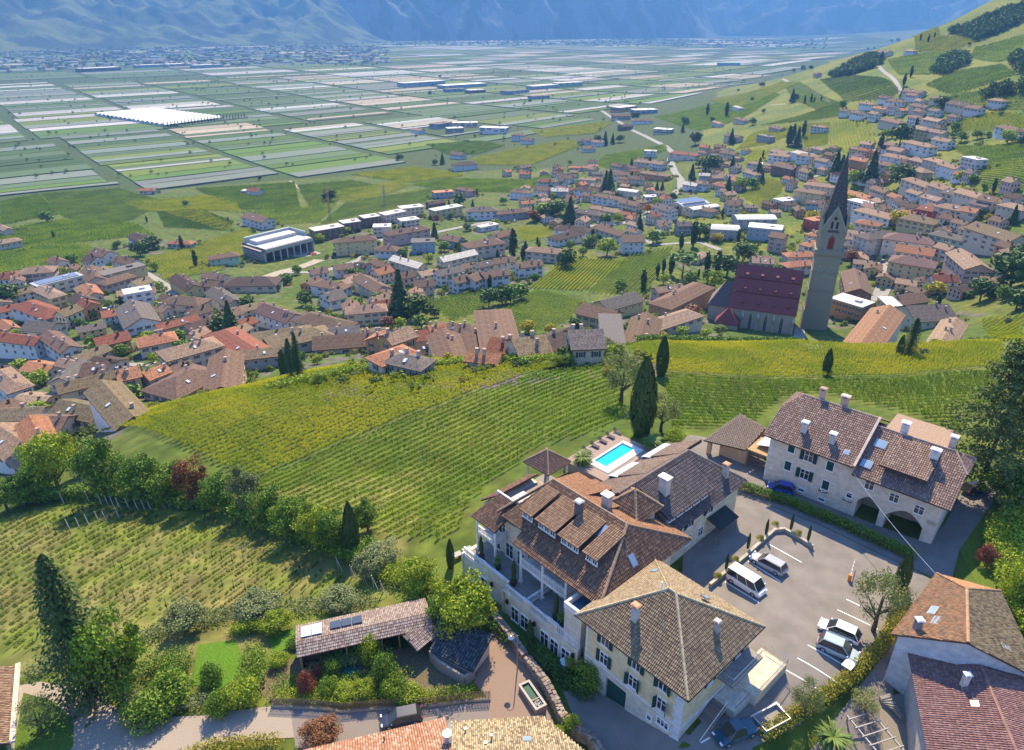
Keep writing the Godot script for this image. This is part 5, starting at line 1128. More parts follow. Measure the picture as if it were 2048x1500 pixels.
func part(called: String, m, mat: Material, parent: Node3D) -> MeshInstance3D:
	var o := MeshInstance3D.new()
	o.name = called
	o.mesh = m.mesh() if m is MB else m
	o.material_override = mat
	parent.add_child(o, true)
	return o

func solo(called: String, m, mat: Material, label: String, category: String, group := "", kind := "") -> MeshInstance3D:
	var o := MeshInstance3D.new()
	o.name = numbered(called)
	o.mesh = m.mesh() if m is MB else m
	o.material_override = mat
	add_child(o)
	tag(o, label, category, group, kind)
	return o

func vary(c: Color, k: float) -> Color:
	var b := 1.0 + rng.randf_range(-k, k)
	return Color(c.r * b * (1 + rng.randf_range(-k, k) * 0.3), c.g * b, c.b * b * (1 + rng.randf_range(-k, k) * 0.3))

# ---------------------------------------------------------------- materials
func noise_tex(freq: float, lo: float, hi: float, sd: int, oct := 4, bump := false) -> NoiseTexture2D:
	var f := FastNoiseLite.new()
	f.seed = sd; f.frequency = freq; f.fractal_octaves = oct
	f.noise_type = FastNoiseLite.TYPE_SIMPLEX_SMOOTH
	var t := NoiseTexture2D.new()
	t.width = 512; t.height = 512; t.seamless = true; t.noise = f
	if bump:
		t.as_normal_map = true; t.bump_strength = hi
	else:
		var g := Gradient.new()
		g.set_color(0, Color(lo, lo, lo)); g.set_color(1, Color(hi, hi, hi))
		t.color_ramp = g
	return t

func mat(called: String, rough: float, tex: Texture2D = null, scale := 0.5, col := Color.WHITE, vc := true) -> StandardMaterial3D:
	var m := StandardMaterial3D.new()
	m.resource_name = called
	m.roughness = rough
	m.vertex_color_use_as_albedo = vc
	m.albedo_color = col.linear_to_srgb()
	m.metallic_specular = 0.35
	if tex:
		m.albedo_texture = tex
		m.uv1_triplanar = true; m.uv1_world_triplanar = true
		m.uv1_scale = Vector3.ONE * scale
	M[called] = m
	return m

func leaf(key: String, c: Color) -> void:
	var m := mat("leaf_" + key, 0.62, null, 1.0, c)
	m.backlight_enabled = true
	m.backlight = Color(c.r * 1.1, c.g * 1.15, c.b * 0.5).linear_to_srgb()
	LEAF[key] = m

func make_materials() -> void:
	mat("plaster", 0.92, noise_tex(0.012, 0.8, 1.0, 3), 0.16)
	mat("plain", 0.7)
	mat("tile", 0.85, noise_tex(0.02, 0.72, 1.0, 5), 0.35)
	mat("stone", 0.95, noise_tex(0.03, 0.55, 1.0, 6), 0.8)
	mat("wood", 0.8, noise_tex(0.03, 0.65, 1.0, 7), 0.6)
	mat("asphalt", 0.93, noise_tex(0.011, 0.84, 1.0, 8, 6), 0.045)
	mat("gravel", 0.95, noise_tex(0.05, 0.7, 1.0, 9, 5), 0.4)
	mat("grass", 0.95, noise_tex(0.03, 0.55, 1.0, 10, 5), 0.25)
	var g := mat("ground", 0.97, noise_tex(0.012, 0.68, 1.0, 11, 6), 0.02)
	g.detail_enabled = true; g.detail_blend_mode = BaseMaterial3D.BLEND_MODE_MUL
	g.uv2_triplanar = true; g.uv2_world_triplanar = true; g.uv2_scale = Vector3.ONE * 0.35
	g.detail_albedo = noise_tex(0.03, 0.7, 1.0, 12, 5)
	mat("hill", 0.97, noise_tex(0.02, 0.35, 1.0, 13, 6), 0.006)
	var p := mat("paint", 0.28)
	p.clearcoat_enabled = true; p.clearcoat = 0.7; p.clearcoat_roughness = 0.08
	var gl := mat("glass", 0.06); gl.metallic_specular = 0.6
	var me := mat("metal", 0.4); me.metallic = 0.7
	var w := mat("water", 0.04); w.metallic_specular = 0.5
	var ni := mat("netting", 0.75, noise_tex(0.03, 0.8, 1.0, 14), 0.02)
	ni.metallic_specular = 0.2
	var rt := mat("roofing", 0.88)
	rt.albedo_texture = tile_image(); rt.uv1_scale = Vector3(0.22, 0.22, 1)
	var ft := mat("field", 0.95)
	ft.albedo_texture = row_image(); ft.uv1_scale = Vector3(0.03, 0.03, 1)
	leaf("b", Color(0.13, 0.215, 0.02)); leaf("B", Color(0.075, 0.13, 0.02)); leaf("y", Color(0.29, 0.36, 0.025))
	leaf("Y", Color(0.42, 0.36, 0.03)); leaf("o", Color(0.42, 0.2, 0.03)); leaf("r", Color(0.24, 0.11, 0.045))
	leaf("l", Color(0.19, 0.225, 0.09)); leaf("c", Color(0.05, 0.085, 0.018)); leaf("f", Color(0.06, 0.1, 0.02))
	leaf("u", Color(0.10, 0.18, 0.03)); leaf("p", Color(0.12, 0.18, 0.035)); leaf("k", Color(0.095, 0.135, 0.035))
	leaf("olive", Color(0.22, 0.245, 0.08)); leaf("t", Color(0.26, 0.09, 0.06)); leaf("vine", Color(1, 1, 1))
	leaf("ivy", Color(0.3, 0.28, 0.035)); leaf("n", Color(0.165, 0.25, 0.02))

func tile_image() -> ImageTexture:
	var im := Image.create(256, 256, false, Image.FORMAT_RGB8)
	var r := RandomNumberGenerator.new(); r.seed = 21
	for i in 16:
		for j in 12:
			var k := r.randf_range(0.68, 1.0)
			var c := Color(k, k * r.randf_range(0.93, 1.0), k * r.randf_range(0.86, 1.0))
			im.fill_rect(Rect2i(i * 16, int(j * 21.33), 16, 22), c)
			im.fill_rect(Rect2i(i * 16, int(j * 21.33), 3, 22), c * 0.62)
	return ImageTexture.create_from_image(im)

func row_image() -> ImageTexture:
	var im := Image.create(128, 128, false, Image.FORMAT_RGB8)
	var r := RandomNumberGenerator.new(); r.seed = 22
	for y in 128:
		for x in 128:
			var k := 0.8 + 0.2 * sin(TAU * y / 14.2) + r.randf_range(-0.07, 0.07)
			im.set_pixel(x, y, Color(k, k, k))
	return ImageTexture.create_from_image(im)

# ---------------------------------------------------------------- terrain
func build_heights() -> void:
	var n: int = TERRAIN.size() / 3
	var us := PackedFloat64Array(); var vs := PackedFloat64Array(); var ws := PackedFloat64Array()
	for i in n:
		us.append(TERRAIN[i * 3]); vs.append(TERRAIN[i * 3 + 1]); ws.append(TERRAIN[i * 3 + 2])
	heights.resize(GA * GL)
	for i in GA:
		var u := deg_to_rad(-75.0 + i) * 1.6
		var du := PackedFloat64Array()
		for k in n: du.append((u - us[k]) * (u - us[k]))
		for j in GL:
			var w := L0 + (L1 - L0) * j / (GL - 1)
			var s: float = TERRAIN_PLANE[0] + TERRAIN_PLANE[1] * u + TERRAIN_PLANE[2] * w
			for k in n:
				var d := w - vs[k]
				var r2 := du[k] + d * d + 1e-12
				s += 0.5 * r2 * log(r2) * ws[k]
			heights[i * GL + j] = s

func hf(x: float, z: float) -> float:
	var i := clampf(rad_to_deg(atan2(x, -z)) + 75.0, 0.0, GA - 1.001)
	var j := clampf((log(maxf(sqrt(x * x + z * z), 10.0)) - L0) / (L1 - L0) * (GL - 1), 0.0, GL - 1.001)
	var a := int(i); var b := int(j)
	var f := i - a; var g := j - b
	var o := a * GL + b
	return lerpf(lerpf(heights[o], heights[o + 1], g), lerpf(heights[o + GL], heights[o + GL + 1], g), f)

func on(x: float, z: float, up := 0.0) -> Vector3:
	return Vector3(x, hf(x, z) + up, z)

func make_ground() -> void:
	var fn := FastNoiseLite.new(); fn.seed = 4; fn.frequency = 0.012; fn.fractal_octaves = 4
	var f2 := FastNoiseLite.new(); f2.seed = 9; f2.frequency = 0.11; f2.fractal_octaves = 3
	# where the village stands the ground is yards, gravel and paving between the gardens
	var near := {}
	for h in HOUSES:
		var cx := int(floor(h[0] / 12.0)); var cz := int(floor(h[1] / 12.0))
		for dx in range(-1, 2):
			for dz in range(-1, 2): near[Vector2i(cx + dx, cz + dz)] = true
	var na := 401; var nl := 520
	var v := PackedVector3Array(); var n := PackedVector3Array(); var c := PackedColorArray()
	for i in na:
		var az := deg_to_rad(-75.0 + 150.0 * i / (na - 1))
		for j in nl:
			var d := exp(L0 + (L1 - L0) * j / (nl - 1))
			var x := d * sin(az); var z := -d * cos(az)
			var y := hf(x, z)
			v.append(Vector3(x, y, z))
			var e := maxf(d * 0.012, 0.6)
			n.append(Vector3(hf(x - e, z) - hf(x + e, z), 2 * e, hf(x, z - e) - hf(x, z + e)).normalized())
			var k := fn.get_noise_2d(x, z)
			var q := f2.get_noise_2d(x, z)
			var col := Color(0.11, 0.185, 0.018).lerp(Color(0.21, 0.235, 0.035), clampf(0.4 + k * 1.2 + q * 0.5, 0, 1))
			if d > 100.0 and d < 900.0 and near.has(Vector2i(int(floor(x / 12.0)), int(floor(z / 12.0)))):
				var g := f2.get_noise_2d(x * 0.7 + 300, z * 0.7)
				if g > 0.06: col = Color(0.25, 0.215, 0.165).lerp(Color(0.2, 0.18, 0.15), clampf(k + 0.5, 0, 1))
				else: col = Color(0.12, 0.2, 0.025)
			if d > 900.0 and y < -84.0: col = Color(0.085, 0.14, 0.03)
			if d > 500.0 and y > -84.0: col = Color(0.15, 0.225, 0.022).lerp(Color(0.28, 0.3, 0.035), clampf(0.5 + k * 1.6, 0, 1))
			if x < -15.0 and z > -106.0 and z < -60.0: col = Color(0.21, 0.26, 0.035).lerp(Color(0.32, 0.28, 0.09), clampf(0.35 + k * 1.0 + q, 0, 1))
			c.append(col)
	var idx := PackedInt32Array()
	for i in na - 1:
		for j in nl - 1:
			var o := i * nl + j
			idx.append(o); idx.append(o + 1); idx.append(o + nl)
			idx.append(o + 1); idx.append(o + nl + 1); idx.append(o + nl)
	var a := []; a.resize(Mesh.ARRAY_MAX)
	a[Mesh.ARRAY_VERTEX] = v; a[Mesh.ARRAY_NORMAL] = n; a[Mesh.ARRAY_COLOR] = c; a[Mesh.ARRAY_INDEX] = idx
	var m := ArrayMesh.new()
	m.add_surface_from_arrays(Mesh.PRIMITIVE_TRIANGLES, a)
	solo("ground", m, M.ground, "", "", "", "structure")

func split_tri(mb: MB, a: Vector2, b: Vector2, d: Vector2, lift: float, col: Color, big: float) -> void:
	var ab := a.distance_to(b); var bd := b.distance_to(d); var da := d.distance_to(a)
	var k := maxf(ab, maxf(bd, da))
	if k > big:
		if k == ab:
			split_tri(mb, a, (a + b) / 2, d, lift, col, big); split_tri(mb, (a + b) / 2, b, d, lift, col, big)
		elif k == bd:
			split_tri(mb, a, b, (b + d) / 2, lift, col, big); split_tri(mb, a, (b + d) / 2, d, lift, col, big)
		else:
			split_tri(mb, a, b, (d + a) / 2, lift, col, big); split_tri(mb, (d + a) / 2, b, d, lift, col, big)
		return
	mb.tri(on(a.x, a.y, lift), on(b.x, b.y, lift), on(d.x, d.y, lift), col, Vector3.UP)

func sheet(called: String, pts: Array, lift: float, col: Color, m: Material, big := 2.0) -> MeshInstance3D:
	var p := PackedVector2Array()
	for i in range(0, pts.size(), 2): p.append(Vector2(pts[i], pts[i + 1]))
	var mb := MB.new()
	var ix := Geometry2D.triangulate_polygon(p)
	for i in range(0, ix.size(), 3): split_tri(mb, p[ix[i]], p[ix[i + 1]], p[ix[i + 2]], lift, col, big)
	return solo(called, mb, m, "", "", "", "structure")

func ribbon(mb: MB, pts: Array, w: float, lift: float, col: Color, step: float) -> void:
	var p := PackedVector2Array()
	for i in range(0, pts.size(), 2): p.append(Vector2(pts[i], pts[i + 1]))
	var q := PackedVector2Array()
	for i in p.size() - 1:
		var m := maxi(1, int(p[i].distance_to(p[i + 1]) / step))
		for k in m: q.append(p[i].lerp(p[i + 1], float(k) / m))
	q.append(p[p.size() - 1])
	var l := PackedVector2Array(); var r := PackedVector2Array()
	for i in q.size():
		var d := (q[mini(i + 1, q.size() - 1)] - q[maxi(i - 1, 0)]).normalized()
		var s := Vector2(-d.y, d.x) * w * 0.5
		l.append(q[i] + s); r.append(q[i] - s)
	for i in q.size() - 1:
		mb.quad(on(l[i].x, l[i].y, lift), on(r[i].x, r[i].y, lift), on(r[i + 1].x, r[i + 1].y, lift), on(l[i + 1].x, l[i + 1].y, lift), col, Vector3.UP)

# ---------------------------------------------------------------- the valley floor and the mountains
func make_valley() -> void:
	var floor_node := Node3D.new(); floor_node.name = "valley_floor"; add_child(floor_node)
	tag(floor_node, "", "", "", "structure")
	var tint := [Color(0.5, 0.5, 0.46), Color(0.46, 0.4, 0.29), Color(0.21, 0.25, 0.2), Color(0.11, 0.175, 0.07), Color(0.1, 0.19, 0.02), Color(0.06, 0.12, 0.022), Color(0.17, 0.23, 0.025)]
	var a47 := Vector2(sin(deg_to_rad(47.0)), -cos(deg_to_rad(47.0)))
	var a142 := Vector2(sin(deg_to_rad(142.0)), -cos(deg_to_rad(142.0)))
	var rest := MB.new()
	for i in PARCELS.size() / 5:
		var o: int = i * 5
		var k: int = PARCELS[o + 4]
		var mb := rest if i >= 300 else MB.new()
		var y := 1.5 if k < 3 else 1.1
		var col := vary(tint[k], 0.16)
		var up := []; var dn := []
		var cells := 3
		for s in [[0, 2], [1, 2], [1, 3], [0, 3]]:
			var p: Vector2 = a47 * PARCELS[o + s[0]] + a142 * PARCELS[o + s[1]]
			var h := hf(p.x, p.y)
			up.append(Vector3(p.x, h + y, p.y)); dn.append(Vector3(p.x, h - 3, p.y))
		for s in cells:
			var f0 := float(s) / cells; var f1 := float(s + 1) / cells
			var q := []
			for e in [[0, 1, f0], [0, 1, f1], [3, 2, f1], [3, 2, f0]]:
				var p: Vector3 = (up[e[0]] as Vector3).lerp(up[e[1]], e[2])
				p.y = hf(p.x, p.z) + y
				q.append(p)
			mb.face(q, col, Vector3.UP, up[0], Vector3(a47.x, 0, a47.y), Vector3(a142.x, 0, a142.y))
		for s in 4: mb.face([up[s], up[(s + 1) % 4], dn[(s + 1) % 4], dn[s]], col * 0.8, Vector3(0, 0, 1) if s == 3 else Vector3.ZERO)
		if i < 300: part("field", mb, M.field, floor_node)
	tag(part("far_fields", rest, M.field, floor_node), "", "", "", "stuff")
	# roads in the hill and village
	for r in ROADS:
		var mb := MB.new()
		ribbon(mb, r[0], r[1], 0.25, Color(0.3, 0.285, 0.26) if r[2] == "road" else Color(0.36, 0.31, 0.23), 6.0)
		solo("road" if r[2] == "road" else "track", mb, M.asphalt, r[3], "", "", "structure")
	# far town at the foot of the mountains: too small to count
	var bm := BoxMesh.new()
	var mm := MultiMesh.new(); mm.transform_format = MultiMesh.TRANSFORM_3D; mm.use_colors = true; mm.mesh = bm
	var tm := MultiMesh.new(); tm.transform_format = MultiMesh.TRANSFORM_3D; tm.use_colors = true; tm.mesh = far_crown("b", 90)
	var hx := []; var tx := []
	for i in 900:
		var az := deg_to_rad(rng.randf_range(-37, -9)); var d := rng.randf_range(3900, 6800)
		if rng.randf() < 0.3:
			az = deg_to_rad(rng.randf_range(-9, 22)); d = rng.randf_range(7000, 9500)
		var p := on(d * sin(az), -d * cos(az))
		hx.append([Transform3D(Basis(Vector3.UP, rng.randf() * 3).scaled(Vector3(rng.randf_range(14, 50), rng.randf_range(12, 24), rng.randf_range(14, 30))), p), vary(Color(0.55, 0.5, 0.46) if rng.randf() < 0.6 else Color(0.3, 0.2, 0.16), 0.2)])
	for i in 2600:
		var az := deg_to_rad(rng.randf_range(-38, 22)); var d := rng.randf_range(3600, 9500)
		if az > deg_to_rad(-9) and d < 6500: continue
		var s := rng.randf_range(10, 26)
		tx.append([Transform3D(Basis().scaled(Vector3(s * 1.5, s, s * 1.5)), on(d * sin(az), -d * cos(az))), Color(0.8, 1, 0.8)])
	for i in 900:
		var az := deg_to_rad(rng.randf_range(-36, 20)); var d := rng.randf_range(1000, 3500)
		var p := on(d * sin(az), -d * cos(az))
		if p.y > -100: continue
		var s := rng.randf_range(4, 9)
		tx.append([Transform3D(Basis().scaled(Vector3(s, s, s)), p), Color(0.8, 1, 0.8)])
	multi("far_town", mm, hx, M.plaster, "tiny pale houses of the far town under the mountain")
	multi("far_trees", tm, tx, LEAF.B, "dark specks of trees among the far orchards")

func multi(called: String, mm: MultiMesh, list: Array, m: Material, label: String, category := "", parent: Node3D = null) -> MultiMeshInstance3D:
	mm.instance_count = list.size()
	for i in list.size():
		mm.set_instance_transform(i, list[i][0])
		if mm.use_colors: mm.set_instance_color(i, list[i][1])
	var o := MultiMeshInstance3D.new()
	o.multimesh = mm
	o.material_override = m
	o.name = called if parent else numbered(called)
	if parent: parent.add_child(o, true)
	else: add_child(o)
	tag(o, label, category, "", "stuff")
	return o

func mountain(called: String, a0: float, a1: float, foot: Array, crest: float, depth: float, sd: int, col: Color, col2: Color, slope: float) -> void:
	var fn := FastNoiseLite.new(); fn.seed = sd; fn.frequency = 0.0009; fn.fractal_octaves = 5; fn.fractal_type = FastNoiseLite.FRACTAL_RIDGED
	var f2 := FastNoiseLite.new(); f2.seed = sd + 5; f2.frequency = 0.006; f2.fractal_octaves = 4
	var na := 220; var nd := 80
	var v := PackedVector3Array(); var c := PackedColorArray()
	for i in na:
		var f := float(i) / (na - 1)
		var az := deg_to_rad(lerpf(a0, a1, f))
		var fk := f * (foot.size() - 1)
		var k := mini(int(fk), foot.size() - 2)
		var d0: float = lerpf(foot[k], foot[k + 1], fk - k)
		var edge := smoothstep(0.0, 0.12, f) * smoothstep(1.0, 0.88, f)
		for j in nd:
			var t := float(j) / (nd - 1)
			var d := d0 + depth * t
			var x := d * sin(az); var z := -d * cos(az)
			var r := fn.get_noise_2d(x, z)
			var y := -126.0 + crest * pow(t, slope) * edge * (1.0 + 0.45 * r) + minf(t * 6.0, 1.0) * edge * (f2.get_noise_2d(x, z) * 26.0 + r * 60.0)
			v.append(Vector3(x, y, z))
			var q := f2.get_noise_2d(x * 0.35, z * 0.35)
			c.append(vary(col.lerp(col2, smoothstep(0.02, 0.1, q + r * 0.15)), 0.1))
	var st := SurfaceTool.new()
	st.begin(Mesh.PRIMITIVE_TRIANGLES)
	st.set_smooth_group(0)
	for i in na - 1:
		for j in nd - 1:
			var o := i * nd + j
			for e in [o, o + 1, o + nd, o + 1, o + nd + 1, o + nd]:
				st.set_color(c[e]); st.add_vertex(v[e])
	st.generate_normals()
	solo(called, st.commit(), M.hill, "", "", "", "structure")

func make_mountains() -> void:
	var wood := Color(0.045, 0.075, 0.03); var meadow := Color(0.22, 0.27, 0.06); var rock := Color(0.3, 0.28, 0.25)
	mountain("left_mountain", -62, -8.2, [3600, 4300, 5200, 6300, 7000, 7300], 900, 2800, 3, wood, meadow, 1.5)
	mountain("cliff_mountain", -16, 15, [8600, 8600, 8800, 9300, 10200, 11500], 1500, 2200, 8, wood, rock, 0.8)
	mountain("far_mountain", 5, 45, [14000, 13000, 12800, 13000, 12500, 12000], 1700, 3000, 14, wood, rock, 0.9)

# ---------------------------------------------------------------- vegetation
var tone := 1.0
func leaves(mb: MB, o: Vector3, r: Vector3, n: int, s: float, fill := 0.4, lift := 0.0) -> void:
	for i in n:
		var d := Vector3(rng.randfn(), rng.randfn(), rng.randfn()).normalized()
		var p := o + d * r * pow(rng.randf(), fill)
		var k := (d * 0.7 + Vector3(rng.randfn(), rng.randfn() + lift, rng.randfn()) * 0.55).normalized()
		blade(mb, p, k, s * rng.randf_range(0.6, 1.35))

func blade(mb: MB, p: Vector3, k: Vector3, s: float) -> void:
	var u := k.cross(Vector3(rng.randfn(), rng.randfn(), rng.randfn())).normalized()
	var w := k.cross(u)
	var g := rng.randf_range(0.66, 1.22) * tone
	var col := Color(g * rng.randf_range(0.88, 1.16), g, g * rng.randf_range(0.7, 1.1))
	mb.quad(p - u * s, p + w * s * 0.62 + k * s * 0.16, p + u * s, p - w * s * 0.62 + k * s * 0.16, col, k)

func far_crown(kind: String, n := 240) -> ArrayMesh:
	var mb := MB.new()
	match kind:
		"c": leaves(mb, Vector3(0, 0.52, 0), Vector3(0.1, 0.48, 0.1), n, 0.05, 0.3)
		"f":
			for i in n:
				var y := 1.0 - pow(rng.randf(), 0.7) * 0.93
				var a := rng.randf() * TAU; var r := (1.0 - y) * 0.3 * sqrt(rng.randf_range(0.25, 1.0))
				blade(mb, Vector3(cos(a) * r, y, sin(a) * r), Vector3(cos(a) * 0.6, 0.8, sin(a) * 0.6).normalized(), 0.06)
		"u":
			leaves(mb, Vector3(0, 0.8, 0), Vector3(0.42, 0.16, 0.42), n, 0.07, 0.4, 0.5)
		"p":
			for i in 26:
				var a := rng.randf() * TAU; var e := rng.randf_range(-0.4, 0.9)
				frond(mb, Vector3(0, 0.72, 0), Vector3(cos(a), e, sin(a)).normalized(), 0.34, 0.07)
		_:
			for i in 7:
				var a := TAU * i / 7.0 + rng.randf()
				leaves(mb, Vector3(cos(a) * 0.2, rng.randf_range(0.42, 0.75), sin(a) * 0.2), Vector3(0.24, 0.24, 0.24), n / 8, 0.075)
			leaves(mb, Vector3(0, 0.72, 0), Vector3(0.22, 0.27, 0.22), n / 8, 0.075)
	return mb.mesh()

func frond(mb: MB, o: Vector3, d: Vector3, l: float, w: float) -> void:
	var p := o
	var side := d.cross(Vector3.UP).normalized() * w
	for i in 5:
		var q := p + d * (l / 5)
		var k0 := sin(PI * (i + 0.5) / 6.0); var k1 := sin(PI * (i + 1.5) / 6.0)
		var g := rng.randf_range(0.7, 1.2)
		for s in [-1.0, 1.0]:
			mb.quad(p, p + side * s * k0 + Vector3.DOWN * w * 0.3, q + side * s * k1 + Vector3.DOWN * w * 0.3, q, Color(g, g, g * 0.9), Vector3.UP)
		p = q
		d = (d + Vector3.DOWN * 0.22).normalized()

func near_crown(kind: String) -> ArrayMesh:
	var mb := MB.new()
	match kind:
		"C":
			for i in 1500:
				var y := rng.randf_range(0.03, 1.0)
				var r := 0.42 * pow(sin(PI * clampf(y * 0.86 + 0.13, 0, 1)), 0.7) * rng.randf_range(0.75, 1.0)
				var a := rng.randf() * TAU
				blade(mb, Vector3(cos(a) * r, y, sin(a) * r), Vector3(cos(a), 0.35, sin(a)).normalized(), 0.055)
		"F", "D":
			var n := 34 if kind == "F" else 30
			for l in n:
				var y := 0.05 + 0.94 * l / n
				var rr := 0.46 * pow(1.0 - y, 0.75 if kind == "F" else 0.55) * rng.randf_range(0.75, 1.1)
				for b in 15:
					var a := TAU * b / 15.0 + rng.randf() * 0.6 + l
					var ll := rr * rng.randf_range(0.65, 1.1)
					for s in 12:
						var f := (s + 0.5) / 12.0
						var p := Vector3(cos(a) * ll * f, y - 0.05 * f * f + rng.randf_range(-0.008, 0.008), sin(a) * ll * f)
						p += Vector3(-sin(a), 0, cos(a)) * rng.randf_range(-0.05, 0.05) * f
						blade(mb, p, Vector3(cos(a) * 0.5 + rng.randfn() * 0.3, 0.9, sin(a) * 0.5 + rng.randfn() * 0.3).normalized(), 0.018)
		"K":
			for l in 14:
				var y := 0.16 + 0.82 * l / 14.0
				var rr := 0.52 * (pow(1.0 - y, 0.75) + 0.03)
				for b in 6:
					var a := TAU * b / 6.0 + l * 1.1 + rng.randf() * 0.5
					var ll := rr * rng.randf_range(0.55, 1.1)
					for s in 5:
						var f := 0.3 + 0.7 * s / 4.0
						leaves(mb, Vector3(cos(a) * ll * f, y + rng.randf_range(-0.012, 0.012), sin(a) * ll * f), Vector3(0.075, 0.011, 0.075), 26, 0.012, 0.5, 1.6)
		"O":
			for i in 15:
				var d := Vector3(rng.randfn(), rng.randfn() * 0.7, rng.randfn()).normalized()
				leaves(mb, Vector3(0, 0.62, 0) + d * Vector3(0.3, 0.24, 0.3), Vector3(0.19, 0.15, 0.19), 230, 0.016, 0.55)
		"S", "T":
			for i in 14:
				var d := Vector3(rng.randfn(), absf(rng.randfn()), rng.randfn()).normalized()
				leaves(mb, Vector3(0, 0.28, 0) + d * Vector3(0.28, 0.38, 0.28), Vector3(0.24, 0.24, 0.24), 190, 0.03, 0.4)
		"P":
			for i in 110:
				var a := rng.randf() * TAU; var e := rng.randf_range(-0.9, 1.1)
				frond(mb, Vector3(0, 0.62, 0), Vector3(cos(a), e, sin(a)).normalized(), rng.randf_range(0.36, 0.52), 0.026)
		_:
			for i in 30:
				var d := Vector3(rng.randfn(), rng.randfn() * 0.85, rng.randfn()).normalized()
				tone = rng.randf_range(0.7, 1.3)
				leaves(mb, Vector3(0, 0.56, 0) + d * Vector3(0.3, 0.34, 0.3) * rng.randf_range(0.55, 1.05), Vector3(0.14, 0.1, 0.14) * rng.randf_range(0.5, 1.35), 230, 0.018, 0.45)
			tone = 1.0
			leaves(mb, Vector3(0, 0.55, 0), Vector3(0.3, 0.34, 0.3), 700, 0.02, 0.5)
	return mb.mesh()

func trunk_mesh(limbs: int, top: float, r: float) -> ArrayMesh:
	var mb := MB.new()
	var col := Color(0.14, 0.105, 0.08)
	mb.tube(Vector3(0, -0.05, 0), Vector3(0, 0.3 * top, 0), r, r * 0.75, 7, col)
	mb.tube(Vector3(0, 0.3 * top, 0), Vector3(0.01, top, 0.01), r * 0.75, r * 0.2, 6, col)
	for i in limbs:
		var a := TAU * i / maxi(limbs, 1) + 0.4; var y := top * (0.32 + 0.4 * i / maxi(limbs, 1))
		var e := Vector3(cos(a) * 0.26, y + 0.22, sin(a) * 0.26)
		mb.tube(Vector3(0, y, 0), e, r * 0.45, r * 0.16, 5, col)
		mb.tube(e, e + Vector3(cos(a + 0.8) * 0.12, 0.12, sin(a + 0.8) * 0.12), r * 0.16, r * 0.05, 4, col)
	return mb.mesh()

const TREE_NAMES := {"c": ["cypress_tree", "slim dark cypress"], "f": ["conifer_tree", "dark conifer"], "b": ["broadleaf_tree", "round green tree"], "B": ["broadleaf_tree", "dark broad tree"], "y": ["broadleaf_tree", "yellow-green tree"], "Y": ["autumn_tree", "bright yellow tree"], "o": ["autumn_tree", "orange autumn tree"], "r": ["autumn_tree", "rust-coloured tree"], "l": ["bush", "grey-green bush"], "u": ["umbrella_pine", "flat-topped umbrella pine"], "p": ["palm_tree", "palm"]}
const WALLS := {"w": ["white", 0.72, 0.70, 0.66], "c": ["cream", 0.66, 0.56, 0.42], "y": ["yellow", 0.64, 0.5, 0.24], "o": ["orange", 0.58, 0.31, 0.15], "p": ["pink", 0.6, 0.42, 0.34], "g": ["grey", 0.4, 0.39, 0.37], "b": ["blue-grey", 0.34, 0.42, 0.48], "n": ["pale green", 0.45, 0.55, 0.4], "r": ["red", 0.5, 0.08, 0.05], "d": ["brown", 0.2, 0.13, 0.09]}
const ROOFS := {"b": ["brown", 0.2, 0.135, 0.1], "d": ["dark brown", 0.1, 0.07, 0.06], "r": ["red", 0.32, 0.12, 0.075], "o": ["orange tiled", 0.44, 0.21, 0.115], "t": ["tan", 0.35, 0.25, 0.18], "g": ["grey", 0.17, 0.155, 0.145], "l": ["pale", 0.66, 0.64, 0.6], "s": ["solar", 0.5, 0.52, 0.55], "v": ["violet-brown", 0.2, 0.13, 0.13], "m": ["mossy tan", 0.25, 0.2, 0.12], "e": ["terracotta", 0.34, 0.19, 0.11], "n": ["green", 0.2, 0.45, 0.35]}
const KINDS := {"G": "gabled", "H": "hipped", "F": "flat", "B": "curved", "S": "stepped-gable"}
const NTH := ["", "nearest ", "second nearest ", "third nearest ", "fourth nearest ", "fifth nearest ", "sixth nearest ", "seventh nearest ", "eighth nearest ", "ninth nearest ", "tenth nearest ", "eleventh nearest ", "twelfth nearest ", "13th nearest ", "14th nearest ", "15th nearest ", "16th nearest ", "17th nearest ", "18th nearest ", "19th nearest ", "20th nearest "]
const SIDES := ["left of ", "right of ", "beyond ", "in front of "]

func placed(what: String, nth: int, side: int, mark: int) -> String:
	return what + ", " + NTH[nth] + SIDES[side] + LANDMARKS[mark]

func make_far_trees() -> void:
	var crown := {}; var tr := {"_": trunk_mesh(3, 0.6, 0.03)}
	for k in ["c", "f", "u", "p"]: crown[k] = [far_crown(k)]
	crown["f"] = [far_crown("f", 520)]; crown["c"] = [far_crown("c", 360)]
	crown["_"] = [far_crown("b", 420), far_crown("b", 420), far_crown("b", 420), far_crown("b", 420)]
	var i := 0
	for t in TREES:
		i += 1
		var k: String = t[3]
		var nm: Array = TREE_NAMES[k]
		var o := thing(nm[0], placed(nm[1], t[4], t[5], t[6]), "bush" if k == "l" else "tree", on(t[0], t[1], -0.1), rng.randf() * TAU, "trees and bushes in and around the village")
		var h: float = t[2]
		var w := h * (1.25 if k == "c" else rng.randf_range(1.05, 1.5) if k != "f" else 1.05)
		o.scale = Vector3(w, h, w)
		part("trunk", tr["_"], M.wood, o)
		var cs: Array = crown.get(k, crown["_"])
		part("crown", cs[i % cs.size()], LEAF[k], o)

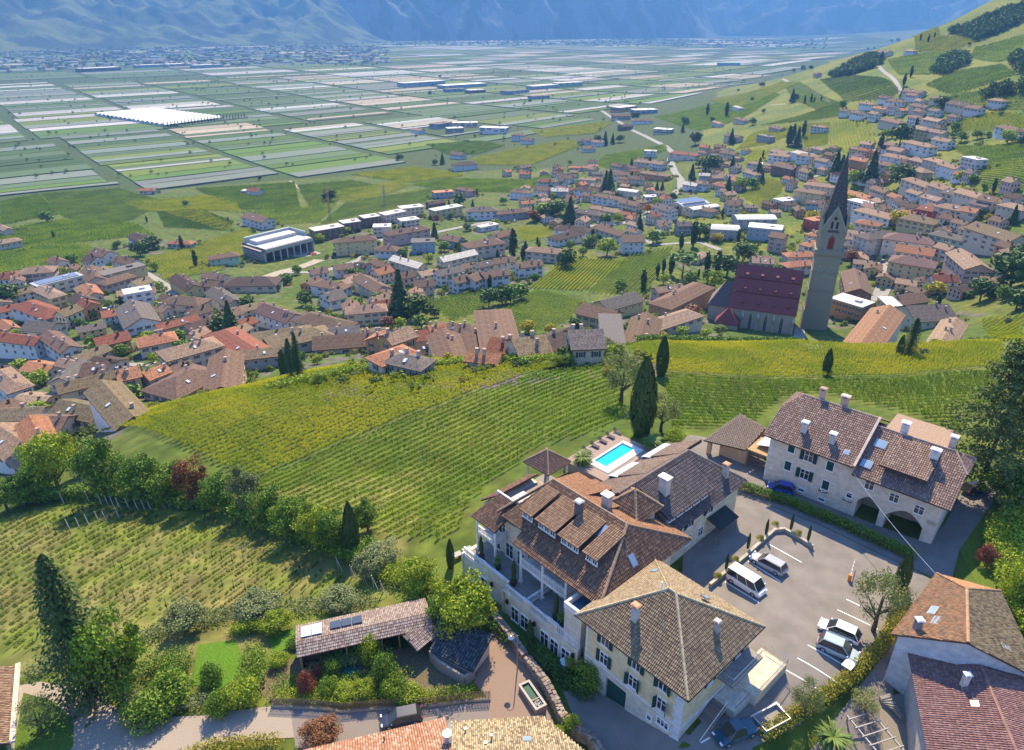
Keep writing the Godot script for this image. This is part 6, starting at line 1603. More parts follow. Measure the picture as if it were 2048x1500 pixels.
func make_near_trees() -> void:
	var key := {"F": "f", "N": "n", "R": "r", "L": "l", "C": "c", "Y": "y", "O": "olive", "D": "f", "K": "k", "P": "p", "S": "n", "T": "t"}
	var half := {"F": 0.4, "N": 0.4, "R": 0.4, "L": 0.4, "C": 0.42, "Y": 0.4, "O": 0.42, "D": 0.38, "K": 0.5, "P": 0.45, "S": 0.46, "T": 0.46}
	var names := {"F": "fir_tree", "N": "broadleaf_tree", "R": "broadleaf_tree", "L": "willow_tree", "C": "cypress_tree", "Y": "broadleaf_tree", "O": "olive_tree", "D": "conifer_tree", "K": "cedar_tree", "P": "palm_tree", "S": "garden_shrub", "T": "garden_shrub"}
	var crown := {}
	for k in ["C", "F", "D", "K", "O", "P", "S", "T"]: crown[k] = [near_crown(k)]
	crown["S"].append(near_crown("S")); crown["S"].append(near_crown("S"))
	crown["N"] = [near_crown("N"), near_crown("N"), near_crown("N")]
	var tb := trunk_mesh(5, 0.62, 0.035); var tc := trunk_mesh(0, 0.9, 0.022); var to := trunk_mesh(6, 0.6, 0.045)
	var i := 0
	var shade := ["n", "b", "n", "y", "b"]
	for t in NEAR_TREES:
		i += 1
		var k: String = t[4]
		var o := thing(names[k], t[5], "shrub" if k in ["S", "T"] else "tree", on(t[0], t[1], -0.1), rng.randf() * TAU, "trees and shrubs near the hotel")
		var h: float = t[2]; var w: float = t[3] / float(half[k])
		o.scale = Vector3(w, h, w)
		part("trunk", tc if k in ["F", "D", "C", "K"] else to if k == "O" else tb, M.wood, o)
		var cs: Array = crown.get(k, crown["N"])
		part("crown", cs[i % cs.size()], LEAF[shade[i % 5]] if k in ["N", "S"] else LEAF[key[k]], o)

func inside(p: PackedVector2Array, x: float, z: float) -> bool:
	return Geometry2D.is_point_in_polygon(Vector2(x, z), p)

func make_vineyards() -> void:
	var clumps := []
	for s in 3:
		var mb := MB.new()
		leaves(mb, Vector3(0, 0.62, 0), Vector3(0.55, 0.42, 0.36), 44, 0.14, 0.5, 0.3)
		clumps.append(mb.mesh())
	var low := MB.new()
	leaves(low, Vector3(0, 0.4, 0), Vector3(0.5, 0.34, 0.36), 13, 0.26, 0.5, 0.5)
	var cols := {"py": [Color(0.56, 0.52, 0.018), Color(0.33, 0.4, 0.014)], "gy": [Color(0.29, 0.39, 0.018), Color(0.16, 0.275, 0.013)], "g": [Color(0.2, 0.31, 0.018), Color(0.12, 0.215, 0.013)], "y": [Color(0.48, 0.47, 0.022), Color(0.31, 0.37, 0.018)], "yy": [Color(0.58, 0.54, 0.025), Color(0.46, 0.47, 0.022)], "d": [Color(0.16, 0.23, 0.02), Color(0.09, 0.14, 0.015)]}
	var fn := FastNoiseLite.new(); fn.seed = 31; fn.frequency = 0.035; fn.fractal_octaves = 3
	for vy in VINEYARDS:
		var p := PackedVector2Array()
		for i in range(0, vy[1].size(), 2): p.append(Vector2(vy[1][i], vy[1][i + 1]))
		var d := Vector2(cos(vy[2]), sin(vy[2])); var e := Vector2(-d.y, d.x)
		var s0 := INF; var s1 := -INF; var r0 := INF; var r1 := -INF
		for q in p:
			s0 = minf(s0, q.dot(d)); s1 = maxf(s1, q.dot(d)); r0 = minf(r0, q.dot(e)); r1 = maxf(r1, q.dot(e))
		var sp: float = vy[3]; var st: float = vy[4]; var sz: float = vy[5]
		var far: bool = p[0].length() > 330.0
		var mm := MultiMesh.new(); mm.transform_format = MultiMesh.TRANSFORM_3D; mm.use_colors = true
		mm.mesh = low.mesh() if far else clumps[0]
		var list := []
		var c: Array = cols[vy[6]]
		var perg: bool = vy[0] == "P"
		var stakes := []
		for r in int((r1 - r0) / sp) + 1:
			var rr := r0 + (r + 0.5) * sp
			for q in int((s1 - s0) / st) + 1:
				var ss := s0 + (q + rng.randf_range(-0.3, 0.3)) * st
				var jit := rng.randf_range(-0.2, 0.2) * sp if perg and not far else rng.randf_range(-0.12, 0.12)
				var pos := d * ss + e * (rr + jit)
				if not inside(p, pos.x, pos.y): continue
				if vy[0] == "S" and rng.randf() < 0.28: continue
				var k := clampf(0.5 + fn.get_noise_2d(pos.x, pos.y) * 1.3 + rng.randf_range(-0.3, 0.3), 0, 1)
				var g := sz * rng.randf_range(0.8, 1.25)
				var up := 0.9 if perg and not far else 0.35
				var sc := Vector3(st * 1.6, g * 0.7, sp * 0.66) if perg else Vector3(st * 1.35, g * 1.1, g * (0.5 if vy[0] == "S" else 0.78))
				var tf := Transform3D(Basis(Vector3.UP, -float(vy[2]) + rng.randf_range(-0.1, 0.1)).scaled_local(sc), on(pos.x, pos.y, up - 0.3))
				if far: tf.origin.y += 0.5
				list.append([tf, (c[1] as Color).lerp(c[0], k)])
				if not far and q % 12 == 0: stakes.append([Transform3D(Basis(), on(pos.x, pos.y, 0.7)), Color.WHITE])
		var o := multi("vineyard", mm, list, LEAF.vine, vy[7], "vineyard")
		if stakes.size() > 20 and not far:
			var sm := MB.new(); sm.tube(Vector3(0, -1, 0), Vector3(0, 1.25, 0), 0.04, 0.035, 5, Color(0.24, 0.2, 0.15))
			var m2 := MultiMesh.new(); m2.transform_format = MultiMesh.TRANSFORM_3D; m2.mesh = sm.mesh()
			var z := MultiMeshInstance3D.new(); z.name = "stakes"; m2.instance_count = stakes.size()
			for i in stakes.size(): m2.set_instance_transform(i, stakes[i][0])
			z.multimesh = m2; z.material_override = M.wood; tag(z, "", "", "", "stuff"); o.add_child(z)
	# garden greenery between the houses, too tangled to count
	var cell := {}
	for i in HOUSES.size():
		var q := Vector2i(int(floor(HOUSES[i][0] / 24.0)), int(floor(HOUSES[i][1] / 24.0)))
		if not cell.has(q): cell[q] = []
		cell[q].append(i)
	var bush := MB.new(); leaves(bush, Vector3(0, 0.4, 0), Vector3(0.5, 0.45, 0.5), 70, 0.14, 0.4, 0.2)
	var bmm := MultiMesh.new(); bmm.transform_format = MultiMesh.TRANSFORM_3D; bmm.use_colors = true; bmm.mesh = bush.mesh()
	var blist := []
	for h in HOUSES:
		if Vector2(h[0], h[1]).length() > 950.0: continue
		for k in 16:
			var an := rng.randf() * TAU; var rr: float = maxf(h[3], h[4]) * 0.45 + rng.randf_range(0, 11)
			var x: float = h[0] + cos(an) * rr; var z: float = h[1] + sin(an) * rr
			var ok := true
			for cx in range(-1, 2):
				for cz in range(-1, 2):
					for j in cell.get(Vector2i(int(floor(x / 24.0)) + cx, int(floor(z / 24.0)) + cz), []):
						var g: Array = HOUSES[j]
						var lp := Vector2(x - g[0], z - g[1]).rotated(deg_to_rad(g[2]))
						if absf(lp.x) < g[3] / 2 + 0.6 and absf(lp.y) < g[4] / 2 + 0.6: ok = false
			if not ok: continue
			var s := rng.randf_range(1.0, 3.6)
			blist.append([Transform3D(Basis(Vector3.UP, an).scaled(Vector3(s * 1.25, s, s * 1.25)), on(x, z, -0.1)), [Color(0.1, 0.16, 0.03), Color(0.07, 0.11, 0.03), Color(0.22, 0.28, 0.03), Color(0.16, 0.2, 0.05), Color(0.3, 0.26, 0.04)][rng.randi() % 5]])
	multi("garden_greenery", bmm, blist, LEAF.vine, "low bushes and garden plants filling the gaps between village houses", "bushes")
	# woods on the hill
	var fm := far_crown("b", 150); var fi := 0
	for f in FORESTS:
		var p := PackedVector2Array(); var lo := Vector2(INF, INF); var hi := -lo
		for i in range(0, f.size(), 2):
			var q := Vector2(f[i], f[i + 1]); p.append(q); lo = lo.min(q); hi = hi.max(q)
		var mm := MultiMesh.new(); mm.transform_format = MultiMesh.TRANSFORM_3D; mm.use_colors = true; mm.mesh = fm
		var list := []
		var want := mini(3000, int((hi.x - lo.x) * (hi.y - lo.y) / 30.0))
		for i in want:
			var x := rng.randf_range(lo.x, hi.x); var z := rng.randf_range(lo.y, hi.y)
			if not inside(p, x, z): continue
			var s := rng.randf_range(8, 14)
			list.append([Transform3D(Basis(Vector3.UP, rng.randf() * 6).scaled(Vector3(s * 1.1, s, s * 1.1)), on(x, z, -1.5)), vary(Color(1, 1, 1), 0.3)])
		if list.size(): multi("hill_wood", mm, list, LEAF.B, ["dark wood beside the hill farm", "dark wood in the middle of the right slope", "forest covering the top of the right hill", "strip of dark trees above the upper houses", "clump of dark trees at the far right edge"][fi], "wood")
		fi += 1

# ---------------------------------------------------------------- village houses
func make_small_houses() -> void:
	var wall := MB.new(); var roof := MB.new(); var dark := Color(0.07, 0.075, 0.09)
	for s in [-1.0, 1.0]:
		wall.face([Vector3(-0.5, -0.8, s * 0.5), Vector3(0.5, -0.8, s * 0.5), Vector3(0.5, 1, s * 0.5), Vector3(-0.5, 1, s * 0.5)], Color.WHITE, Vector3(0, 0, s))
		wall.face([Vector3(s * 0.5, -0.8, -0.5), Vector3(s * 0.5, -0.8, 0.5), Vector3(s * 0.5, 1, 0.5), Vector3(s * 0.5, 1.3, 0), Vector3(s * 0.5, 1, -0.5)], Color.WHITE, Vector3(s, 0, 0))
		slab(roof, [Vector3(-0.56, 0.97, s * 0.57), Vector3(0.56, 0.97, s * 0.57), Vector3(0.56, 1.34, 0), Vector3(-0.56, 1.34, 0)], 0.04, Color.WHITE, Vector3.RIGHT * 11.0, Vector3(0, 4.0, -s * 9.0))
		for u in [-0.3, 0.0, 0.3]:
			for v in [0.18, 0.62]:
				wall.box(Vector3(u, v + 0.1, s * 0.505), Vector3(0.09, 0.22, 0.02), dark); wall.box(Vector3(s * 0.505, v + 0.1, u), Vector3(0.02, 0.22, 0.1), dark)
	roof.box(Vector3(0.2, 1.35, 0.15), Vector3(0.07, 0.25, 0.08), Color(1.6, 1.8, 2.0)); roof.box(Vector3(-0.25, 1.35, -0.12), Vector3(0.07, 0.25, 0.08), Color(1.6, 1.8, 2.0))
	var a := []; var b := []
	for i in SMALL_HOUSES.size() / 8:
		var r := SMALL_HOUSES.slice(i * 8, i * 8 + 8)
		var t := Transform3D(Basis(Vector3.UP, deg_to_rad(r[2])).scaled_local(Vector3(r[3], r[5], r[4])), on(r[0], r[1], -0.3))
		var w: Array = WALLS.values()[r[6]]; var f: Array = ROOFS.values()[r[7]]
		a.append([t, vary(Color(w[1], w[2], w[3]), 0.1)]); b.append([t, vary(Color(f[1], f[2], f[3]), 0.2)])
	var m := MultiMesh.new(); m.transform_format = MultiMesh.TRANSFORM_3D; m.use_colors = true; m.mesh = wall.mesh()
	var n := MultiMesh.new(); n.transform_format = MultiMesh.TRANSFORM_3D; n.use_colors = true; n.mesh = roof.mesh()
	var o := multi("small_houses", m, a, M.plaster, "crowd of small houses and sheds filling the village between the larger ones", "houses")
	multi("small_roofs", n, b, M.roofing, "", "", o)

var WIN := []
func make_window_meshes() -> void:
	for k in 3:
		var mb := MB.new()
		var fr := Color(0.62, 0.58, 0.52)
		mb.span(Vector3(-0.5, 0, -0.05), Vector3(0.5, 1.35, 0.05), Color(0.035, 0.04, 0.05))
		for e in [[-0.6, -0.1, -0.5, 1.45], [0.5, -0.1, 0.6, 1.45], [-0.5, 1.35, 0.5, 1.45], [-0.5, -0.1, 0.5, 0.0], [-0.04, 0, 0.04, 1.35]]:
			mb.span(Vector3(e[0], e[1], -0.06), Vector3(e[2], e[3], 0.09), fr)
		if k > 0:
			var sc := Color(0.03, 0.09, 0.06) if k == 1 else Color(0.13, 0.075, 0.045)
			for s in [-1.0, 1.0]: mb.box(Vector3(s * 0.88, 0.68, 0.06), Vector3(0.52, 1.5, 0.06), sc)
		WIN.append(mb.mesh())

func slab(mb: MB, p: Array, th: float, col: Color, us: Vector3, ut: Vector3) -> void:
	var lo := []
	for q in p: lo.append((q as Vector3) - Vector3(0, th, 0))
	mb.face(p, col, Vector3.UP, p[0], us, ut)
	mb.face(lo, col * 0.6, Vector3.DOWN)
	var mid := Vector3.ZERO
	for q in p: mid += q
	mid /= p.size()
	for i in p.size():
		var a: Vector3 = p[i]; var b: Vector3 = p[(i + 1) % p.size()]
		var out := (a + b) / 2 - mid
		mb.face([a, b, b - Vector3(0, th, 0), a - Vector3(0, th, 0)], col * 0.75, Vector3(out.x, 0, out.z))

func make_house(r: Array) -> void:
	var kind: String = KINDS.keys()[r[6]]
	var wl: Array = WALLS.values()[r[7]]; var rf: Array = ROOFS.values()[r[8]]
	var L: float = r[3]; var W: float = r[4]; var h: float = r[5]
	var pos := on(r[0], r[1])
	var yaw := deg_to_rad(r[2])
	var big: bool = (W >= 18 and Vector2(r[0], r[1]).length() > 1000.0) or (kind in ["F", "B"] and W >= 13)
	var what := "building" if big else "house"
	var o := thing(what, placed("%s %s with %s %s roof" % [wl[0], what, rf[0], KINDS[kind]], r[9], r[10], r[11]), what, pos, yaw, "buildings of the village and valley")
	var wc := vary(Color(wl[1], wl[2], wl[3]), 0.09)
	var rc := vary(Color(rf[1], rf[2], rf[3]), 0.16)
	var pitch := 0.42 if kind in ["G", "S"] else 0.4
	var rise := W / 2 * pitch
	var x := L / 2 - 0.7; var z := W / 2 - 0.7
	if kind in ["F", "B"]: x = L / 2; z = W / 2
	var wm := MB.new()
	var lo := -5.0
	for s in [-1.0, 1.0]:
		wm.face([Vector3(-x, lo, s * z), Vector3(x, lo, s * z), Vector3(x, h, s * z), Vector3(-x, h, s * z)], wc, Vector3(0, 0, s))
		var e := [Vector3(s * x, lo, -z), Vector3(s * x, lo, z), Vector3(s * x, h, z)]
		if kind in ["G", "S"]: e.append(Vector3(s * x, h + z * pitch, 0))
		e.append(Vector3(s * x, h, -z))
		wm.face(e, wc, Vector3(s, 0, 0))
	part("wall", wm, M.plaster, o)
	var rm := MB.new()
	var t := h - 0.05; var top := t + rise
	var dn := 0.7 * pitch
	var X := Vector3.RIGHT
	match kind:
		"G", "S":
			for s in [-1.0, 1.0]:
				slab(rm, [Vector3(-L / 2, t - dn + 0.3, s * W / 2), Vector3(L / 2, t - dn + 0.3, s * W / 2), Vector3(L / 2, top + 0.3, 0), Vector3(-L / 2, top + 0.3, 0)], 0.28, rc, X, Vector3(0, pitch, -s).normalized())
			if kind == "S":
				for s in [-1.0, 1.0]:
					for k in 7:
						var zz := z * (1.0 - k / 7.0)
						wm.box(Vector3(s * x, h + z * pitch * k / 7.0 + 0.5, 0), Vector3(0.5, 1.5, zz * 2.0), wc)
		"H":
			var q := maxf(L / 2 - W / 2, 0.4)
			var y0 := t - dn + 0.3
			var a := Vector3(-q, top + 0.1, 0); var b := Vector3(q, top + 0.1, 0)
			for s in [-1.0, 1.0]:
				slab(rm, [Vector3(-L / 2, y0, s * W / 2), Vector3(L / 2, y0, s * W / 2), b, a], 0.25, rc, X, Vector3(0, pitch, -s).normalized())
				var e := b if s > 0 else a
				slab(rm, [Vector3(s * L / 2, y0, -W / 2), Vector3(s * L / 2, y0, W / 2), e], 0.25, rc, Vector3.BACK, Vector3(-s, pitch, 0).normalized())
		"F":
			rm.span(Vector3(-L / 2 - 0.3, h, -W / 2 - 0.3), Vector3(L / 2 + 0.3, h + 0.45, W / 2 + 0.3), rc)
			rm.box(Vector3(L * 0.2, h + 0.9, 0), Vector3(minf(3.0, L * 0.2), 1.0, minf(2.5, W * 0.3)), rc * 0.85)
		"B":
			var px := PackedVector2Array()
			for k in 9:
				var f := k / 8.0
				px.append(Vector2(lerpf(-W / 2 - 0.3, W / 2 + 0.3, f), h + sin(PI * f) * W * 0.12))
			for k in 8:
				rm.quad(Vector3(-L / 2, px[k].y, px[k].x), Vector3(L / 2, px[k].y, px[k].x), Vector3(L / 2, px[k + 1].y, px[k + 1].x), Vector3(-L / 2, px[k + 1].y, px[k + 1].x), rc, Vector3.UP)
			for s in [-1.0, 1.0]:
				var e := []
				for q in px: e.append(Vector3(s * L / 2, q.y, q.x))
				rm.face(e, wc, Vector3(s, 0, 0))
	part("roof", rm, M.roofing if kind in ["G", "H", "S"] else M.plaster, o)
	if rf[0] == "solar":
		for k in 3:
			var sm := MB.new()
			sm.box(Vector3(0, h + 0.9 + (W * 0.1 if kind == "B" else 0.0), (k - 1) * W * 0.3), Vector3(L * 0.86, 0.08, W * 0.2), Color(0.16, 0.2, 0.27), 0, 0.15)
			part("solar_panel", sm, M.glass, o)
	if kind in ["G", "H"] and not big:
		for k in rng.randi_range(1, 3):
			var cm := MB.new()
			var cx := rng.randf_range(-0.38, 0.38) * L * (0.5 if kind == "H" else 1.0); var cz := rng.randf_range(-0.5, 0.5) * W / 2
			var cy := t + (W / 2 - absf(cz)) * pitch
			cm.box(Vector3(cx, cy + 0.55, cz), Vector3(0.7, 2.0, 0.7), vary(Color(0.5, 0.44, 0.38), 0.2))
			cm.box(Vector3(cx, cy + 1.65, cz), Vector3(0.95, 0.16, 0.95), vary(Color(0.42, 0.3, 0.25), 0.2))
			part("chimney", cm, M.plaster, o)
		if rng.randf() < 0.35:
			var km := MB.new()
			var s := 1.0 if rng.randf() < 0.6 else -1.0
			km.xbox(Transform3D(Basis(Vector3.RIGHT, s * atan(pitch)), Vector3(rng.randf_range(-0.2, 0.2) * L, t + W * 0.25 * pitch + 0.36, s * W * 0.25)), Vector3(0.9, 0.1, 1.3), Color(0.5, 0.56, 0.62))
			part("skylight", km, M.glass, o)
	# windows on the walls that look towards the valley road and the hill above
	var dist := Vector2(r[0], r[1]).length()
	var floors := maxi(1, int((h - 0.6) / 2.9))
	var inv := Basis(Vector3.UP, -yaw)
	var look := inv * Vector3(-pos.x, 0, -pos.z)
	var wk := (int(absf(r[0]) * 7) % 3)
	if dist > 700: floors = mini(floors, 2)
	for f in floors:
		for side in 4:
			var nn: Vector3 = [Vector3(0, 0, 1), Vector3(0, 0, -1), Vector3(1, 0, 0), Vector3(-1, 0, 0)][side]
			if nn.dot(look) < 0.1 * look.length(): continue
			var run := (x if side < 2 else z) * 2.0
			var n := clampi(int(run / 3.4), 1, 5 if dist < 700 else 4)
			for k in n:
				if rng.randf() < 0.12: continue
				var u := (k + 0.5) / n * run - run / 2
				var p := nn * ((z if side < 2 else x) + 0.03) + (Vector3(u, 0, 0) if side < 2 else Vector3(0, 0, u))
				p.y = h - 2.35 - f * 2.9
				var wn := part("window", WIN[wk], M.plain, o)
				wn.position = p
				wn.rotation.y = [0.0, PI, PI / 2, -PI / 2][side]
				if big and dist > 1000: wn.scale = Vector3(3, 1.4, 1)

# ---------------------------------------------------------------- near buildings: real tiles, frames, rails
class Roof:
	var base := MB.new()
	var tile := MB.new()
	var cap := MB.new()

func slope(rs: Roof, p: Array, pal: Array, cw := 0.24, rl := 0.4, th := 0.2) -> void:
	var p0: Vector3 = p[0]; var p1: Vector3 = p[1]; var p2: Vector3 = p[2]
	var s := (p1 - p0).normalized()
	var k := s.cross(p2 - p0).normalized()
	if k.y < 0: k = -k
	var t := k.cross(s)
	if t.y < 0: t = -t
	var dark: Color = pal[0] * 0.45
	slab(rs.base, p, th, dark, Vector3.ZERO, Vector3.ZERO)
	var q := []
	var lo := INF; var hi := -INF
	for e in p:
		var d: Vector3 = (e as Vector3) - p0
		q.append(Vector2(d.dot(s), d.dot(t)))
		lo = minf(lo, q[-1].x); hi = maxf(hi, q[-1].x)
	var n := int((hi - lo) / cw)
	var hh := cw * 0.34
	for i in n:
		var x := lo + (i + 0.5) * (hi - lo) / n
		var cut := []
		for j in q.size():
			var a: Vector2 = q[j]; var b: Vector2 = q[(j + 1) % q.size()]
			if (a.x <= x) != (b.x <= x): cut.append(lerpf(a.y, b.y, (x - a.x) / (b.x - a.x)))
		cut.sort()
		for c in range(0, cut.size() - 1, 2):
			var y: float = cut[c] - (0.06 if c == 0 else 0.0)
			while y < cut[c + 1] - 0.05:
				var y1 := minf(y + rl, cut[c + 1])
				var col := vary(pal[rng.randi() % pal.size()], 0.08)
				var jx := x + rng.randf_range(-0.012, 0.012)
				var prev0 := Vector3.ZERO; var prev1 := Vector3.ZERO
				for m in 4:
					var u: float = [-0.5, -0.26, 0.26, 0.5][m] * cw
					var v: float = [0.0, 0.9, 0.9, 0.0][m] * hh
					var b0 := p0 + s * (jx + u) + t * y + k * (0.012 + v + 0.035)
					var b1 := p0 + s * (jx + u * 0.86) + t * y1 + k * (0.008 + v * 0.8)
					if m > 0: rs.tile.quad(prev0, b0, b1, prev1, col, k)
					prev0 = b0; prev1 = b1
				y = y1

func ridge(rs: Roof, a: Vector3, b: Vector3, col: Color, r := 0.13) -> void:
	var n := maxi(1, int(a.distance_to(b) / 0.42))
	for i in n:
		rs.cap.tube(a.lerp(b, float(i) / n) + Vector3(0, 0.05, 0), a.lerp(b, (i + 1.0) / n) + Vector3(0, 0.03, 0), r * 1.1, r * 0.92, 6, vary(col, 0.15), false)

func roof_parts(rs: Roof, o: Node3D, called := "roof") -> Node3D:
	var b := part(called, rs.base, M.wood, o)
	tag(part("tiles", rs.tile, M.tile, b), "", "", "", "stuff")
	if not rs.cap.v.is_empty(): part("ridge_tiles", rs.cap, M.tile, b)
	return b

var wcache := {}
func win(o: Node3D, at: Vector3, yaw: float, w: float, h: float, frame: Color, shut = null, bars := 1, open := 0.0) -> void:
	var key := "%s_%s_%s_%d" % [w, h, frame, bars]
	if not wcache.has(key):
		var f := MB.new()
		var e := 0.09
		f.span(Vector3(-w / 2 - e, -e, -0.06), Vector3(-w / 2, h + e, 0.07), frame)
		f.span(Vector3(w / 2, -e, -0.06), Vector3(w / 2 + e, h + e, 0.07), frame)
		f.span(Vector3(-w / 2, h, -0.06), Vector3(w / 2, h + e, 0.07), frame)
		f.span(Vector3(-w / 2 - 0.12, -e * 1.6, -0.06), Vector3(w / 2 + 0.12, 0, 0.14), frame)
		for i in bars: f.span(Vector3(-w / 2 + w * (i + 1) / (bars + 1) - 0.035, 0, -0.04), Vector3(-w / 2 + w * (i + 1) / (bars + 1) + 0.035, h, 0.05), frame)
		f.span(Vector3(-w / 2, h * 0.62, -0.035), Vector3(w / 2, h * 0.62 + 0.05, 0.045), frame)
		var g := MB.new(); g.span(Vector3(-w / 2, 0, -0.05), Vector3(w / 2, h, 0.015), Color(0.03, 0.035, 0.045))
		wcache[key] = [f.mesh(), g.mesh()]
	var n := part("window", wcache[key][0], M.plain, o)
	n.position = at; n.rotation.y = yaw
	part("pane", wcache[key][1], M.glass, n)
	if shut != null:
		for s in [-1.0, 1.0]:
			var m := MB.new()
			m.box(Vector3.ZERO, Vector3(w * 0.5, h + 0.1, 0.05), shut)
			for k in 5: m.box(Vector3(0, -h * 0.4 + k * h * 0.2, 0.035), Vector3(w * 0.42, h * 0.07, 0.02), shut * 0.7)
			var q := part("shutter", m, M.wood, n)
			q.position = Vector3(s * (w * 0.76 + 0.06 - open * 0.1), h / 2, 0.1 + open * 0.16)
			q.rotation.y = -s * open

func chimney(o: Node3D, at: Vector3, s: Vector3, col: Color, cap: Color) -> void:
	var c := MB.new()
	c.box(at + Vector3(0, s.y / 2 - 0.8, 0), Vector3(s.x, s.y + 1.6, s.z), col)
	var n := part("chimney", c, M.plaster, o)
	var k := MB.new()
	for e in [[-1, -1], [1, -1], [-1, 1], [1, 1]]: k.box(at + Vector3(e[0] * s.x * 0.38, s.y + 0.12, e[1] * s.z * 0.38), Vector3(0.14, 0.24, 0.14), col)
	k.box(at + Vector3(0, s.y + 0.3, 0), Vector3(s.x * 1.3, 0.1, s.z * 1.3), cap)
	k.box(at + Vector3(0, s.y + 0.38, 0), Vector3(s.x * 1.05, 0.08, s.z * 1.05), cap)
	part("chimney_cap", k, M.plain, n)

func skylight(o: Node3D, at: Vector3, basis_x: Vector3, up: Vector3, w: float, h: float) -> void:
	var k := basis_x.cross(up).normalized()
	if k.y < 0: k = -k
	var b := Basis(basis_x.normalized(), up.normalized(), k)
	var m := MB.new()
	m.xbox(Transform3D(b, at + k * 0.12), Vector3(w + 0.16, h + 0.16, 0.12), Color(0.3, 0.3, 0.31))
	var n := part("skylight", m, M.metal, o)
	var g := MB.new(); g.xbox(Transform3D(b, at + k * 0.19), Vector3(w, h, 0.03), Color(0.22, 0.3, 0.38))
	part("pane", g, M.glass, n)

func balusters(o: Node3D, a: Vector3, b: Vector3, h: float, col: Color, called := "balustrade") -> void:
	var m := MB.new()
	var d := b - a; var l := d.length(); var u := d / l
	var yaw := atan2(-u.z, u.x)
	m.box((a + b) / 2 + Vector3(0, h - 0.06, 0), Vector3(l, 0.13, 0.26), col, yaw)
	m.box((a + b) / 2 + Vector3(0, 0.07, 0), Vector3(l, 0.14, 0.24), col, yaw)
	var n := int(l / 0.26)
	for i in n:
		var p := a + u * (i + 0.5) * l / n
		m.tube(p + Vector3(0, 0.12, 0), p + Vector3(0, h * 0.45, 0), 0.045, 0.085, 6, col, false)
		m.tube(p + Vector3(0, h * 0.45, 0), p + Vector3(0, h - 0.12, 0), 0.085, 0.04, 6, col, false)
	part(called, m, M.plaster, o)

func bar(m: MB, a: Vector3, b: Vector3, w: float, col: Color) -> void:
	m.tube(a, b, w, w, 4, col)

const GREEN := Color(0.02, 0.085, 0.075)
const CREAM := Color(0.7, 0.63, 0.47)
const TRIM := Color(0.74, 0.72, 0.68)

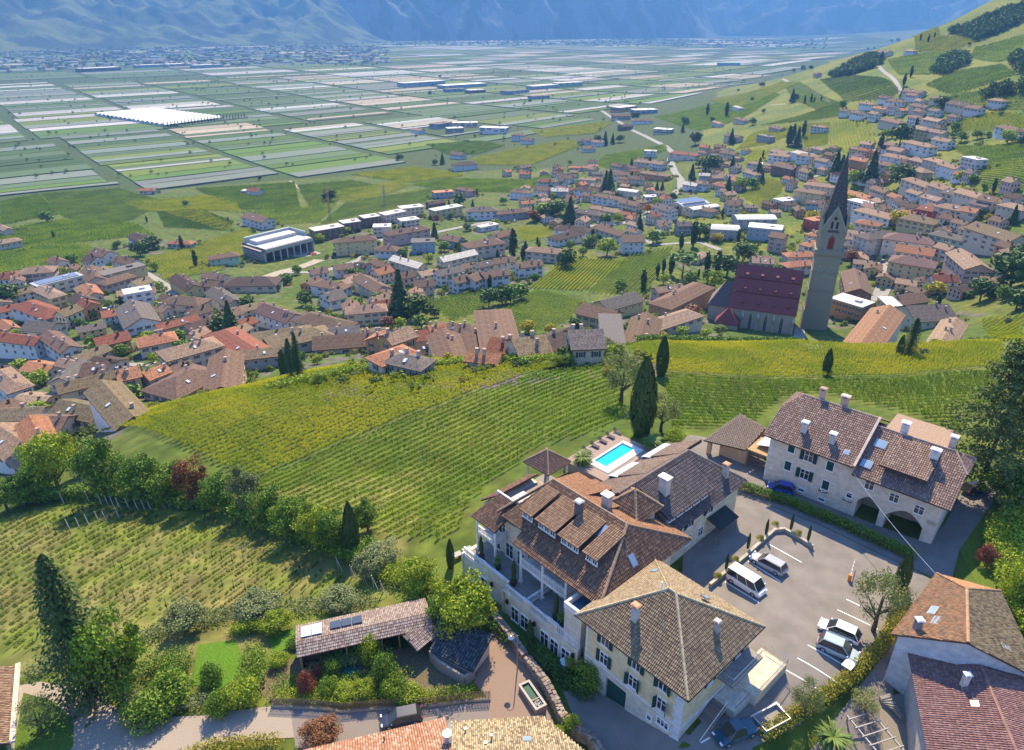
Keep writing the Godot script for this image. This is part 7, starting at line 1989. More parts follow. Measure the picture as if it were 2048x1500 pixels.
func make_hotel() -> void:
	var at := Vector3(5.25, 0, -73.4); var yaw := deg_to_rad(-47.92)
	var o := thing("hotel", "cream hotel with brown tiled roof, four dormers and white balustraded terrace", "hotel", at, yaw)
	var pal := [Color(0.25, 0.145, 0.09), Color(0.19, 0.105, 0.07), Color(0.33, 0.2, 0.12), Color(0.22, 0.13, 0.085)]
	var w := MB.new()
	w.span(Vector3(-1, -4, -6), Vector3(14.4, 7.8, 5.6), CREAM)
	w.span(Vector3(-6.2, -4, -3.6), Vector3(-1, 6.35, 5.6), CREAM)
	w.span(Vector3(-7.7, -4, -3.4), Vector3(-6.2, 6.25, 5.2), CREAM)
	w.span(Vector3(-6.2, 6.3, 3.9), Vector3(-0.4, 8.55, 4.15), TRIM)
	part("wall", w, M.plaster, o)
	var r := Roof.new()
	var A := Vector3(0, 11.5, 0); var B := Vector3(11.9, 11.5, 0)
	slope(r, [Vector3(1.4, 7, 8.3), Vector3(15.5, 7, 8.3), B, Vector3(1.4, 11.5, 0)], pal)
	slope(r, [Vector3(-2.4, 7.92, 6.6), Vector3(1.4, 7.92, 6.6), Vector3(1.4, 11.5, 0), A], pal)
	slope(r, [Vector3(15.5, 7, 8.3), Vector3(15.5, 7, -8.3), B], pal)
	slope(r, [Vector3(15.5, 7, -8.3), Vector3(-3.4, 7, -8.3), A, B], [Color(0.4, 0.2, 0.1), Color(0.45, 0.25, 0.13), Color(0.34, 0.17, 0.09)])  # back slope: lighter orange tiles carry the sunlight in their colour
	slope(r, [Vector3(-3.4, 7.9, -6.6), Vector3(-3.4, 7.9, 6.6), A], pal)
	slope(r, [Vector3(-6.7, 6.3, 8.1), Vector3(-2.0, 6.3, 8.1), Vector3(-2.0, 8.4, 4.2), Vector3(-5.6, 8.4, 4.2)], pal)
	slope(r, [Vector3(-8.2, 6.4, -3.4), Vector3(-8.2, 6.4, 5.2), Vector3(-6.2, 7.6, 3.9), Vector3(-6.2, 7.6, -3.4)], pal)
	ridge(r, A, B, Color(0.45, 0.3, 0.19)); ridge(r, B, Vector3(15.4, 7.1, 8.2), Color(0.45, 0.3, 0.19), 0.17); ridge(r, B, Vector3(15.4, 7.1, -8.2), Color(0.45, 0.3, 0.19)); ridge(r, A, Vector3(-3.4, 7.95, 6.5), Color(0.45, 0.3, 0.19))
	# dormers: [x0, x1]
	for d in [[0.1, 1.9], [2.9, 5.8], [6.7, 9.5], [10.6, 12.4]]:
		var x0: float = d[0]; var x1: float = d[1]
		var dm := Roof.new()
		slope(dm, [Vector3(x0 - 0.25, 9.95, 5.85), Vector3(x1 + 0.25, 9.95, 5.85), Vector3(x1 + 0.25, 11.1, 1.0), Vector3(x0 - 0.25, 11.1, 1.0)], [Color(0.36, 0.22, 0.13), Color(0.42, 0.27, 0.16), Color(0.3, 0.18, 0.11)], 0.24, 0.4, 0.14)
		var dn := roof_parts(dm, o, "dormer")
		var wm := MB.new()
		wm.span(Vector3(x0, 7.6, 1.2), Vector3(x1, 9.8, 5.35), Color(0.12, 0.085, 0.07))
		part("cheek", wm, M.wood, dn)
		var n := 3 if x1 - x0 > 2.5 else 2
		for i in n:
			win(dn, Vector3(lerpf(x0, x1, (i + 0.5) / n), 8.85, 5.38), 0, (x1 - x0) / n - 0.3, 0.75, TRIM, null, 1)
	# dormers on the sunny back, sunlight painted into their lighter tiles
	for d in [[1.5, 4.5], [5.6, 8.2]]:
		var dm := Roof.new()
		slope(dm, [Vector3(d[0], 9.4, -6.2), Vector3(d[1], 9.4, -6.2), Vector3(d[1], 10.9, -1.2), Vector3(d[0], 10.9, -1.2)], [Color(0.4, 0.2, 0.1), Color(0.45, 0.25, 0.13)], 0.24, 0.4, 0.14)
		var dn := roof_parts(dm, o, "dormer")
		var wm := MB.new(); wm.span(Vector3(d[0] + 0.2, 7.6, -5.7), Vector3(d[1] - 0.2, 9.3, -1.5), Color(0.3, 0.18, 0.1)); part("cheek", wm, M.wood, dn)
	roof_parts(r, o)
	# little tower with a pyramid roof
	var tm := MB.new(); tm.span(Vector3(6.9, 6, -7.2), Vector3(10.6, 9.9, -3.2), Color(0.6, 0.5, 0.36)); part("tower_wall", tm, M.plaster, o)
	var tr := Roof.new(); var ap := Vector3(8.8, 12.2, -5.2)
	var cs := [Vector3(6.2, 9.7, -2.6), Vector3(11.3, 9.7, -2.6), Vector3(11.3, 9.7, -7.8), Vector3(6.2, 9.7, -7.8)]
	for i in 4:
		slope(tr, [cs[i], cs[(i + 1) % 4], ap], pal)
		ridge(tr, cs[i], ap, Color(0.5, 0.33, 0.18), 0.15)
	tr.cap.tube(ap, ap + Vector3(0, 1.3, 0), 0.05, 0.02, 5, Color(0.1, 0.08, 0.07))
	roof_parts(tr, o, "tower_roof")
	chimney(o, Vector3(6.1, 10.2, 1.9), Vector3(0.75, 2.0, 0.75), Color(0.14, 0.13, 0.13), Color(0.4, 0.4, 0.42))
	chimney(o, Vector3(7.6, 10.9, -1.4), Vector3(1.0, 1.5, 0.9), Color(0.55, 0.42, 0.36), Color(0.7, 0.7, 0.7))
	skylight(o, Vector3(10.6, 10.4, 2.0), Vector3.RIGHT, Vector3(0, 0.54, -1), 1.5, 1.5)
	skylight(o, Vector3(14.2, 8.6, 1.6), Vector3.BACK, Vector3(-1, 1.25, 0), 0.8, 1.3)
	# terrace, its wall, floor and balustrade
	var t := MB.new()
	t.span(Vector3(-6.6, -5, 9.2), Vector3(2.0, 0.95, 9.75), CREAM); t.span(Vector3(2.0, -5, 9.75), Vector3(14.4, 0.95, 10.3), CREAM); t.span(Vector3(1.7, -5, 9.2), Vector3(2.3, 0.98, 10.3), CREAM)
	t.span(Vector3(-6.9, -5, 5.0), Vector3(-6.4, 0.95, 9.75), CREAM)
	part("terrace_wall", t, M.plaster, o)
	var fm := MB.new()
	var fx := -6.4
	while fx < 14.4:
		var fz := 5.6
		while fz < (9.1 if fx < 1.8 else 9.7):
			fm.span(Vector3(fx + 0.01, 0.7, fz + 0.01), Vector3(fx + 0.64, 0.9 + rng.randf_range(-0.004, 0.004), fz + 0.64), vary(Color(0.4, 0.38, 0.35), 0.06))
			fz += 0.65
		fx += 0.65
	tag(part("terrace_floor", fm, M.stone, o), "", "", "", "stuff")
	var sl := MB.new(); sl.span(Vector3(-6.4, 0.2, 5.6), Vector3(14.4, 0.69, 9.7), Color(0.3, 0.28, 0.26)); part("terrace_slab", sl, M.stone, o)
	for s in [[-6.6, 9.5, -3.4, 9.5], [2.2, 10.0, 5.2, 10.0], [6.6, 10.0, 9.4, 10.0], [11.0, 10.0, 14.3, 10.0]]: balusters(o, Vector3(s[0], 0.95, s[1]), Vector3(s[2], 0.95, s[3]), 1.05, TRIM)
	balusters(o, Vector3(5.6, 0.9, 5.7), Vector3(5.6, 0.9, 9.7), 1.0, TRIM)
	for s in [[-3.4, 9.5, 2.0, 9.5], [5.2, 10.0, 6.6, 10.0], [9.4, 10.0, 11.0, 10.0]]:
		var pp := MB.new()
		pp.span(Vector3(s[0], 0.95, s[1] - 0.14), Vector3(s[2], 1.9, s[3] + 0.14), CREAM)
		pp.span(Vector3(s[0] - 0.05, 1.9, s[1] - 0.2), Vector3(s[2] + 0.05, 2.02, s[3] + 0.2), TRIM)
		part("parapet", pp, M.plaster, o)
	# balconies on columns
	for b in [[2.2, 9.8, 7.6, 6.9], [-6.1, -2.6, 7.6, 6.4]]:
		var bm := MB.new(); bm.span(Vector3(b[0], 3.55, 5.6), Vector3(b[1], 3.85, b[2] + 0.1), TRIM); part("balcony_slab", bm, M.plaster, o)
		balusters(o, Vector3(b[0], 3.85, b[2]), Vector3(b[1], 3.85, b[2]), 1.05, TRIM, "balcony_rail")
		balusters(o, Vector3(b[1], 3.85, b[2]), Vector3(b[1], 3.85, 5.7), 1.05, TRIM, "balcony_rail")
		for k in ([0.0, 0.5, 1.0] if b[1] > 0 else [0.0, 1.0]):
			var cm := MB.new(); var x := lerpf(b[0], b[1], k)
			cm.tube(Vector3(x, 0.9, b[2]), Vector3(x, b[3], b[2]), 0.19, 0.17, 10, TRIM)
			cm.box(Vector3(x, 1.05, b[2]), Vector3(0.5, 0.3, 0.5), TRIM); cm.box(Vector3(x, b[3] - 0.1, b[2]), Vector3(0.46, 0.2, 0.46), TRIM)
			part("column", cm, M.plaster, o)
	for x in [-4.5, -2.0, 0.2, 3.2, 6.8, 11.2, 13.2]: win(o, Vector3(x, 1.0, 5.66), 0, 1.3, 2.1, TRIM, null, 1)
	for x in [-5.0, -3.4, 3.4, 5.0, 6.6, 8.4, 11.6]: win(o, Vector3(x, 4.1, 5.66), 0, 1.2, 1.7, TRIM, null, 1)
	win(o, Vector3(0.1, 4.0, 5.66), 0, 0.6, 1.5, TRIM, null, 0)
	for x in [-4.4, -2.2, 4.2, 5.9, 9.3, 10.9, 12.7]: win(o, Vector3(x, -2.2, 9.82 if x < 2 else 10.37), 0, 1.2, 2.0, TRIM, null, 1)
	for x in [-0.6, 2.9, 7.7, 13.9]:
		var lm := MB.new(); lm.box(Vector3(x, 0.1, 10.55 if x > 2 else 10.0), Vector3(0.26, 0.5, 0.26), Color(0.03, 0.03, 0.03)); lm.box(Vector3(x, -0.3, 10.4 if x > 2 else 9.85), Vector3(0.08, 0.3, 0.3), Color(0.03, 0.03, 0.03)); part("wall_lantern", lm, M.metal, o)
	for x in [1.6, 10.6, 14.2]:
		var dp := MB.new(); dp.tube(Vector3(x, 0.9, 5.75), Vector3(x, 7.4, 5.75), 0.06, 0.06, 6, Color(0.05, 0.045, 0.04)); part("downpipe", dp, M.metal, o)
	# roof terrace and small white-edged terrace beside the yellow house
	var rt := MB.new()
	rt.span(Vector3(-6.1, 6.36, -3.4), Vector3(-3.0, 6.5, 3.9), Color(0.4, 0.3, 0.24))
	part("roof_terrace", rt, M.wood, o)
	var st := MB.new()
	st.span(Vector3(11.9, 0.95, 8.3), Vector3(14.4, 5.4, 10.0), Color(0.62, 0.57, 0.47)); st.span(Vector3(11.8, 5.4, 9.7), Vector3(14.5, 6.2, 10.05), TRIM); st.span(Vector3(11.8, 5.4, 5.5), Vector3(12.1, 6.2, 9.7), TRIM)
	st.span(Vector3(12.1, 5.4, 5.7), Vector3(14.4, 5.5, 9.7), Color(0.05, 0.12, 0.2))
	part("side_terrace", st, M.plaster, o)
	# ---- dark-roofed guest house behind
	var g := thing("guest_house", "cream guest house with long dark grey tiled roof and big white chimney", "house", at, yaw)
	var gp := [Color(0.15, 0.12, 0.11), Color(0.19, 0.15, 0.135), Color(0.12, 0.095, 0.09)]
	var gw := MB.new(); gw.span(Vector3(0.4, -4, -24.8), Vector3(12.0, 6.1, -6.2), Color(0.68, 0.6, 0.42)); part("wall", gw, M.plaster, g)
	var gr := Roof.new()
	var C := Vector3(6.4, 10.4, -7.0); var D := Vector3(6.4, 10.4, -19.8)
	slope(gr, [Vector3(12.8, 6.0, -25.5), Vector3(12.8, 6.0, -5.0), Vector3(6.4, 10.4, -5.0), D], gp, 0.28, 0.42)
	slope(gr, [Vector3(-0.6, 5.8, -5.0), Vector3(-0.6, 5.8, -25.5), D, Vector3(6.4, 10.4, -5.0)], [Color(0.27, 0.19, 0.14), Color(0.33, 0.24, 0.18), Color(0.24, 0.17, 0.13)], 0.28, 0.42)  # far slope and end hip: sunlight painted in with a lighter palette
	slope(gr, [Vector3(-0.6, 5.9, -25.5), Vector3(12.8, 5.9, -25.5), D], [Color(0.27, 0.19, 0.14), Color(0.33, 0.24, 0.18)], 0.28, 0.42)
	ridge(gr, Vector3(6.4, 10.4, -5), D, Color(0.34, 0.27, 0.22)); ridge(gr, D, Vector3(12.7, 6.1, -25.4), Color(0.34, 0.27, 0.22)); ridge(gr, D, Vector3(-0.5, 6, -25.4), Color(0.34, 0.27, 0.22))
	roof_parts(gr, g)
	var sd := Roof.new()
	slope(sd, [Vector3(12.2, 8.05, -18.2), Vector3(12.2, 8.05, -8.0), Vector3(7.4, 10.25, -8.0), Vector3(7.4, 10.25, -18.2)], gp, 0.28, 0.42)
	var sn := roof_parts(sd, g, "dormer")
	var sw := MB.new(); sw.span(Vector3(7.6, 6.2, -17.9), Vector3(11.6, 8.0, -8.3), Color(0.3, 0.3, 0.32)); part("cheek", sw, M.plaster, sn)
	for i in 5: win(sn, Vector3(11.64, 7.0, -16.6 + i * 1.8), PI / 2, 1.2, 0.7, TRIM, null, 1)
	for s in [[-24.0, -18.6], [-16.6, -11.4]]:
		var gm := MB.new()
		for k in 5:
			var z0: float = lerpf(s[0], s[1], k / 5.0)
			gm.xbox(Transform3D(Basis(Vector3.BACK, 0.35), Vector3(0.6, 6.95, z0 + (s[1] - s[0]) / 10.0)), Vector3(1.9, 0.07, (s[1] - s[0]) / 5.0 - 0.1), Color(0.62, 0.68, 0.7))
		gm.span(Vector3(-0.4, 5.6, s[0]), Vector3(-0.25, 6.6, s[1]), Color(0.5, 0.56, 0.55))
		part("glass_dormer", gm, M.glass, g)
		var gt := Roof.new()
		slope(gt, [Vector3(1.2, 7.3, s[1]), Vector3(1.2, 7.3, s[0]), Vector3(5.8, 10.1, s[0]), Vector3(5.8, 10.1, s[1])], [Color(0.27, 0.19, 0.14), Color(0.33, 0.24, 0.18)], 0.28, 0.42, 0.5)  # same lighter tiles as the slope below, sunlight in the colour
		roof_parts(gt, g, "dormer")
	chimney(g, Vector3(9.3, 9.3, -10.6), Vector3(1.2, 2.2, 0.9), Color(0.6, 0.55, 0.48), Color(0.75, 0.77, 0.8))
	chimney(g, Vector3(11.0, 7.6, -22.4), Vector3(0.7, 1.4, 0.7), Color(0.5, 0.46, 0.4), Color(0.5, 0.24, 0.13))
	for q in [[4.0, -10.4], [4.2, -13.0], [4.2, -17.4]]: win(g, Vector3(12.05, q[0], q[1]), PI / 2, 0.9, 1.3, TRIM, GREEN, 1)
	for q in [[1.2, -13.3], [1.0, -16.2]]: win(g, Vector3(12.05, q[0], q[1]), PI / 2, 1.0, 1.4, TRIM, null, 1)
	var aw := MB.new(); aw.xbox(Transform3D(Basis(Vector3.BACK, -0.3), Vector3(13.2, 2.9, -19.6)), Vector3(2.4, 0.1, 4.4), Color(0.05, 0.055, 0.055)); aw.tube(Vector3(14.2, -0.5, -21.6), Vector3(14.2, 2.6, -21.6), 0.06, 0.06, 5, Color(0.2, 0.2, 0.2)); aw.tube(Vector3(14.2, -0.5, -17.6), Vector3(14.2, 2.6, -17.6), 0.06, 0.06, 5, Color(0.2, 0.2, 0.2)); part("porch_roof", aw, M.wood, g)
	# ---- yellow house with the hipped roof
	var h := thing("hip_roof_house", "yellow square house with weathered hipped tile roof and dark green shutters", "house", at, yaw)
	var hw := MB.new()
	var yel := Color(0.7, 0.58, 0.35)
	hw.span(Vector3(15.3, 1.6, -1.4), Vector3(27.9, 7.2, 10.3), yel)
	hw.span(Vector3(15.3, -4, -1.4), Vector3(18.55, 1.6, 10.3), Color(0.56, 0.53, 0.47)); hw.span(Vector3(21.3, -4, -1.4), Vector3(27.9, 1.6, 10.3), Color(0.62, 0.57, 0.47)); hw.span(Vector3(18.55, 0.6, -1.4), Vector3(21.3, 1.6, 10.3), Color(0.6, 0.55, 0.45)); hw.span(Vector3(18.55, -4, -1.4), Vector3(21.3, 0.6, 9.8), Color(0.2, 0.18, 0.16))
	part("wall", hw, M.plaster, h)
	var ht := MB.new()
	ht.span(Vector3(15.28, 1.45, 10.3), Vector3(27.93, 1.75, 10.38), TRIM); ht.span(Vector3(27.9, 1.45, -1.4), Vector3(27.98, 1.75, 10.38), TRIM); ht.span(Vector3(15.25, -4, 10.3), Vector3(15.75, 7.2, 10.36), TRIM)
	for i in 18: ht.span(Vector3(26.9 + (0.25 if i % 2 else 0.0), -2.9 + i * 0.55, 10.3), Vector3(27.95, -2.38 + i * 0.55, 10.37), Color(0.66, 0.66, 0.7))
	part("trim", ht, M.plaster, h)
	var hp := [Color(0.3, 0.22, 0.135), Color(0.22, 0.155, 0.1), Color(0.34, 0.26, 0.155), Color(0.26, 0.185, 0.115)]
	var hr := Roof.new()
	var P := Vector3(21.2, 11.2, 4.6); var Q := Vector3(22.1, 11.2, 4.6)
	var e := [Vector3(14.5, 7, 11.1), Vector3(28.7, 7, 11.1), Vector3(28.7, 7, -2.2), Vector3(14.5, 7, -2.2)]
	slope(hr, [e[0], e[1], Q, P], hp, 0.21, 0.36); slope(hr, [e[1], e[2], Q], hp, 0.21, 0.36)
	var hl := [Color(0.46, 0.35, 0.2), Color(0.52, 0.4, 0.25), Color(0.38, 0.28, 0.16)]  # lighter copy of the tile palette, paints sun onto the back slopes
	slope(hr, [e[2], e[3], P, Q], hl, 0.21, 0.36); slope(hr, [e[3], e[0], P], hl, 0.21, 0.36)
	var rcol := Color(0.55, 0.45, 0.28)
	ridge(hr, P, Q, rcol, 0.16); ridge(hr, P, e[0], rcol, 0.16); ridge(hr, P, e[3], rcol, 0.16); ridge(hr, Q, e[1], rcol, 0.16); ridge(hr, Q, e[2], rcol, 0.16)
	roof_parts(hr, h)
	var gut := MB.new(); bar(gut, Vector3(14.4, 6.95, 11.2), Vector3(28.8, 6.95, 11.2), 0.08, Color(0.05, 0.04, 0.035)); bar(gut, Vector3(28.8, 6.95, 11.2), Vector3(28.8, 6.95, -2.3), 0.08, Color(0.05, 0.04, 0.035)); bar(gut, Vector3(15.4, -2.5, 10.45), Vector3(15.4, 6.8, 10.45), 0.06, Color(0.05, 0.045, 0.04))
	part("gutter", gut, M.metal, h)
	chimney(h, Vector3(20.1, 8.7, 8.4), Vector3(0.7, 1.7, 0.6), Color(0.5, 0.49, 0.45), Color(0.55, 0.25, 0.14))
	chimney(h, Vector3(26.4, 8.4, 3.4), Vector3(0.5, 1.2, 0.5), Color(0.42, 0.4, 0.38), Color(0.5, 0.4, 0.35))
	skylight(h, Vector3(17.0, 8.5, 1.0), Vector3.BACK, Vector3(1, 0.6, 0), 0.6, 0.8); skylight(h, Vector3(23.6, 9.6, 1.4), Vector3.RIGHT, Vector3(0, 0.6, 1), 0.6, 0.8)
	for q in [[18.1, 2.2, 0.0], [22.0, 2.2, 0.5], [25.6, 2.2, 1.1]]: win(h, Vector3(q[0], q[1], 10.34), 0, 0.95, 1.5, TRIM, GREEN, 1, q[2])
	for q in [18.1, 22.2, 25.5]: win(h, Vector3(q, 4.9, 10.34), 0, 0.95, 1.4, TRIM, GREEN, 1, 0.4 if q > 25 else 0.0)
	win(h, Vector3(26.0, 0.2, 10.34), 0, 1.3, 0.8, TRIM, null, 2); win(h, Vector3(24.4, -0.4, 10.34), 0, 0.5, 0.6, TRIM, null, 0)
	for q in [[27.95, 4.6, 1.0], [27.95, 4.6, 6.0]]: win(h, Vector3(q[0], q[1], q[2]), PI / 2, 0.9, 1.4, TRIM, GREEN, 1)
	var gd := MB.new(); gd.span(Vector3(18.6, -3, 9.9), Vector3(21.25, 0.55, 10.05), GREEN)
	for k in 7: gd.span(Vector3(18.6, -2.8 + k * 0.48, 10.05), Vector3(21.25, -2.77 + k * 0.48, 10.07), GREEN * 0.6)
	part("garage_door", gd, M.wood, h)
	# outside stair, landing and balcony on the right side
	var ln := MB.new(); ln.span(Vector3(27.95, -3, -4.6), Vector3(31.0, 1.6, 1.6), Color(0.64, 0.57, 0.42)); ln.span(Vector3(27.95, -3, 1.6), Vector3(30.4, 1.4, 4.6), Color(0.6, 0.56, 0.46)); part("landing", ln, M.plaster, h)
	for k in 11:
		var sm := MB.new(); sm.span(Vector3(28.0, -2, 4.6 + k * 0.42), Vector3(29.5, 1.3 - k * 0.17, 5.02 + k * 0.42), vary(Color(0.33, 0.27, 0.22), 0.1)); part("step", sm, M.stone, h)
	var rl := MB.new()
	for s in [[Vector3(31.0, 1.6, -4.6), Vector3(31.0, 1.6, 1.6)], [Vector3(28.2, 1.6, -4.6), Vector3(31.0, 1.6, -4.6)], [Vector3(29.55, 1.3, 4.6), Vector3(29.55, -0.5, 9.2)], [Vector3(30.4, 1.5, 1.6), Vector3(30.4, 1.5, 4.6)], [Vector3(28.0, 4.2, 4.4), Vector3(29.6, 4.2, 4.4)], [Vector3(29.6, 4.2, 4.4), Vector3(29.6, 4.2, -1.0)]]:
		var a: Vector3 = s[0]; var b: Vector3 = s[1]
		bar(rl, a + Vector3(0, 1.0, 0), b + Vector3(0, 1.0, 0), 0.04, Color(0.6, 0.57, 0.52)); bar(rl, a + Vector3(0, 0.1, 0), b + Vector3(0, 0.1, 0), 0.03, Color(0.6, 0.57, 0.52))
		for k in int(a.distance_to(b) / 0.25) + 1:
			var p := a.lerp(b, minf(1.0, k * 0.25 / a.distance_to(b)))
			bar(rl, p + Vector3(0, 0.1, 0), p + Vector3(0, 1.0, 0), 0.018, Color(0.55, 0.52, 0.48))
	part("railing", rl, M.metal, h)
	var bl := MB.new(); bl.span(Vector3(27.95, 4.0, -1.2), Vector3(29.7, 4.2, 4.5), Color(0.3, 0.27, 0.25)); part("balcony_slab", bl, M.plaster, h)
	for q in [Vector3(21.0, 10.4, 5.6)]:
		var an := MB.new(); bar(an, q, q + Vector3(0, 2.2, 0), 0.03, Color(0.6, 0.6, 0.6))
		for k in 4: bar(an, q + Vector3(-0.5, 1.2 + k * 0.28, 0), q + Vector3(0.5, 1.2 + k * 0.28, 0), 0.018, Color(0.7, 0.7, 0.7))
		part("aerial", an, M.metal, h)

func make_pink_house() -> void:
	var o := thing("long_house", "long pale pink house with pinkish-brown tile roof, green shutters and two arches", "house", Vector3(38.7, 0.1, -89.8), deg_to_rad(-41.68))
	var col := Color(0.74, 0.62, 0.49)
	var w := MB.new()
	w.span(Vector3(0, -3, -14), Vector3(12.1, 8.3, 0), col)
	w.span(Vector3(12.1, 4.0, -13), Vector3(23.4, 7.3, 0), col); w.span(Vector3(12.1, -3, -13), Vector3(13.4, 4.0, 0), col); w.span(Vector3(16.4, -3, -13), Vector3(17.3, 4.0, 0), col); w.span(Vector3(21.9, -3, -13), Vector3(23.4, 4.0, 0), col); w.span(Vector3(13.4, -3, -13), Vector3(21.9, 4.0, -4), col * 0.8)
	for a in [[13.4, 16.4, 2.6], [17.3, 21.9, 2.2]]:
		for k in 8:
			var f0 := k / 8.0; var f1 := (k + 1) / 8.0
			var y0: float = a[2] + sin(PI * f0) * (4.0 - a[2]) * 0.9; var y1: float = a[2] + sin(PI * f1) * (4.0 - a[2]) * 0.9
			w.face([Vector3(lerpf(a[0], a[1], f0), y0, -0.01), Vector3(lerpf(a[0], a[1], f1), y1, -0.01), Vector3(lerpf(a[0], a[1], f1), 4.0, -0.01), Vector3(lerpf(a[0], a[1], f0), 4.0, -0.01)], col, Vector3.BACK)
			w.face([Vector3(lerpf(a[0], a[1], f0), y0, -0.01), Vector3(lerpf(a[0], a[1], f1), y1, -0.01), Vector3(lerpf(a[0], a[1], f1), y1, -0.6), Vector3(lerpf(a[0], a[1], f0), y0, -0.6)], col, Vector3.DOWN)
	part("wall", w, M.plaster, o)
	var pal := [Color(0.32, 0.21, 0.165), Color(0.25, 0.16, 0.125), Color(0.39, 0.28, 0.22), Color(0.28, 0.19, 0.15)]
	var sun := [Color(0.42, 0.27, 0.19), Color(0.48, 0.33, 0.24)]  # sunlit copy of the palette: brightness painted into the back slopes
	var r := Roof.new()
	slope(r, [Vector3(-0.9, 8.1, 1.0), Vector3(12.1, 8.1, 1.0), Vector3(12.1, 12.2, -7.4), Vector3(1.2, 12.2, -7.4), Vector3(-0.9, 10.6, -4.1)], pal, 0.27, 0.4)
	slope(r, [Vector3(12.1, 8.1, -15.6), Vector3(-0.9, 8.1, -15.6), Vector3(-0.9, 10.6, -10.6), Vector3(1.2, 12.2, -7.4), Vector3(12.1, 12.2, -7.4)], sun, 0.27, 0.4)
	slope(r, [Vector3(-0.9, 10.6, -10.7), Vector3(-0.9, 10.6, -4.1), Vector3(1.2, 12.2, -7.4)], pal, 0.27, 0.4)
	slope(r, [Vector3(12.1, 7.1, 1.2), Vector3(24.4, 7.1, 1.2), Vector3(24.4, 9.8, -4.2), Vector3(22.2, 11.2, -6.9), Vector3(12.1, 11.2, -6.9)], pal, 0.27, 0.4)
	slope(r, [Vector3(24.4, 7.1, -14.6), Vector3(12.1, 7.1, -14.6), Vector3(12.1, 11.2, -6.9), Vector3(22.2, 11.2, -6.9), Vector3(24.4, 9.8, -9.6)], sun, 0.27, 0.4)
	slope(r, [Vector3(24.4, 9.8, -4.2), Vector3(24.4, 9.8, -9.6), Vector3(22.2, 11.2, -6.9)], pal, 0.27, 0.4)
	var rc := Color(0.48, 0.34, 0.27)
	ridge(r, Vector3(1.2, 12.2, -7.4), Vector3(12.1, 12.2, -7.4), rc); ridge(r, Vector3(12.1, 11.2, -6.9), Vector3(22.2, 11.2, -6.9), rc); ridge(r, Vector3(22.2, 11.2, -6.9), Vector3(24.4, 9.8, -4.2), rc)
	roof_parts(r, o)
	var fw := MB.new()
	fw.face([Vector3(12.1, 7.0, 1.0), Vector3(12.1, 8.3, 1.0), Vector3(12.1, 12.5, -7.4), Vector3(12.1, 10.8, -7.4)], col, Vector3.RIGHT)
	fw.xbox(Transform3D(Basis(Vector3.RIGHT, atan2(4.1, 8.4)), Vector3(12.1, 10.35, -3.2)), Vector3(0.35, 0.25, 9.4), Color(0.55, 0.45, 0.38))
	part("fire_wall", fw, M.plaster, o)
	# wide shed dormer with a recessed balcony
	var d := Roof.new()
	slope(d, [Vector3(14.8, 9.2, -0.2), Vector3(20.8, 9.2, -0.2), Vector3(20.8, 10.9, -6.2), Vector3(14.8, 10.9, -6.2)], pal, 0.27, 0.4)
	var dn := roof_parts(d, o, "dormer")
	var dw := MB.new(); dw.span(Vector3(15.1, 7.2, -6), Vector3(20.5, 9.2, -1.8), Color(0.16, 0.12, 0.1)); part("cheek", dw, M.wood, dn)
	for i in 4: win(dn, Vector3(15.9 + i * 1.25, 7.9, -1.76), 0, 0.8, 1.1, TRIM, null, 0)
	chimney(o, Vector3(3.9, 9.2, -1.7), Vector3(0.8, 1.5, 0.8), Color(0.62, 0.57, 0.5), Color(0.55, 0.68, 0.85))
	chimney(o, Vector3(8.0, 9.0, -1.5), Vector3(0.8, 1.5, 0.8), Color(0.6, 0.55, 0.48), Color(0.6, 0.65, 0.72))
	chimney(o, Vector3(3.6, 11.8, -8.2), Vector3(0.8, 1.7, 0.8), Color(0.6, 0.4, 0.32), Color(0.3, 0.2, 0.16)); chimney(o, Vector3(6.8, 11.8, -8.4), Vector3(1.0, 1.5, 0.8), Color(0.58, 0.38, 0.3), Color(0.5, 0.4, 0.35))
	chimney(o, Vector3(15.4, 10.9, -8.0), Vector3(0.9, 1.4, 0.8), Color(0.7, 0.66, 0.62), Color(0.7, 0.72, 0.75)); chimney(o, Vector3(20.2, 10.2, -4.6), Vector3(1.0, 1.3, 0.7), Color(0.7, 0.68, 0.64), Color(0.72, 0.76, 0.82)); chimney(o, Vector3(21.4, 10.9, -8.4), Vector3(0.8, 1.4, 0.8), Color(0.6, 0.5, 0.42), Color(0.6, 0.6, 0.62))
	var up := Vector3(0, 0.49, -1)
	skylight(o, Vector3(13.6, 9.9, -4.4), Vector3.RIGHT, up, 1.4, 1.3); skylight(o, Vector3(13.2, 8.2, -0.8), Vector3.RIGHT, up, 1.3, 1.2); skylight(o, Vector3(10.4, 8.9, -0.7), Vector3.RIGHT, up, 0.6, 0.7)
	for q in [[3.2, 6.3, 0.8], [8.9, 5.7, 0.8], [3.2, 3.2, 0.8], [8.9, 2.4, 0.8]]:
		win(o, Vector3(q[0], q[1], 0.04), 0, 0.95, 1.45, TRIM, null, 1)
		var sm := MB.new(); sm.box(Vector3(q[0], q[1] + 0.72, 0.09), Vector3(0.93, 1.42, 0.05), GREEN); part("closed_shutters", sm, M.wood, o)
	for q in [[5.8, 5.9], [5.75, 2.8]]: win(o, Vector3(q[0], q[1], 0.04), 0, 1.15, 1.5, TRIM, GREEN, 1)
	for q in [[5.8, 0.55, 0.8, 0.5], [8.8, 0.35, 0.9, 0.45], [12.25, 2.6, 0.7, 0.7]]: win(o, Vector3(q[0], q[1], 0.04), 0, q[2], q[3], TRIM, null, 0)
	for q in [[14.4, 5.0], [17.7, 4.5], [20.9, 4.1]]: win(o, Vector3(q[0], q[1] + 0.1, 0.04), 0, 1.1, 1.2, TRIM, null, 1)
	var qn := MB.new()
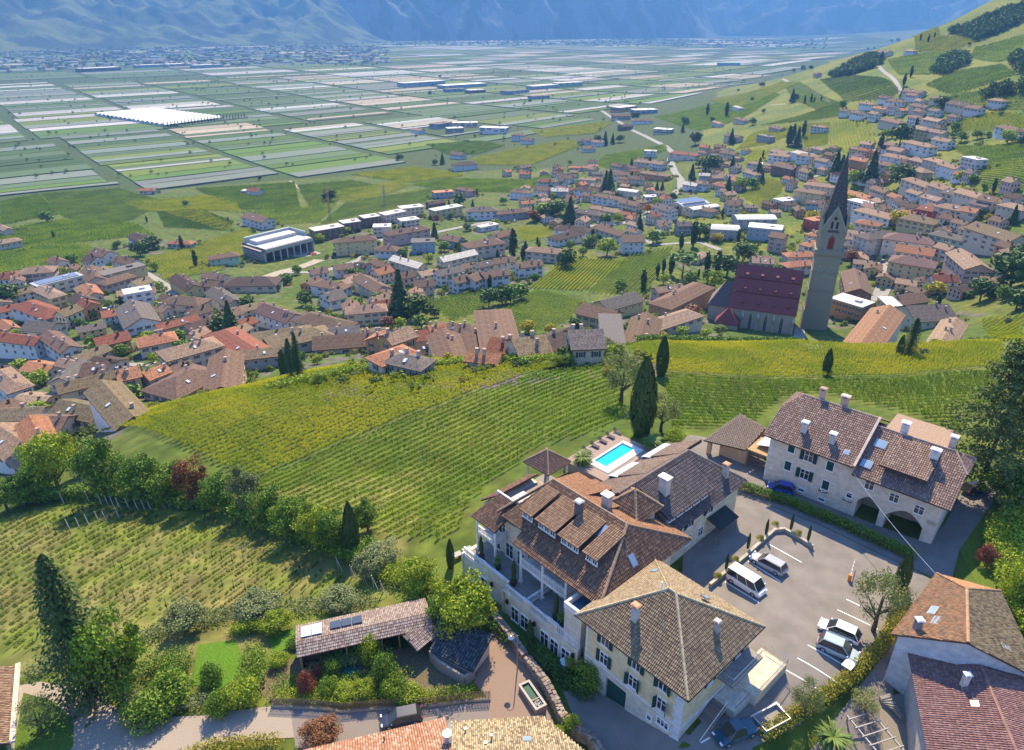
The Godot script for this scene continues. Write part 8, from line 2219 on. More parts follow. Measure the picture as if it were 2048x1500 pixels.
	for k in 16: qn.span(Vector3(-0.05, -0.5 + k * 0.55, -0.02), Vector3(0.45 + (0.2 if k % 2 else 0.0), -0.02 + k * 0.55, 0.04), Color(0.7, 0.68, 0.63))
	part("corner_stones", qn, M.plaster, o)
	var sg := MB.new(); sg.box(Vector3(22.7, 3.5, 0.05), Vector3(1.1, 0.5, 0.05), Color(0.55, 0.5, 0.4)); part("name_board", sg, M.wood, o)
	for q in [[8.8, 2.05], [12.2, 2.1]]:
		var fb := MB.new(); fb.box(Vector3(q[0], q[1], 0.25), Vector3(1.2, 0.2, 0.3), Color(0.2, 0.11, 0.07)); leaves(fb, Vector3(q[0], q[1] + 0.15, 0.3), Vector3(0.6, 0.15, 0.18), 40, 0.09); part("flower_box", fb, M.plain, o)
	var sb := MB.new(); sb.span(Vector3(13, 10.2, -14), Vector3(21, 10.6, -8.2), Color(0.4, 0.28, 0.2)); part("rear_roof", sb, M.tile, o)
	# carport with brownish roof on the left
	var c := thing("carport", "low peach-coloured carport with grey-brown roof left of the long pink house", "carport", Vector3(38.7, 0, -89.8), deg_to_rad(-41.68))
	var cr := Roof.new()
	slope(cr, [Vector3(-10.4, 2.9, 0.2), Vector3(-4.0, 2.9, -1.6), Vector3(-4.0, 3.9, -8.6), Vector3(-9.0, 3.9, -9.6)], [Color(0.24, 0.19, 0.16), Color(0.28, 0.22, 0.18)], 0.27, 0.4)
	roof_parts(cr, c)
	var cw := MB.new(); cw.span(Vector3(-8.4, -3, -2.2), Vector3(-3.9, 2.75, -1.9), Color(0.6, 0.38, 0.22)); cw.span(Vector3(-10.0, -3, -1.2), Vector3(-9.4, 2.75, -0.6), Color(0.6, 0.38, 0.22)); cw.span(Vector3(-9.4, -3, -9.4), Vector3(-4.2, 3.4, -9.0), Color(0.6, 0.38, 0.22)); part("wall", cw, M.plaster, c)
	var pg := MB.new(); pg.span(Vector3(-3.8, 3.0, -6.5), Vector3(-0.2, 3.2, -1.6), Color(0.5, 0.33, 0.17)); pg.box(Vector3(-1.6, 4.0, -4.6), Vector3(3.0, 0.08, 3.2), Color(0.66, 0.72, 0.78), 0, 0, 0.25)
	for x in [-3.7, -0.3]:
		for z in [-6.4, -1.7]: pg.span(Vector3(x - 0.1, -1, z - 0.1), Vector3(x + 0.1, 3.0, z + 0.1), Color(0.35, 0.22, 0.12))
	part("pergola", pg, M.wood, c)

func make_church() -> void:
	var o := thing("church", "gothic church nave with steep dark red roof and tall pointed windows", "church", Vector3(107, -73, -323), deg_to_rad(-22.5))
	var stone := Color(0.58, 0.52, 0.42)
	var red := Color(0.25, 0.065, 0.06)
	var w := MB.new()
	w.span(Vector3(0, -6, -26), Vector3(30, 12.2, 0), stone)
	w.face([Vector3(30.01, 12.2, 0), Vector3(30.01, 12.2, -26), Vector3(30.01, 29.0, -13)], Color(0.62, 0.42, 0.22), Vector3.RIGHT)  # right gable: orange tint paints the sunlight onto the plaster
	w.face([Vector3(-0.01, 12.2, 0), Vector3(-0.01, 12.2, -26), Vector3(-0.01, 29.0, -13)], stone, Vector3.LEFT)
	w.span(Vector3(-11, -6, -21), Vector3(0, 10, -5), stone)
	w.span(Vector3(-5.5, -6, 0.2), Vector3(5.0, 5.6, 7.5), Color(0.58, 0.47, 0.38))
	part("wall", w, M.stone, o)
	var r := MB.new()
	for s in [1.0, -1.0]:
		slab(r, [Vector3(-0.5, 11.6, -13 + s * 13.8), Vector3(30.4, 11.6, -13 + s * 13.8), Vector3(30.4, 29.8, -13), Vector3(-0.5, 29.8, -13)], 0.3, red, Vector3.ZERO, Vector3.ZERO)
	part("roof", r, M.tile, o)
	var up := Vector3(0, 18.2, -13.8)
	for k in [0.36, 0.68]:
		var g := MB.new(); var p: Vector3 = Vector3(15, 11.75, 0.8) + up * k
		g.box(p + Vector3(0, 0.25, 0.1), Vector3(30.5, 0.3, 0.25), red * 0.55); part("snow_guard", g, M.metal, o)
	for i in 3:
		for j in 4:
			var v := MB.new(); var p: Vector3 = Vector3(5.4 + j * 7.0 - i * 0.2, 11.7, 0.8) + up * (0.14 + i * 0.31)
			v.box(p + Vector3(0, 0.35, 0.15), Vector3(1.0, 0.8, 1.0), red * 0.8); v.box(p + Vector3(0, 0.85, 0.2), Vector3(1.5, 0.12, 1.5), red, 0, 0.35); part("roof_vent", v, M.tile, o)
	var c := MB.new()
	slab(c, [Vector3(-11.5, 9.8, -4.2), Vector3(0, 9.8, -4.2), Vector3(0, 20, -13), Vector3(-5, 20, -13)], 0.3, Color(0.13, 0.105, 0.1), Vector3.ZERO, Vector3.ZERO)
	slab(c, [Vector3(-11.5, 9.8, -21.8), Vector3(0, 9.8, -21.8), Vector3(0, 20, -13), Vector3(-5, 20, -13)], 0.3, Color(0.16, 0.13, 0.12), Vector3.ZERO, Vector3.ZERO)
	slab(c, [Vector3(-11.5, 9.8, -21.8), Vector3(-11.5, 9.8, -4.2), Vector3(-5, 20, -13)], 0.3, Color(0.3, 0.22, 0.17), Vector3.ZERO, Vector3.ZERO)
	part("choir_roof", c, M.tile, o)
	var ch := MB.new(); var ap := Vector3(-0.3, 12.5, 3)
	var q := [Vector3(-6, 5.4, 8), Vector3(5.5, 5.4, 8), Vector3(5.5, 5.4, -0.5), Vector3(-6, 5.4, -0.5)]
	for i in 4: slab(ch, [q[i], q[(i + 1) % 4], ap], 0.25, Color(0.23, 0.06, 0.06), Vector3.ZERO, Vector3.ZERO)
	part("chapel_roof", ch, M.tile, o)
	for x in [9.9, 17.0, 24.3]:
		var m := MB.new()
		m.span(Vector3(x - 0.8, 1.5, 0.0), Vector3(x + 0.8, 8.2, 0.06), Color(0.035, 0.04, 0.05)); m.face([Vector3(x - 0.8, 8.2, 0.06), Vector3(x + 0.8, 8.2, 0.06), Vector3(x, 10.2, 0.06)], Color(0.035, 0.04, 0.05), Vector3.BACK)
		var n := part("window", m, M.glass, o)
		var f := MB.new()
		for s in [-1.0, 1.0]:
			f.span(Vector3(x + s * 0.8 - 0.14, 1.3, 0.0), Vector3(x + s * 0.8 + 0.14, 8.2, 0.3), Color(0.66, 0.6, 0.5)); f.box(Vector3(x + s * 0.42, 9.3, 0.15), Vector3(0.22, 2.3, 0.3), Color(0.66, 0.6, 0.5), 0, 0, s * 0.38)
		f.span(Vector3(x - 0.06, 1.5, 0.06), Vector3(x + 0.06, 9, 0.14), Color(0.5, 0.46, 0.4))
		part("tracery", f, M.stone, n)
	for x in [6.3, 13.4, 20.6, 29.4]:
		var b := MB.new(); b.span(Vector3(x - 0.55, -6, 0), Vector3(x + 0.55, 8.5, 1.3), stone); b.face([Vector3(x - 0.55, 8.5, 1.3), Vector3(x + 0.55, 8.5, 1.3), Vector3(x + 0.55, 10.5, 0.02), Vector3(x - 0.55, 10.5, 0.02)], stone, Vector3(0, 1, 1)); b.box(Vector3(x, 6.8, 1.5), Vector3(0.7, 1.8, 0.5), Color(0.4, 0.36, 0.3)); part("buttress", b, M.stone, o)
	# the free-standing tower
	var t := thing("church_tower", "very tall stone church tower with gabled belfry and dark pointed spire", "tower", Vector3(149.7, -73, -323), deg_to_rad(-19))
	var sc := Color(0.46, 0.41, 0.3)
	var tw := MB.new(); var a := 5.7
	tw.span(Vector3(-a - 0.3, -8, -11.6), Vector3(a + 0.3, 9, 0.3), sc); tw.span(Vector3(-a, 9, -11.3), Vector3(a, 38, 0), sc)
	for y in [9.0, 19.5, 29.0]: tw.span(Vector3(-a - 0.25, y, -11.55), Vector3(a + 0.25, y + 0.45, 0.25), sc * 0.9)
	for k in 22: tw.box(Vector3(rng.randf_range(-4, 4), 27 + (k % 3) * 2.4 + rng.randf_range(-0.3, 0.3), 0.02), Vector3(rng.randf_range(0.5, 1.6), 0.22, 0.06), Color(0.6, 0.57, 0.5))
	part("shaft", tw, M.stone, t)
	var bf := MB.new()
	bf.span(Vector3(-a - 0.8, 37.6, -12.1), Vector3(a + 0.8, 40.0, 0.8), sc * 0.95); bf.span(Vector3(-a + 0.2, 40, -11.1), Vector3(a - 0.2, 49.5, -0.2), sc)
	part("belfry", bf, M.stone, t)
	var sp := MB.new(); var tip := Vector3(0, 84.4, -5.65); var oc := []
	for i in 8: oc.append(Vector3(cos(TAU * (i + 0.5) / 8) * 6.2, 48.5, -5.65 + sin(TAU * (i + 0.5) / 8) * 6.2))
	var slate := Color(0.13, 0.115, 0.1)
	for i in 8:
		sp.face([oc[i], oc[(i + 1) % 8], tip], slate, (oc[i] + oc[(i + 1) % 8]) / 2 - Vector3(0, 48.5, -5.65))
		for k in 13:
			var f := 0.14 + k * 0.062
			sp.box((oc[i] as Vector3).lerp(tip, f) + Vector3(0, 0.2, 0), Vector3(0.5, 0.6, 0.5) * (1.1 - f * 0.7), Color(0.3, 0.28, 0.24), 0.7)
	sp.tube(tip, tip + Vector3(0, 1.8, 0), 0.1, 0.05, 5, Color(0.4, 0.35, 0.2)); sp.box(tip + Vector3(0, 1.2, 0), Vector3(0.9, 0.12, 0.12), Color(0.4, 0.35, 0.2))
	part("spire", sp, M.stone, t)
	for i in 4:
		var g := MB.new()
		g.face([Vector3(-5.5, 49, 0), Vector3(5.5, 49, 0), Vector3(0, 60, 0)], sc * 1.05, Vector3.BACK); g.face([Vector3(-5.5, 49, -0.7), Vector3(5.5, 49, -0.7), Vector3(0, 60, -0.7)], sc, Vector3.FORWARD)
		for s in [-1.0, 1.0]:
			g.box(Vector3(s * 2.75, 54.6, -0.1), Vector3(0.8, 12.4, 1.0), Color(0.56, 0.5, 0.38), 0, 0, s * 0.464); g.box(Vector3(s * 5.4, 51.0, -0.2), Vector3(0.9, 7, 0.9), sc); g.tube(Vector3(s * 5.4, 54.5, -0.2), Vector3(s * 5.4, 57.5, -0.2), 0.55, 0.02, 4, Color(0.35, 0.31, 0.25))
			g.span(Vector3(s * 1.1 - 0.5, 50.2, 0), Vector3(s * 1.1 + 0.5, 53.4, 0.06), Color(0.05, 0.045, 0.04)); g.box(Vector3(s * 1.5, 46.9, 0.15), Vector3(0.4, 3.2, 0.6), Color(0.6, 0.54, 0.42), 0, 0, s * 0.75)
			g.span(Vector3(s * 2.2 - 0.3, 40, -0.1), Vector3(s * 2.2 + 0.3, 46, 0.35), Color(0.58, 0.52, 0.4))
		g.tube(Vector3(0, 55, 0.02), Vector3(0, 55, 0.12), 0.8, 0.8, 10, Color(0.06, 0.05, 0.045)); g.tube(Vector3(0, 59.5, -0.3), Vector3(0, 62.5, -0.3), 0.4, 0.02, 4, Color(0.35, 0.31, 0.25))
		var n := part("gable", g, M.stone, t)
		n.position = Vector3(0, 0, -5.65); n.rotation.y = i * PI / 2
		n.position += Vector3(sin(i * PI / 2), 0, cos(i * PI / 2)) * 5.55
		var l := MB.new(); l.span(Vector3(-1.15, 40.6, 0), Vector3(1.15, 45.2, 0.1), Color(0.42, 0.045, 0.03)); l.face([Vector3(-1.15, 45.2, 0.1), Vector3(1.15, 45.2, 0.1), Vector3(0, 46.8, 0.1)], Color(0.42, 0.045, 0.03), Vector3.BACK)
		for k in 9: l.box(Vector3(0, 41 + k * 0.52, 0.12), Vector3(2.2, 0.1, 0.12), Color(0.3, 0.03, 0.02))
		l.span(Vector3(-0.08, 40.6, 0.1), Vector3(0.08, 46, 0.18), Color(0.25, 0.03, 0.02))
		part("shutter", l, M.wood, n)

# ---------------------------------------------------------------- other buildings nearby
func make_other_buildings() -> void:
	var o := thing("tiled_house", "white-walled house with tiled roof painted lighter on its sunny slopes at the lower right", "house")
	var w := MB.new(); var wc := Color(0.6, 0.6, 0.62)
	var base := [Vector3(40.4, -4, -53.6), Vector3(44.7, -4, -50.3), Vector3(51.4, -4, -48.9), Vector3(53.8, -4, -59.2), Vector3(49.0, -4, -61.8)]
	var tops := [6.0, 8.75, 5.9, 5.9, 5.9]
	for i in 5:
		var a: Vector3 = base[i]; var b: Vector3 = base[(i + 1) % 5]
		var out := (a + b) / 2 - Vector3(48, -4, -55)
		w.face([a, b, Vector3(b.x, tops[(i + 1) % 5], b.z), Vector3(a.x, tops[i], a.z)], wc, Vector3(out.x, 0, out.z))
	part("wall", w, M.plaster, o)
	var r := Roof.new()
	var rs := Vector3(49.6, 7.75, -58.2); var re := Vector3(44.4, 9.0, -49.6)
	slope(r, [Vector3(49.1, 6, -62.5), Vector3(39.6, 6, -53.5), re, rs], [Color(0.34, 0.18, 0.1), Color(0.25, 0.15, 0.085), Color(0.4, 0.22, 0.12), Color(0.3, 0.2, 0.12)], 0.22, 0.36)
	slope(r, [Vector3(51.6, 5.7, -48.0), Vector3(55.0, 5.7, -60.0), rs, re], [Color(0.24, 0.18, 0.1), Color(0.16, 0.12, 0.075), Color(0.3, 0.24, 0.14)], 0.22, 0.36)  # darker palette here, brighter on the other slopes: sun and shade painted in
	slope(r, [Vector3(55.0, 5.7, -60.0), Vector3(49.1, 6, -62.5), rs], [Color(0.45, 0.22, 0.11), Color(0.5, 0.27, 0.14)], 0.22, 0.36)
	ridge(r, rs, re, Color(0.5, 0.3, 0.18), 0.16); ridge(r, rs, Vector3(55, 5.75, -60), Color(0.5, 0.28, 0.16), 0.15); ridge(r, rs, Vector3(49.1, 6.05, -62.5), Color(0.5, 0.28, 0.16), 0.15)
	roof_parts(r, o)
	var ex := Vector3(-0.726, 0, 0.688); var eu := Vector3(0.62, 0.44, 0.65)
	for q in [[44.9, 6.9, -55.8, 1.4, 0.6], [44.2, 7.2, -54.1, 1.4, 0.6]]: skylight(o, Vector3(q[0], q[1], q[2]), ex, eu, q[3], q[4])
	for q in [[50.1, 6.85, -54.9], [49.6, 6.75, -51.0]]: skylight(o, Vector3(q[0], q[1], q[2]), Vector3(0.27, 0, -0.96), Vector3(-0.9, 0.4, -0.25), 0.7, 1.0)
	chimney(o, Vector3(41.9, 7.0, -53.4), Vector3(0.6, 0.9, 0.6), Color(0.3, 0.27, 0.26), Color(0.75, 0.78, 0.82))
	chimney(o, Vector3(52.0, 6.4, -49.2), Vector3(0.7, 1.6, 0.7), Color(0.35, 0.25, 0.22), Color(0.5, 0.3, 0.22))
	var o2 := thing("red_tile_house", "lower house with reddish-brown ribbed tile roof in the bottom right corner", "house")
	var w2 := MB.new()
	w2.face([Vector3(42.2, -5, -52.6), Vector3(36.6, -5, -36.4), Vector3(36.6, 3.9, -36.4), Vector3(42.2, 3.9, -52.6)], Color(0.55, 0.5, 0.45), Vector3.LEFT)
	w2.face([Vector3(36.6, -5, -36.4), Vector3(52, -5, -36), Vector3(52, 3.9, -36), Vector3(43, 6, -36.2), Vector3(36.6, 3.9, -36.4)], Color(0.55, 0.5, 0.45), Vector3.BACK)
	part("wall", w2, M.plaster, o2)
	var r2 := Roof.new(); var rp := [Color(0.3, 0.165, 0.14), Color(0.25, 0.13, 0.11), Color(0.34, 0.2, 0.17)]
	slope(r2, [Vector3(41.6, 4, -53.2), Vector3(35.8, 4, -36.4), Vector3(42.6, 6.1, -34.6), Vector3(46.6, 5.77, -49.6)], rp, 0.25, 0.36)
	slope(r2, [Vector3(52.6, 4, -33.0), Vector3(55.0, 4, -48.5), Vector3(46.6, 5.77, -49.6), Vector3(42.6, 6.1, -34.6)], rp, 0.25, 0.36)
	slope(r2, [Vector3(55.0, 4, -48.5), Vector3(41.6, 4, -53.2), Vector3(46.6, 5.77, -49.6)], rp, 0.25, 0.36)
	ridge(r2, Vector3(46.6, 5.77, -49.6), Vector3(42.6, 6.1, -34.6), Color(0.36, 0.2, 0.16), 0.15)
	roof_parts(r2, o2)
	chimney(o2, Vector3(44.0, 5.2, -47.8), Vector3(0.55, 1.3, 0.45), Color(0.66, 0.6, 0.52), Color(0.78, 0.78, 0.8))
	for q in [[43.8, 5.3, -45.6], [42.4, 5.0, -42.0]]: skylight(o2, Vector3(q[0], q[1], q[2]), Vector3(-0.33, 0, 0.94), Vector3(0.85, 0.35, 0.3), 0.5, 0.5)
	# foreground roofs at the bottom edge
	var f1 := thing("orange_roof_house", "house with bright orange tile roof at the bottom edge below the dark car", "house")
	var r3 := Roof.new()
	slope(r3, [Vector3(-6.6, 1.9, -46.7), Vector3(-21.5, 1.9, -42.7), Vector3(-20.0, 4.6, -37.4), Vector3(-5.2, 4.6, -41.4)], [Color(0.5, 0.27, 0.16), Color(0.4, 0.2, 0.11), Color(0.58, 0.38, 0.27), Color(0.44, 0.23, 0.14)], 0.24, 0.38)
	roof_parts(r3, f1)
	var w3 := MB.new(); w3.face([Vector3(-6.8, -6, -46.1), Vector3(-21.2, -6, -42.2), Vector3(-21.2, 2, -42.2), Vector3(-6.8, 2, -46.1)], Color(0.6, 0.5, 0.38), Vector3.FORWARD); w3.face([Vector3(-6.8, -6, -46.1), Vector3(-5.2, -6, -40.5), Vector3(-5.2, 4.5, -40.5), Vector3(-6.8, 1.8, -46.1)], Color(0.6, 0.5, 0.38), Vector3.RIGHT); part("wall", w3, M.plaster, f1)
	for x in [-12.0]:
		var vm := MB.new(); vm.tube(Vector3(x, 2.2, -43.8), Vector3(x, 3.3, -43.8), 0.08, 0.08, 7, Color(0.12, 0.12, 0.13)); part("vent_pipe", vm, M.metal, f1)
	var f2 := thing("tan_roof_house", "house with straw-coloured ribbed tile roof at the bottom edge beside the stone wall", "house")
	var r4 := Roof.new()
	slope(r4, [Vector3(3.1, 2, -46.8), Vector3(-6.0, 2, -46.2), Vector3(-5.6, 4.7, -40.8), Vector3(6.5, 4.7, -40.8)], [Color(0.46, 0.37, 0.22), Color(0.36, 0.28, 0.17), Color(0.54, 0.45, 0.28), Color(0.24, 0.18, 0.11)], 0.2, 0.36)
	roof_parts(r4, f2)
	var gu := MB.new(); gu.xbox(Transform3D(Basis(Vector3.RIGHT, -0.46), Vector3(-5.95, 3.4, -43.4)), Vector3(0.5, 0.12, 6.0), Color(0.3, 0.31, 0.33)); part("valley_gutter", gu, M.metal, f2)
	var w4 := MB.new(); w4.face([Vector3(3, -6, -46.2), Vector3(-6, -6, -45.6), Vector3(-6, 2, -45.6), Vector3(3, 2, -46.2)], Color(0.58, 0.5, 0.4), Vector3.FORWARD); w4.face([Vector3(3, -6, -46.2), Vector3(6.2, -6, -40.9), Vector3(6.2, 4.5, -40.9), Vector3(3, 1.9, -46.2)], Color(0.58, 0.5, 0.4), Vector3.RIGHT); part("wall", w4, M.plaster, f2)
	for q in [[-4.4, 3.1, -44.4], [-2.4, 3.9, -42.4], [-1.9, 4.1, -43.0]]:
		var vm := MB.new(); vm.tube(Vector3(q[0], q[1] - 0.4, q[2]), Vector3(q[0], q[1] + 0.35, q[2]), 0.09, 0.09, 7, Color(0.4, 0.39, 0.38)); vm.tube(Vector3(q[0], q[1] + 0.35, q[2]), Vector3(q[0], q[1] + 0.45, q[2]), 0.16, 0.12, 7, Color(0.6, 0.6, 0.62)); part("vent_pipe", vm, M.metal, f2)
	skylight(f2, Vector3(1.4, 3.75, -43.0), Vector3.RIGHT, Vector3(0, 0.45, 1), 0.7, 0.7)
	var dm := MB.new(); dm.tube(Vector3(-5.9, 4.3, -42.6), Vector3(-5.9, 5.3, -42.6), 0.42, 0.42, 12, Color(0.62, 0.64, 0.67)); part("steel_flue", dm, M.metal, f2)
	var f3 := thing("corner_house", "cream-edged house with brown tile roof cut by the lower left corner", "house")
	var r5 := Roof.new()
	slope(r5, [Vector3(-56.2, -2.2, -56.5), Vector3(-50.8, -2.2, -47.0), Vector3(-55.5, 0.6, -44.3), Vector3(-60.8, 0.6, -53.8)], [Color(0.36, 0.22, 0.13), Color(0.28, 0.17, 0.1), Color(0.44, 0.3, 0.19)], 0.24, 0.38)
	roof_parts(r5, f3)
	var w5 := MB.new(); w5.face([Vector3(-56.6, -9, -56.4), Vector3(-51.2, -9, -46.9), Vector3(-51.2, -2.3, -46.9), Vector3(-56.6, -2.3, -56.4)], Color(0.66, 0.58, 0.46), Vector3(1, 0, -0.5)); w5.face([Vector3(-56.6, -9, -56.4), Vector3(-61.2, -9, -53.6), Vector3(-61.2, 0.4, -53.6), Vector3(-56.6, -2.3, -56.4)], Color(0.66, 0.58, 0.46), Vector3.FORWARD); part("wall", w5, M.plaster, f3)
	var cp := MB.new(); cp.xbox(Transform3D(Basis(Vector3.UP, -1.055), Vector3(-53.3, -2.1, -51.9)), Vector3(11.2, 0.3, 0.5), Color(0.66, 0.56, 0.42)); part("coping", cp, M.plaster, f3)
	# garden shed with solar panels
	var s := thing("garden_shed", "long low garden shed with grey ribbed roof, solar panels and pale glass panels", "shed")
	var sp := [Color(0.42, 0.33, 0.27), Color(0.34, 0.26, 0.22), Color(0.48, 0.39, 0.33), Color(0.3, 0.2, 0.16)]
	var rr := Roof.new()
	var d := Vector3(0.957, 0, -0.29); var q := Vector3(0.29, 0, 0.957)
	var A := Vector3(-24.4, 0.6, -57.4); var B := A + d * 15.4
	slope(rr, [A + q * 1.5 + Vector3(0, -0.75, 0), B + q * 1.5 + Vector3(0, -0.75, 0), B, A], sp, 0.2, 0.34)
	slope(rr, [B - q * 3.4 + Vector3(0, -1.0, 0), A - q * 3.4 + Vector3(0, -1.0, 0), A, B], sp, 0.2, 0.34)
	var C := A + d * 11.6 + Vector3(0, -0.8, 0) + q * 1.4
	slope(rr, [C + q * 2.6 + d * 1.4 + Vector3(0, -0.5, 0), C + d * 3.6 + Vector3(0, -0.5, 0) + q * 1.2, C + d * 3.6, C], sp, 0.2, 0.34)
	roof_parts(rr, s)
	var sw := MB.new()
	sw.xbox(Transform3D(Basis(Vector3.UP, 0.293), A + d * 7.5 - q * 3.0 + Vector3(0, -2.8, 0)), Vector3(15, 4, 0.2), Color(0.3, 0.24, 0.18)); sw.xbox(Transform3D(Basis(Vector3.UP, 0.293), A + d * 0.3 - q * 1.0 + Vector3(0, -2.6, 0)), Vector3(0.2, 3.6, 4.2), Color(0.3, 0.22, 0.16)); sw.xbox(Transform3D(Basis(Vector3.UP, 0.293), A + d * 3.0 - q * 0.2 + Vector3(0, -2.6, 0)), Vector3(5.6, 3.4, 0.2), Color(0.22, 0.13, 0.09))
	part("wall", sw, M.wood, s)
	for k in [0.4, 5.4, 9.4, 11.4, 14.8]:
		var pm := MB.new(); var p: Vector3 = A + d * k + q * 1.1; pm.tube(Vector3(p.x, -4.2, p.z), Vector3(p.x, 0.0, p.z), 0.1, 0.1, 6, Color(0.45, 0.28, 0.13)); part("post", pm, M.wood, s)
	for k in 3:
		var pm := MB.new(); pm.xbox(Transform3D(Basis(Vector3.UP, 0.293) * Basis(Vector3.RIGHT, -0.28), A + d * (4.5 + k * 1.25) - q * 1.6 + Vector3(0, -0.2, 0)), Vector3(1.15, 0.08, 1.6), Color(0.05, 0.06, 0.08)); part("solar_panel", pm, M.glass, s)
	for k in 2:
		var pm := MB.new(); pm.xbox(Transform3D(Basis(Vector3.UP, 0.293) * Basis(Vector3.RIGHT, -0.28), A + d * (1.2 + k * 1.2) - q * 1.5 + Vector3(0, -0.16, 0)), Vector3(1.12, 0.07, 2.3), Color(0.55, 0.6, 0.63)); part("glass_panel", pm, M.glass, s)
	# slate-roofed barn with the small walled pen
	var n := thing("stone_barn", "small cream barn under a mossy dark slate roof with a lean-to pen", "barn")
	var nw := MB.new(); var nb := [Vector3(-8.7, -5, -57.4), Vector3(-4.6, -5, -55.2), Vector3(-2.6, -5, -58.4), Vector3(-8.8, -5, -61.4)]; var nt := [-0.75, -0.75, 0.4, 0.6]
	for i in 4:
		var a: Vector3 = nb[i]; var b: Vector3 = nb[(i + 1) % 4]; var out := (a + b) / 2 - Vector3(-6.2, -5, -58.2)
		nw.face([a, b, Vector3(b.x, nt[(i + 1) % 4], b.z), Vector3(a.x, nt[i], a.z)], Color(0.6, 0.53, 0.43), Vector3(out.x, 0, out.z))
	part("wall", nw, M.plaster, n)
	var nr := Roof.new()
	slope(nr, [Vector3(-9.2, -0.8, -57.4), Vector3(-4.3, -0.8, -54.6), Vector3(-2.1, 0.62, -58.4), Vector3(-9.0, 0.75, -61.9)], [Color(0.07, 0.085, 0.1), Color(0.1, 0.115, 0.13), Color(0.055, 0.065, 0.075), Color(0.13, 0.14, 0.13)], 0.34, 0.3)
	roof_parts(nr, n)
	var ny := MB.new()
	for e in [[-8.4, -56.6, -5.2, -54.3], [-5.2, -54.3, -4.2, -55.3], [-8.4, -56.6, -9.4, -57.9]]: ny.xbox(Transform3D(Basis(Vector3.UP, atan2(-(e[3] - e[1]), e[2] - e[0])), Vector3((e[0] + e[2]) / 2, -2.3, (e[1] + e[3]) / 2)), Vector3(Vector2(e[2] - e[0], e[3] - e[1]).length(), 2.2, 0.3), Color(0.42, 0.38, 0.33))
	part("pen_wall", ny, M.stone, n)
	# gazebo by the pool
	var z := thing("gazebo", "open gazebo with brown pyramid tile roof beside the pool", "gazebo", Vector3(5.4, 0, -90.6), deg_to_rad(-45))
	var zr := Roof.new(); var ap := Vector3(0, 4.9, 0); var e4 := [Vector3(-2.6, 2.8, 2.6), Vector3(2.6, 2.8, 2.6), Vector3(2.6, 2.8, -2.6), Vector3(-2.6, 2.8, -2.6)]
	for i in 4:
		slope(zr, [e4[i], e4[(i + 1) % 4], ap], [Color(0.2, 0.13, 0.1), Color(0.26, 0.16, 0.12)], 0.22, 0.38); ridge(zr, e4[i], ap, Color(0.36, 0.24, 0.16))
	roof_parts(zr, z)
	for i in 4:
		var pm := MB.new(); var p: Vector3 = e4[i] * 0.82; pm.tube(Vector3(p.x, -4, p.z), Vector3(p.x, 2.8, p.z), 0.22, 0.2, 8, Color(0.6, 0.56, 0.5)); part("column", pm, M.plaster, z)
	var zf := MB.new(); zf.span(Vector3(-2.4, -5, -2.4), Vector3(2.4, -1.6, 2.4), Color(0.42, 0.36, 0.3)); part("floor", zf, M.stone, z)
	# unfinished concrete hall in the valley
	var hy := atan2(32.0, 26.2)
	var c := thing("concrete_hall", "unfinished grey concrete hall with open bays on the building site", "building", Vector3(-172.1, -88, -476.1), hy)
	var cm := MB.new(); var cc := Color(0.45, 0.44, 0.4)
	cm.span(Vector3(0, 7.0, -28), Vector3(41, 9.6, 0), cc); cm.span(Vector3(0, -5, -28), Vector3(0.8, 9.6, 0), cc); cm.span(Vector3(40.2, -5, -28), Vector3(41, 9.6, 0), cc); cm.span(Vector3(0, -5, -28), Vector3(41, 9.6, -27.4), cc); cm.span(Vector3(1, -5, -12), Vector3(40, 7, -11), Color(0.2, 0.2, 0.2)); cm.span(Vector3(0, -6, -28), Vector3(41, -0.6, 8), Color(0.4, 0.37, 0.32))
	part("wall", cm, M.plaster, c)
	var ck := MB.new(); ck.span(Vector3(1, 9.6, -12), Vector3(40, 9.9, -1), Color(0.68, 0.64, 0.56)); ck.span(Vector3(4, 9.6, -24), Vector3(37, 12.0, -15), Color(0.66, 0.64, 0.6)); ck.span(Vector3(2, 9.6, -28), Vector3(40, 13.4, -26), Color(0.42, 0.5, 0.5)); ck.span(Vector3(40, 9.6, -28), Vector3(41, 13, -8), Color(0.4, 0.46, 0.46)); part("roof", ck, M.plaster, c)
	for k in 6:
		var pm := MB.new(); pm.span(Vector3(6.5 + k * 5.6, -2, -0.7), Vector3(7.2 + k * 5.6, 7, 0.1), Color(0.56, 0.54, 0.48)); part("pillar", pm, M.plaster, c)
	for k in 5:
		var pm := MB.new(); pm.box(Vector3(-1.2, 0.6 + k * 2.0, -14), Vector3(2.0, 0.2, 24), Color(0.55, 0.45, 0.35)); part("scaffold_deck", pm, M.wood, c)
	for k in 2:
		var tb := thing("site_timber", ["stack of red formwork beside the concrete hall", "stack of grey formwork before the concrete hall"][k], "building material", Vector3(-172.1, -88.2, -476.1), hy)
		for j in 4:
			var pm := MB.new(); pm.box(Vector3(33 - k * 24 + j * 1.2, -0.3 + (j % 2) * 0.5, 5), Vector3(1.0, 0.5, 5), [Color(0.5, 0.14, 0.06), Color(0.35, 0.33, 0.3)][k]); part("beam", pm, M.wood, tb)
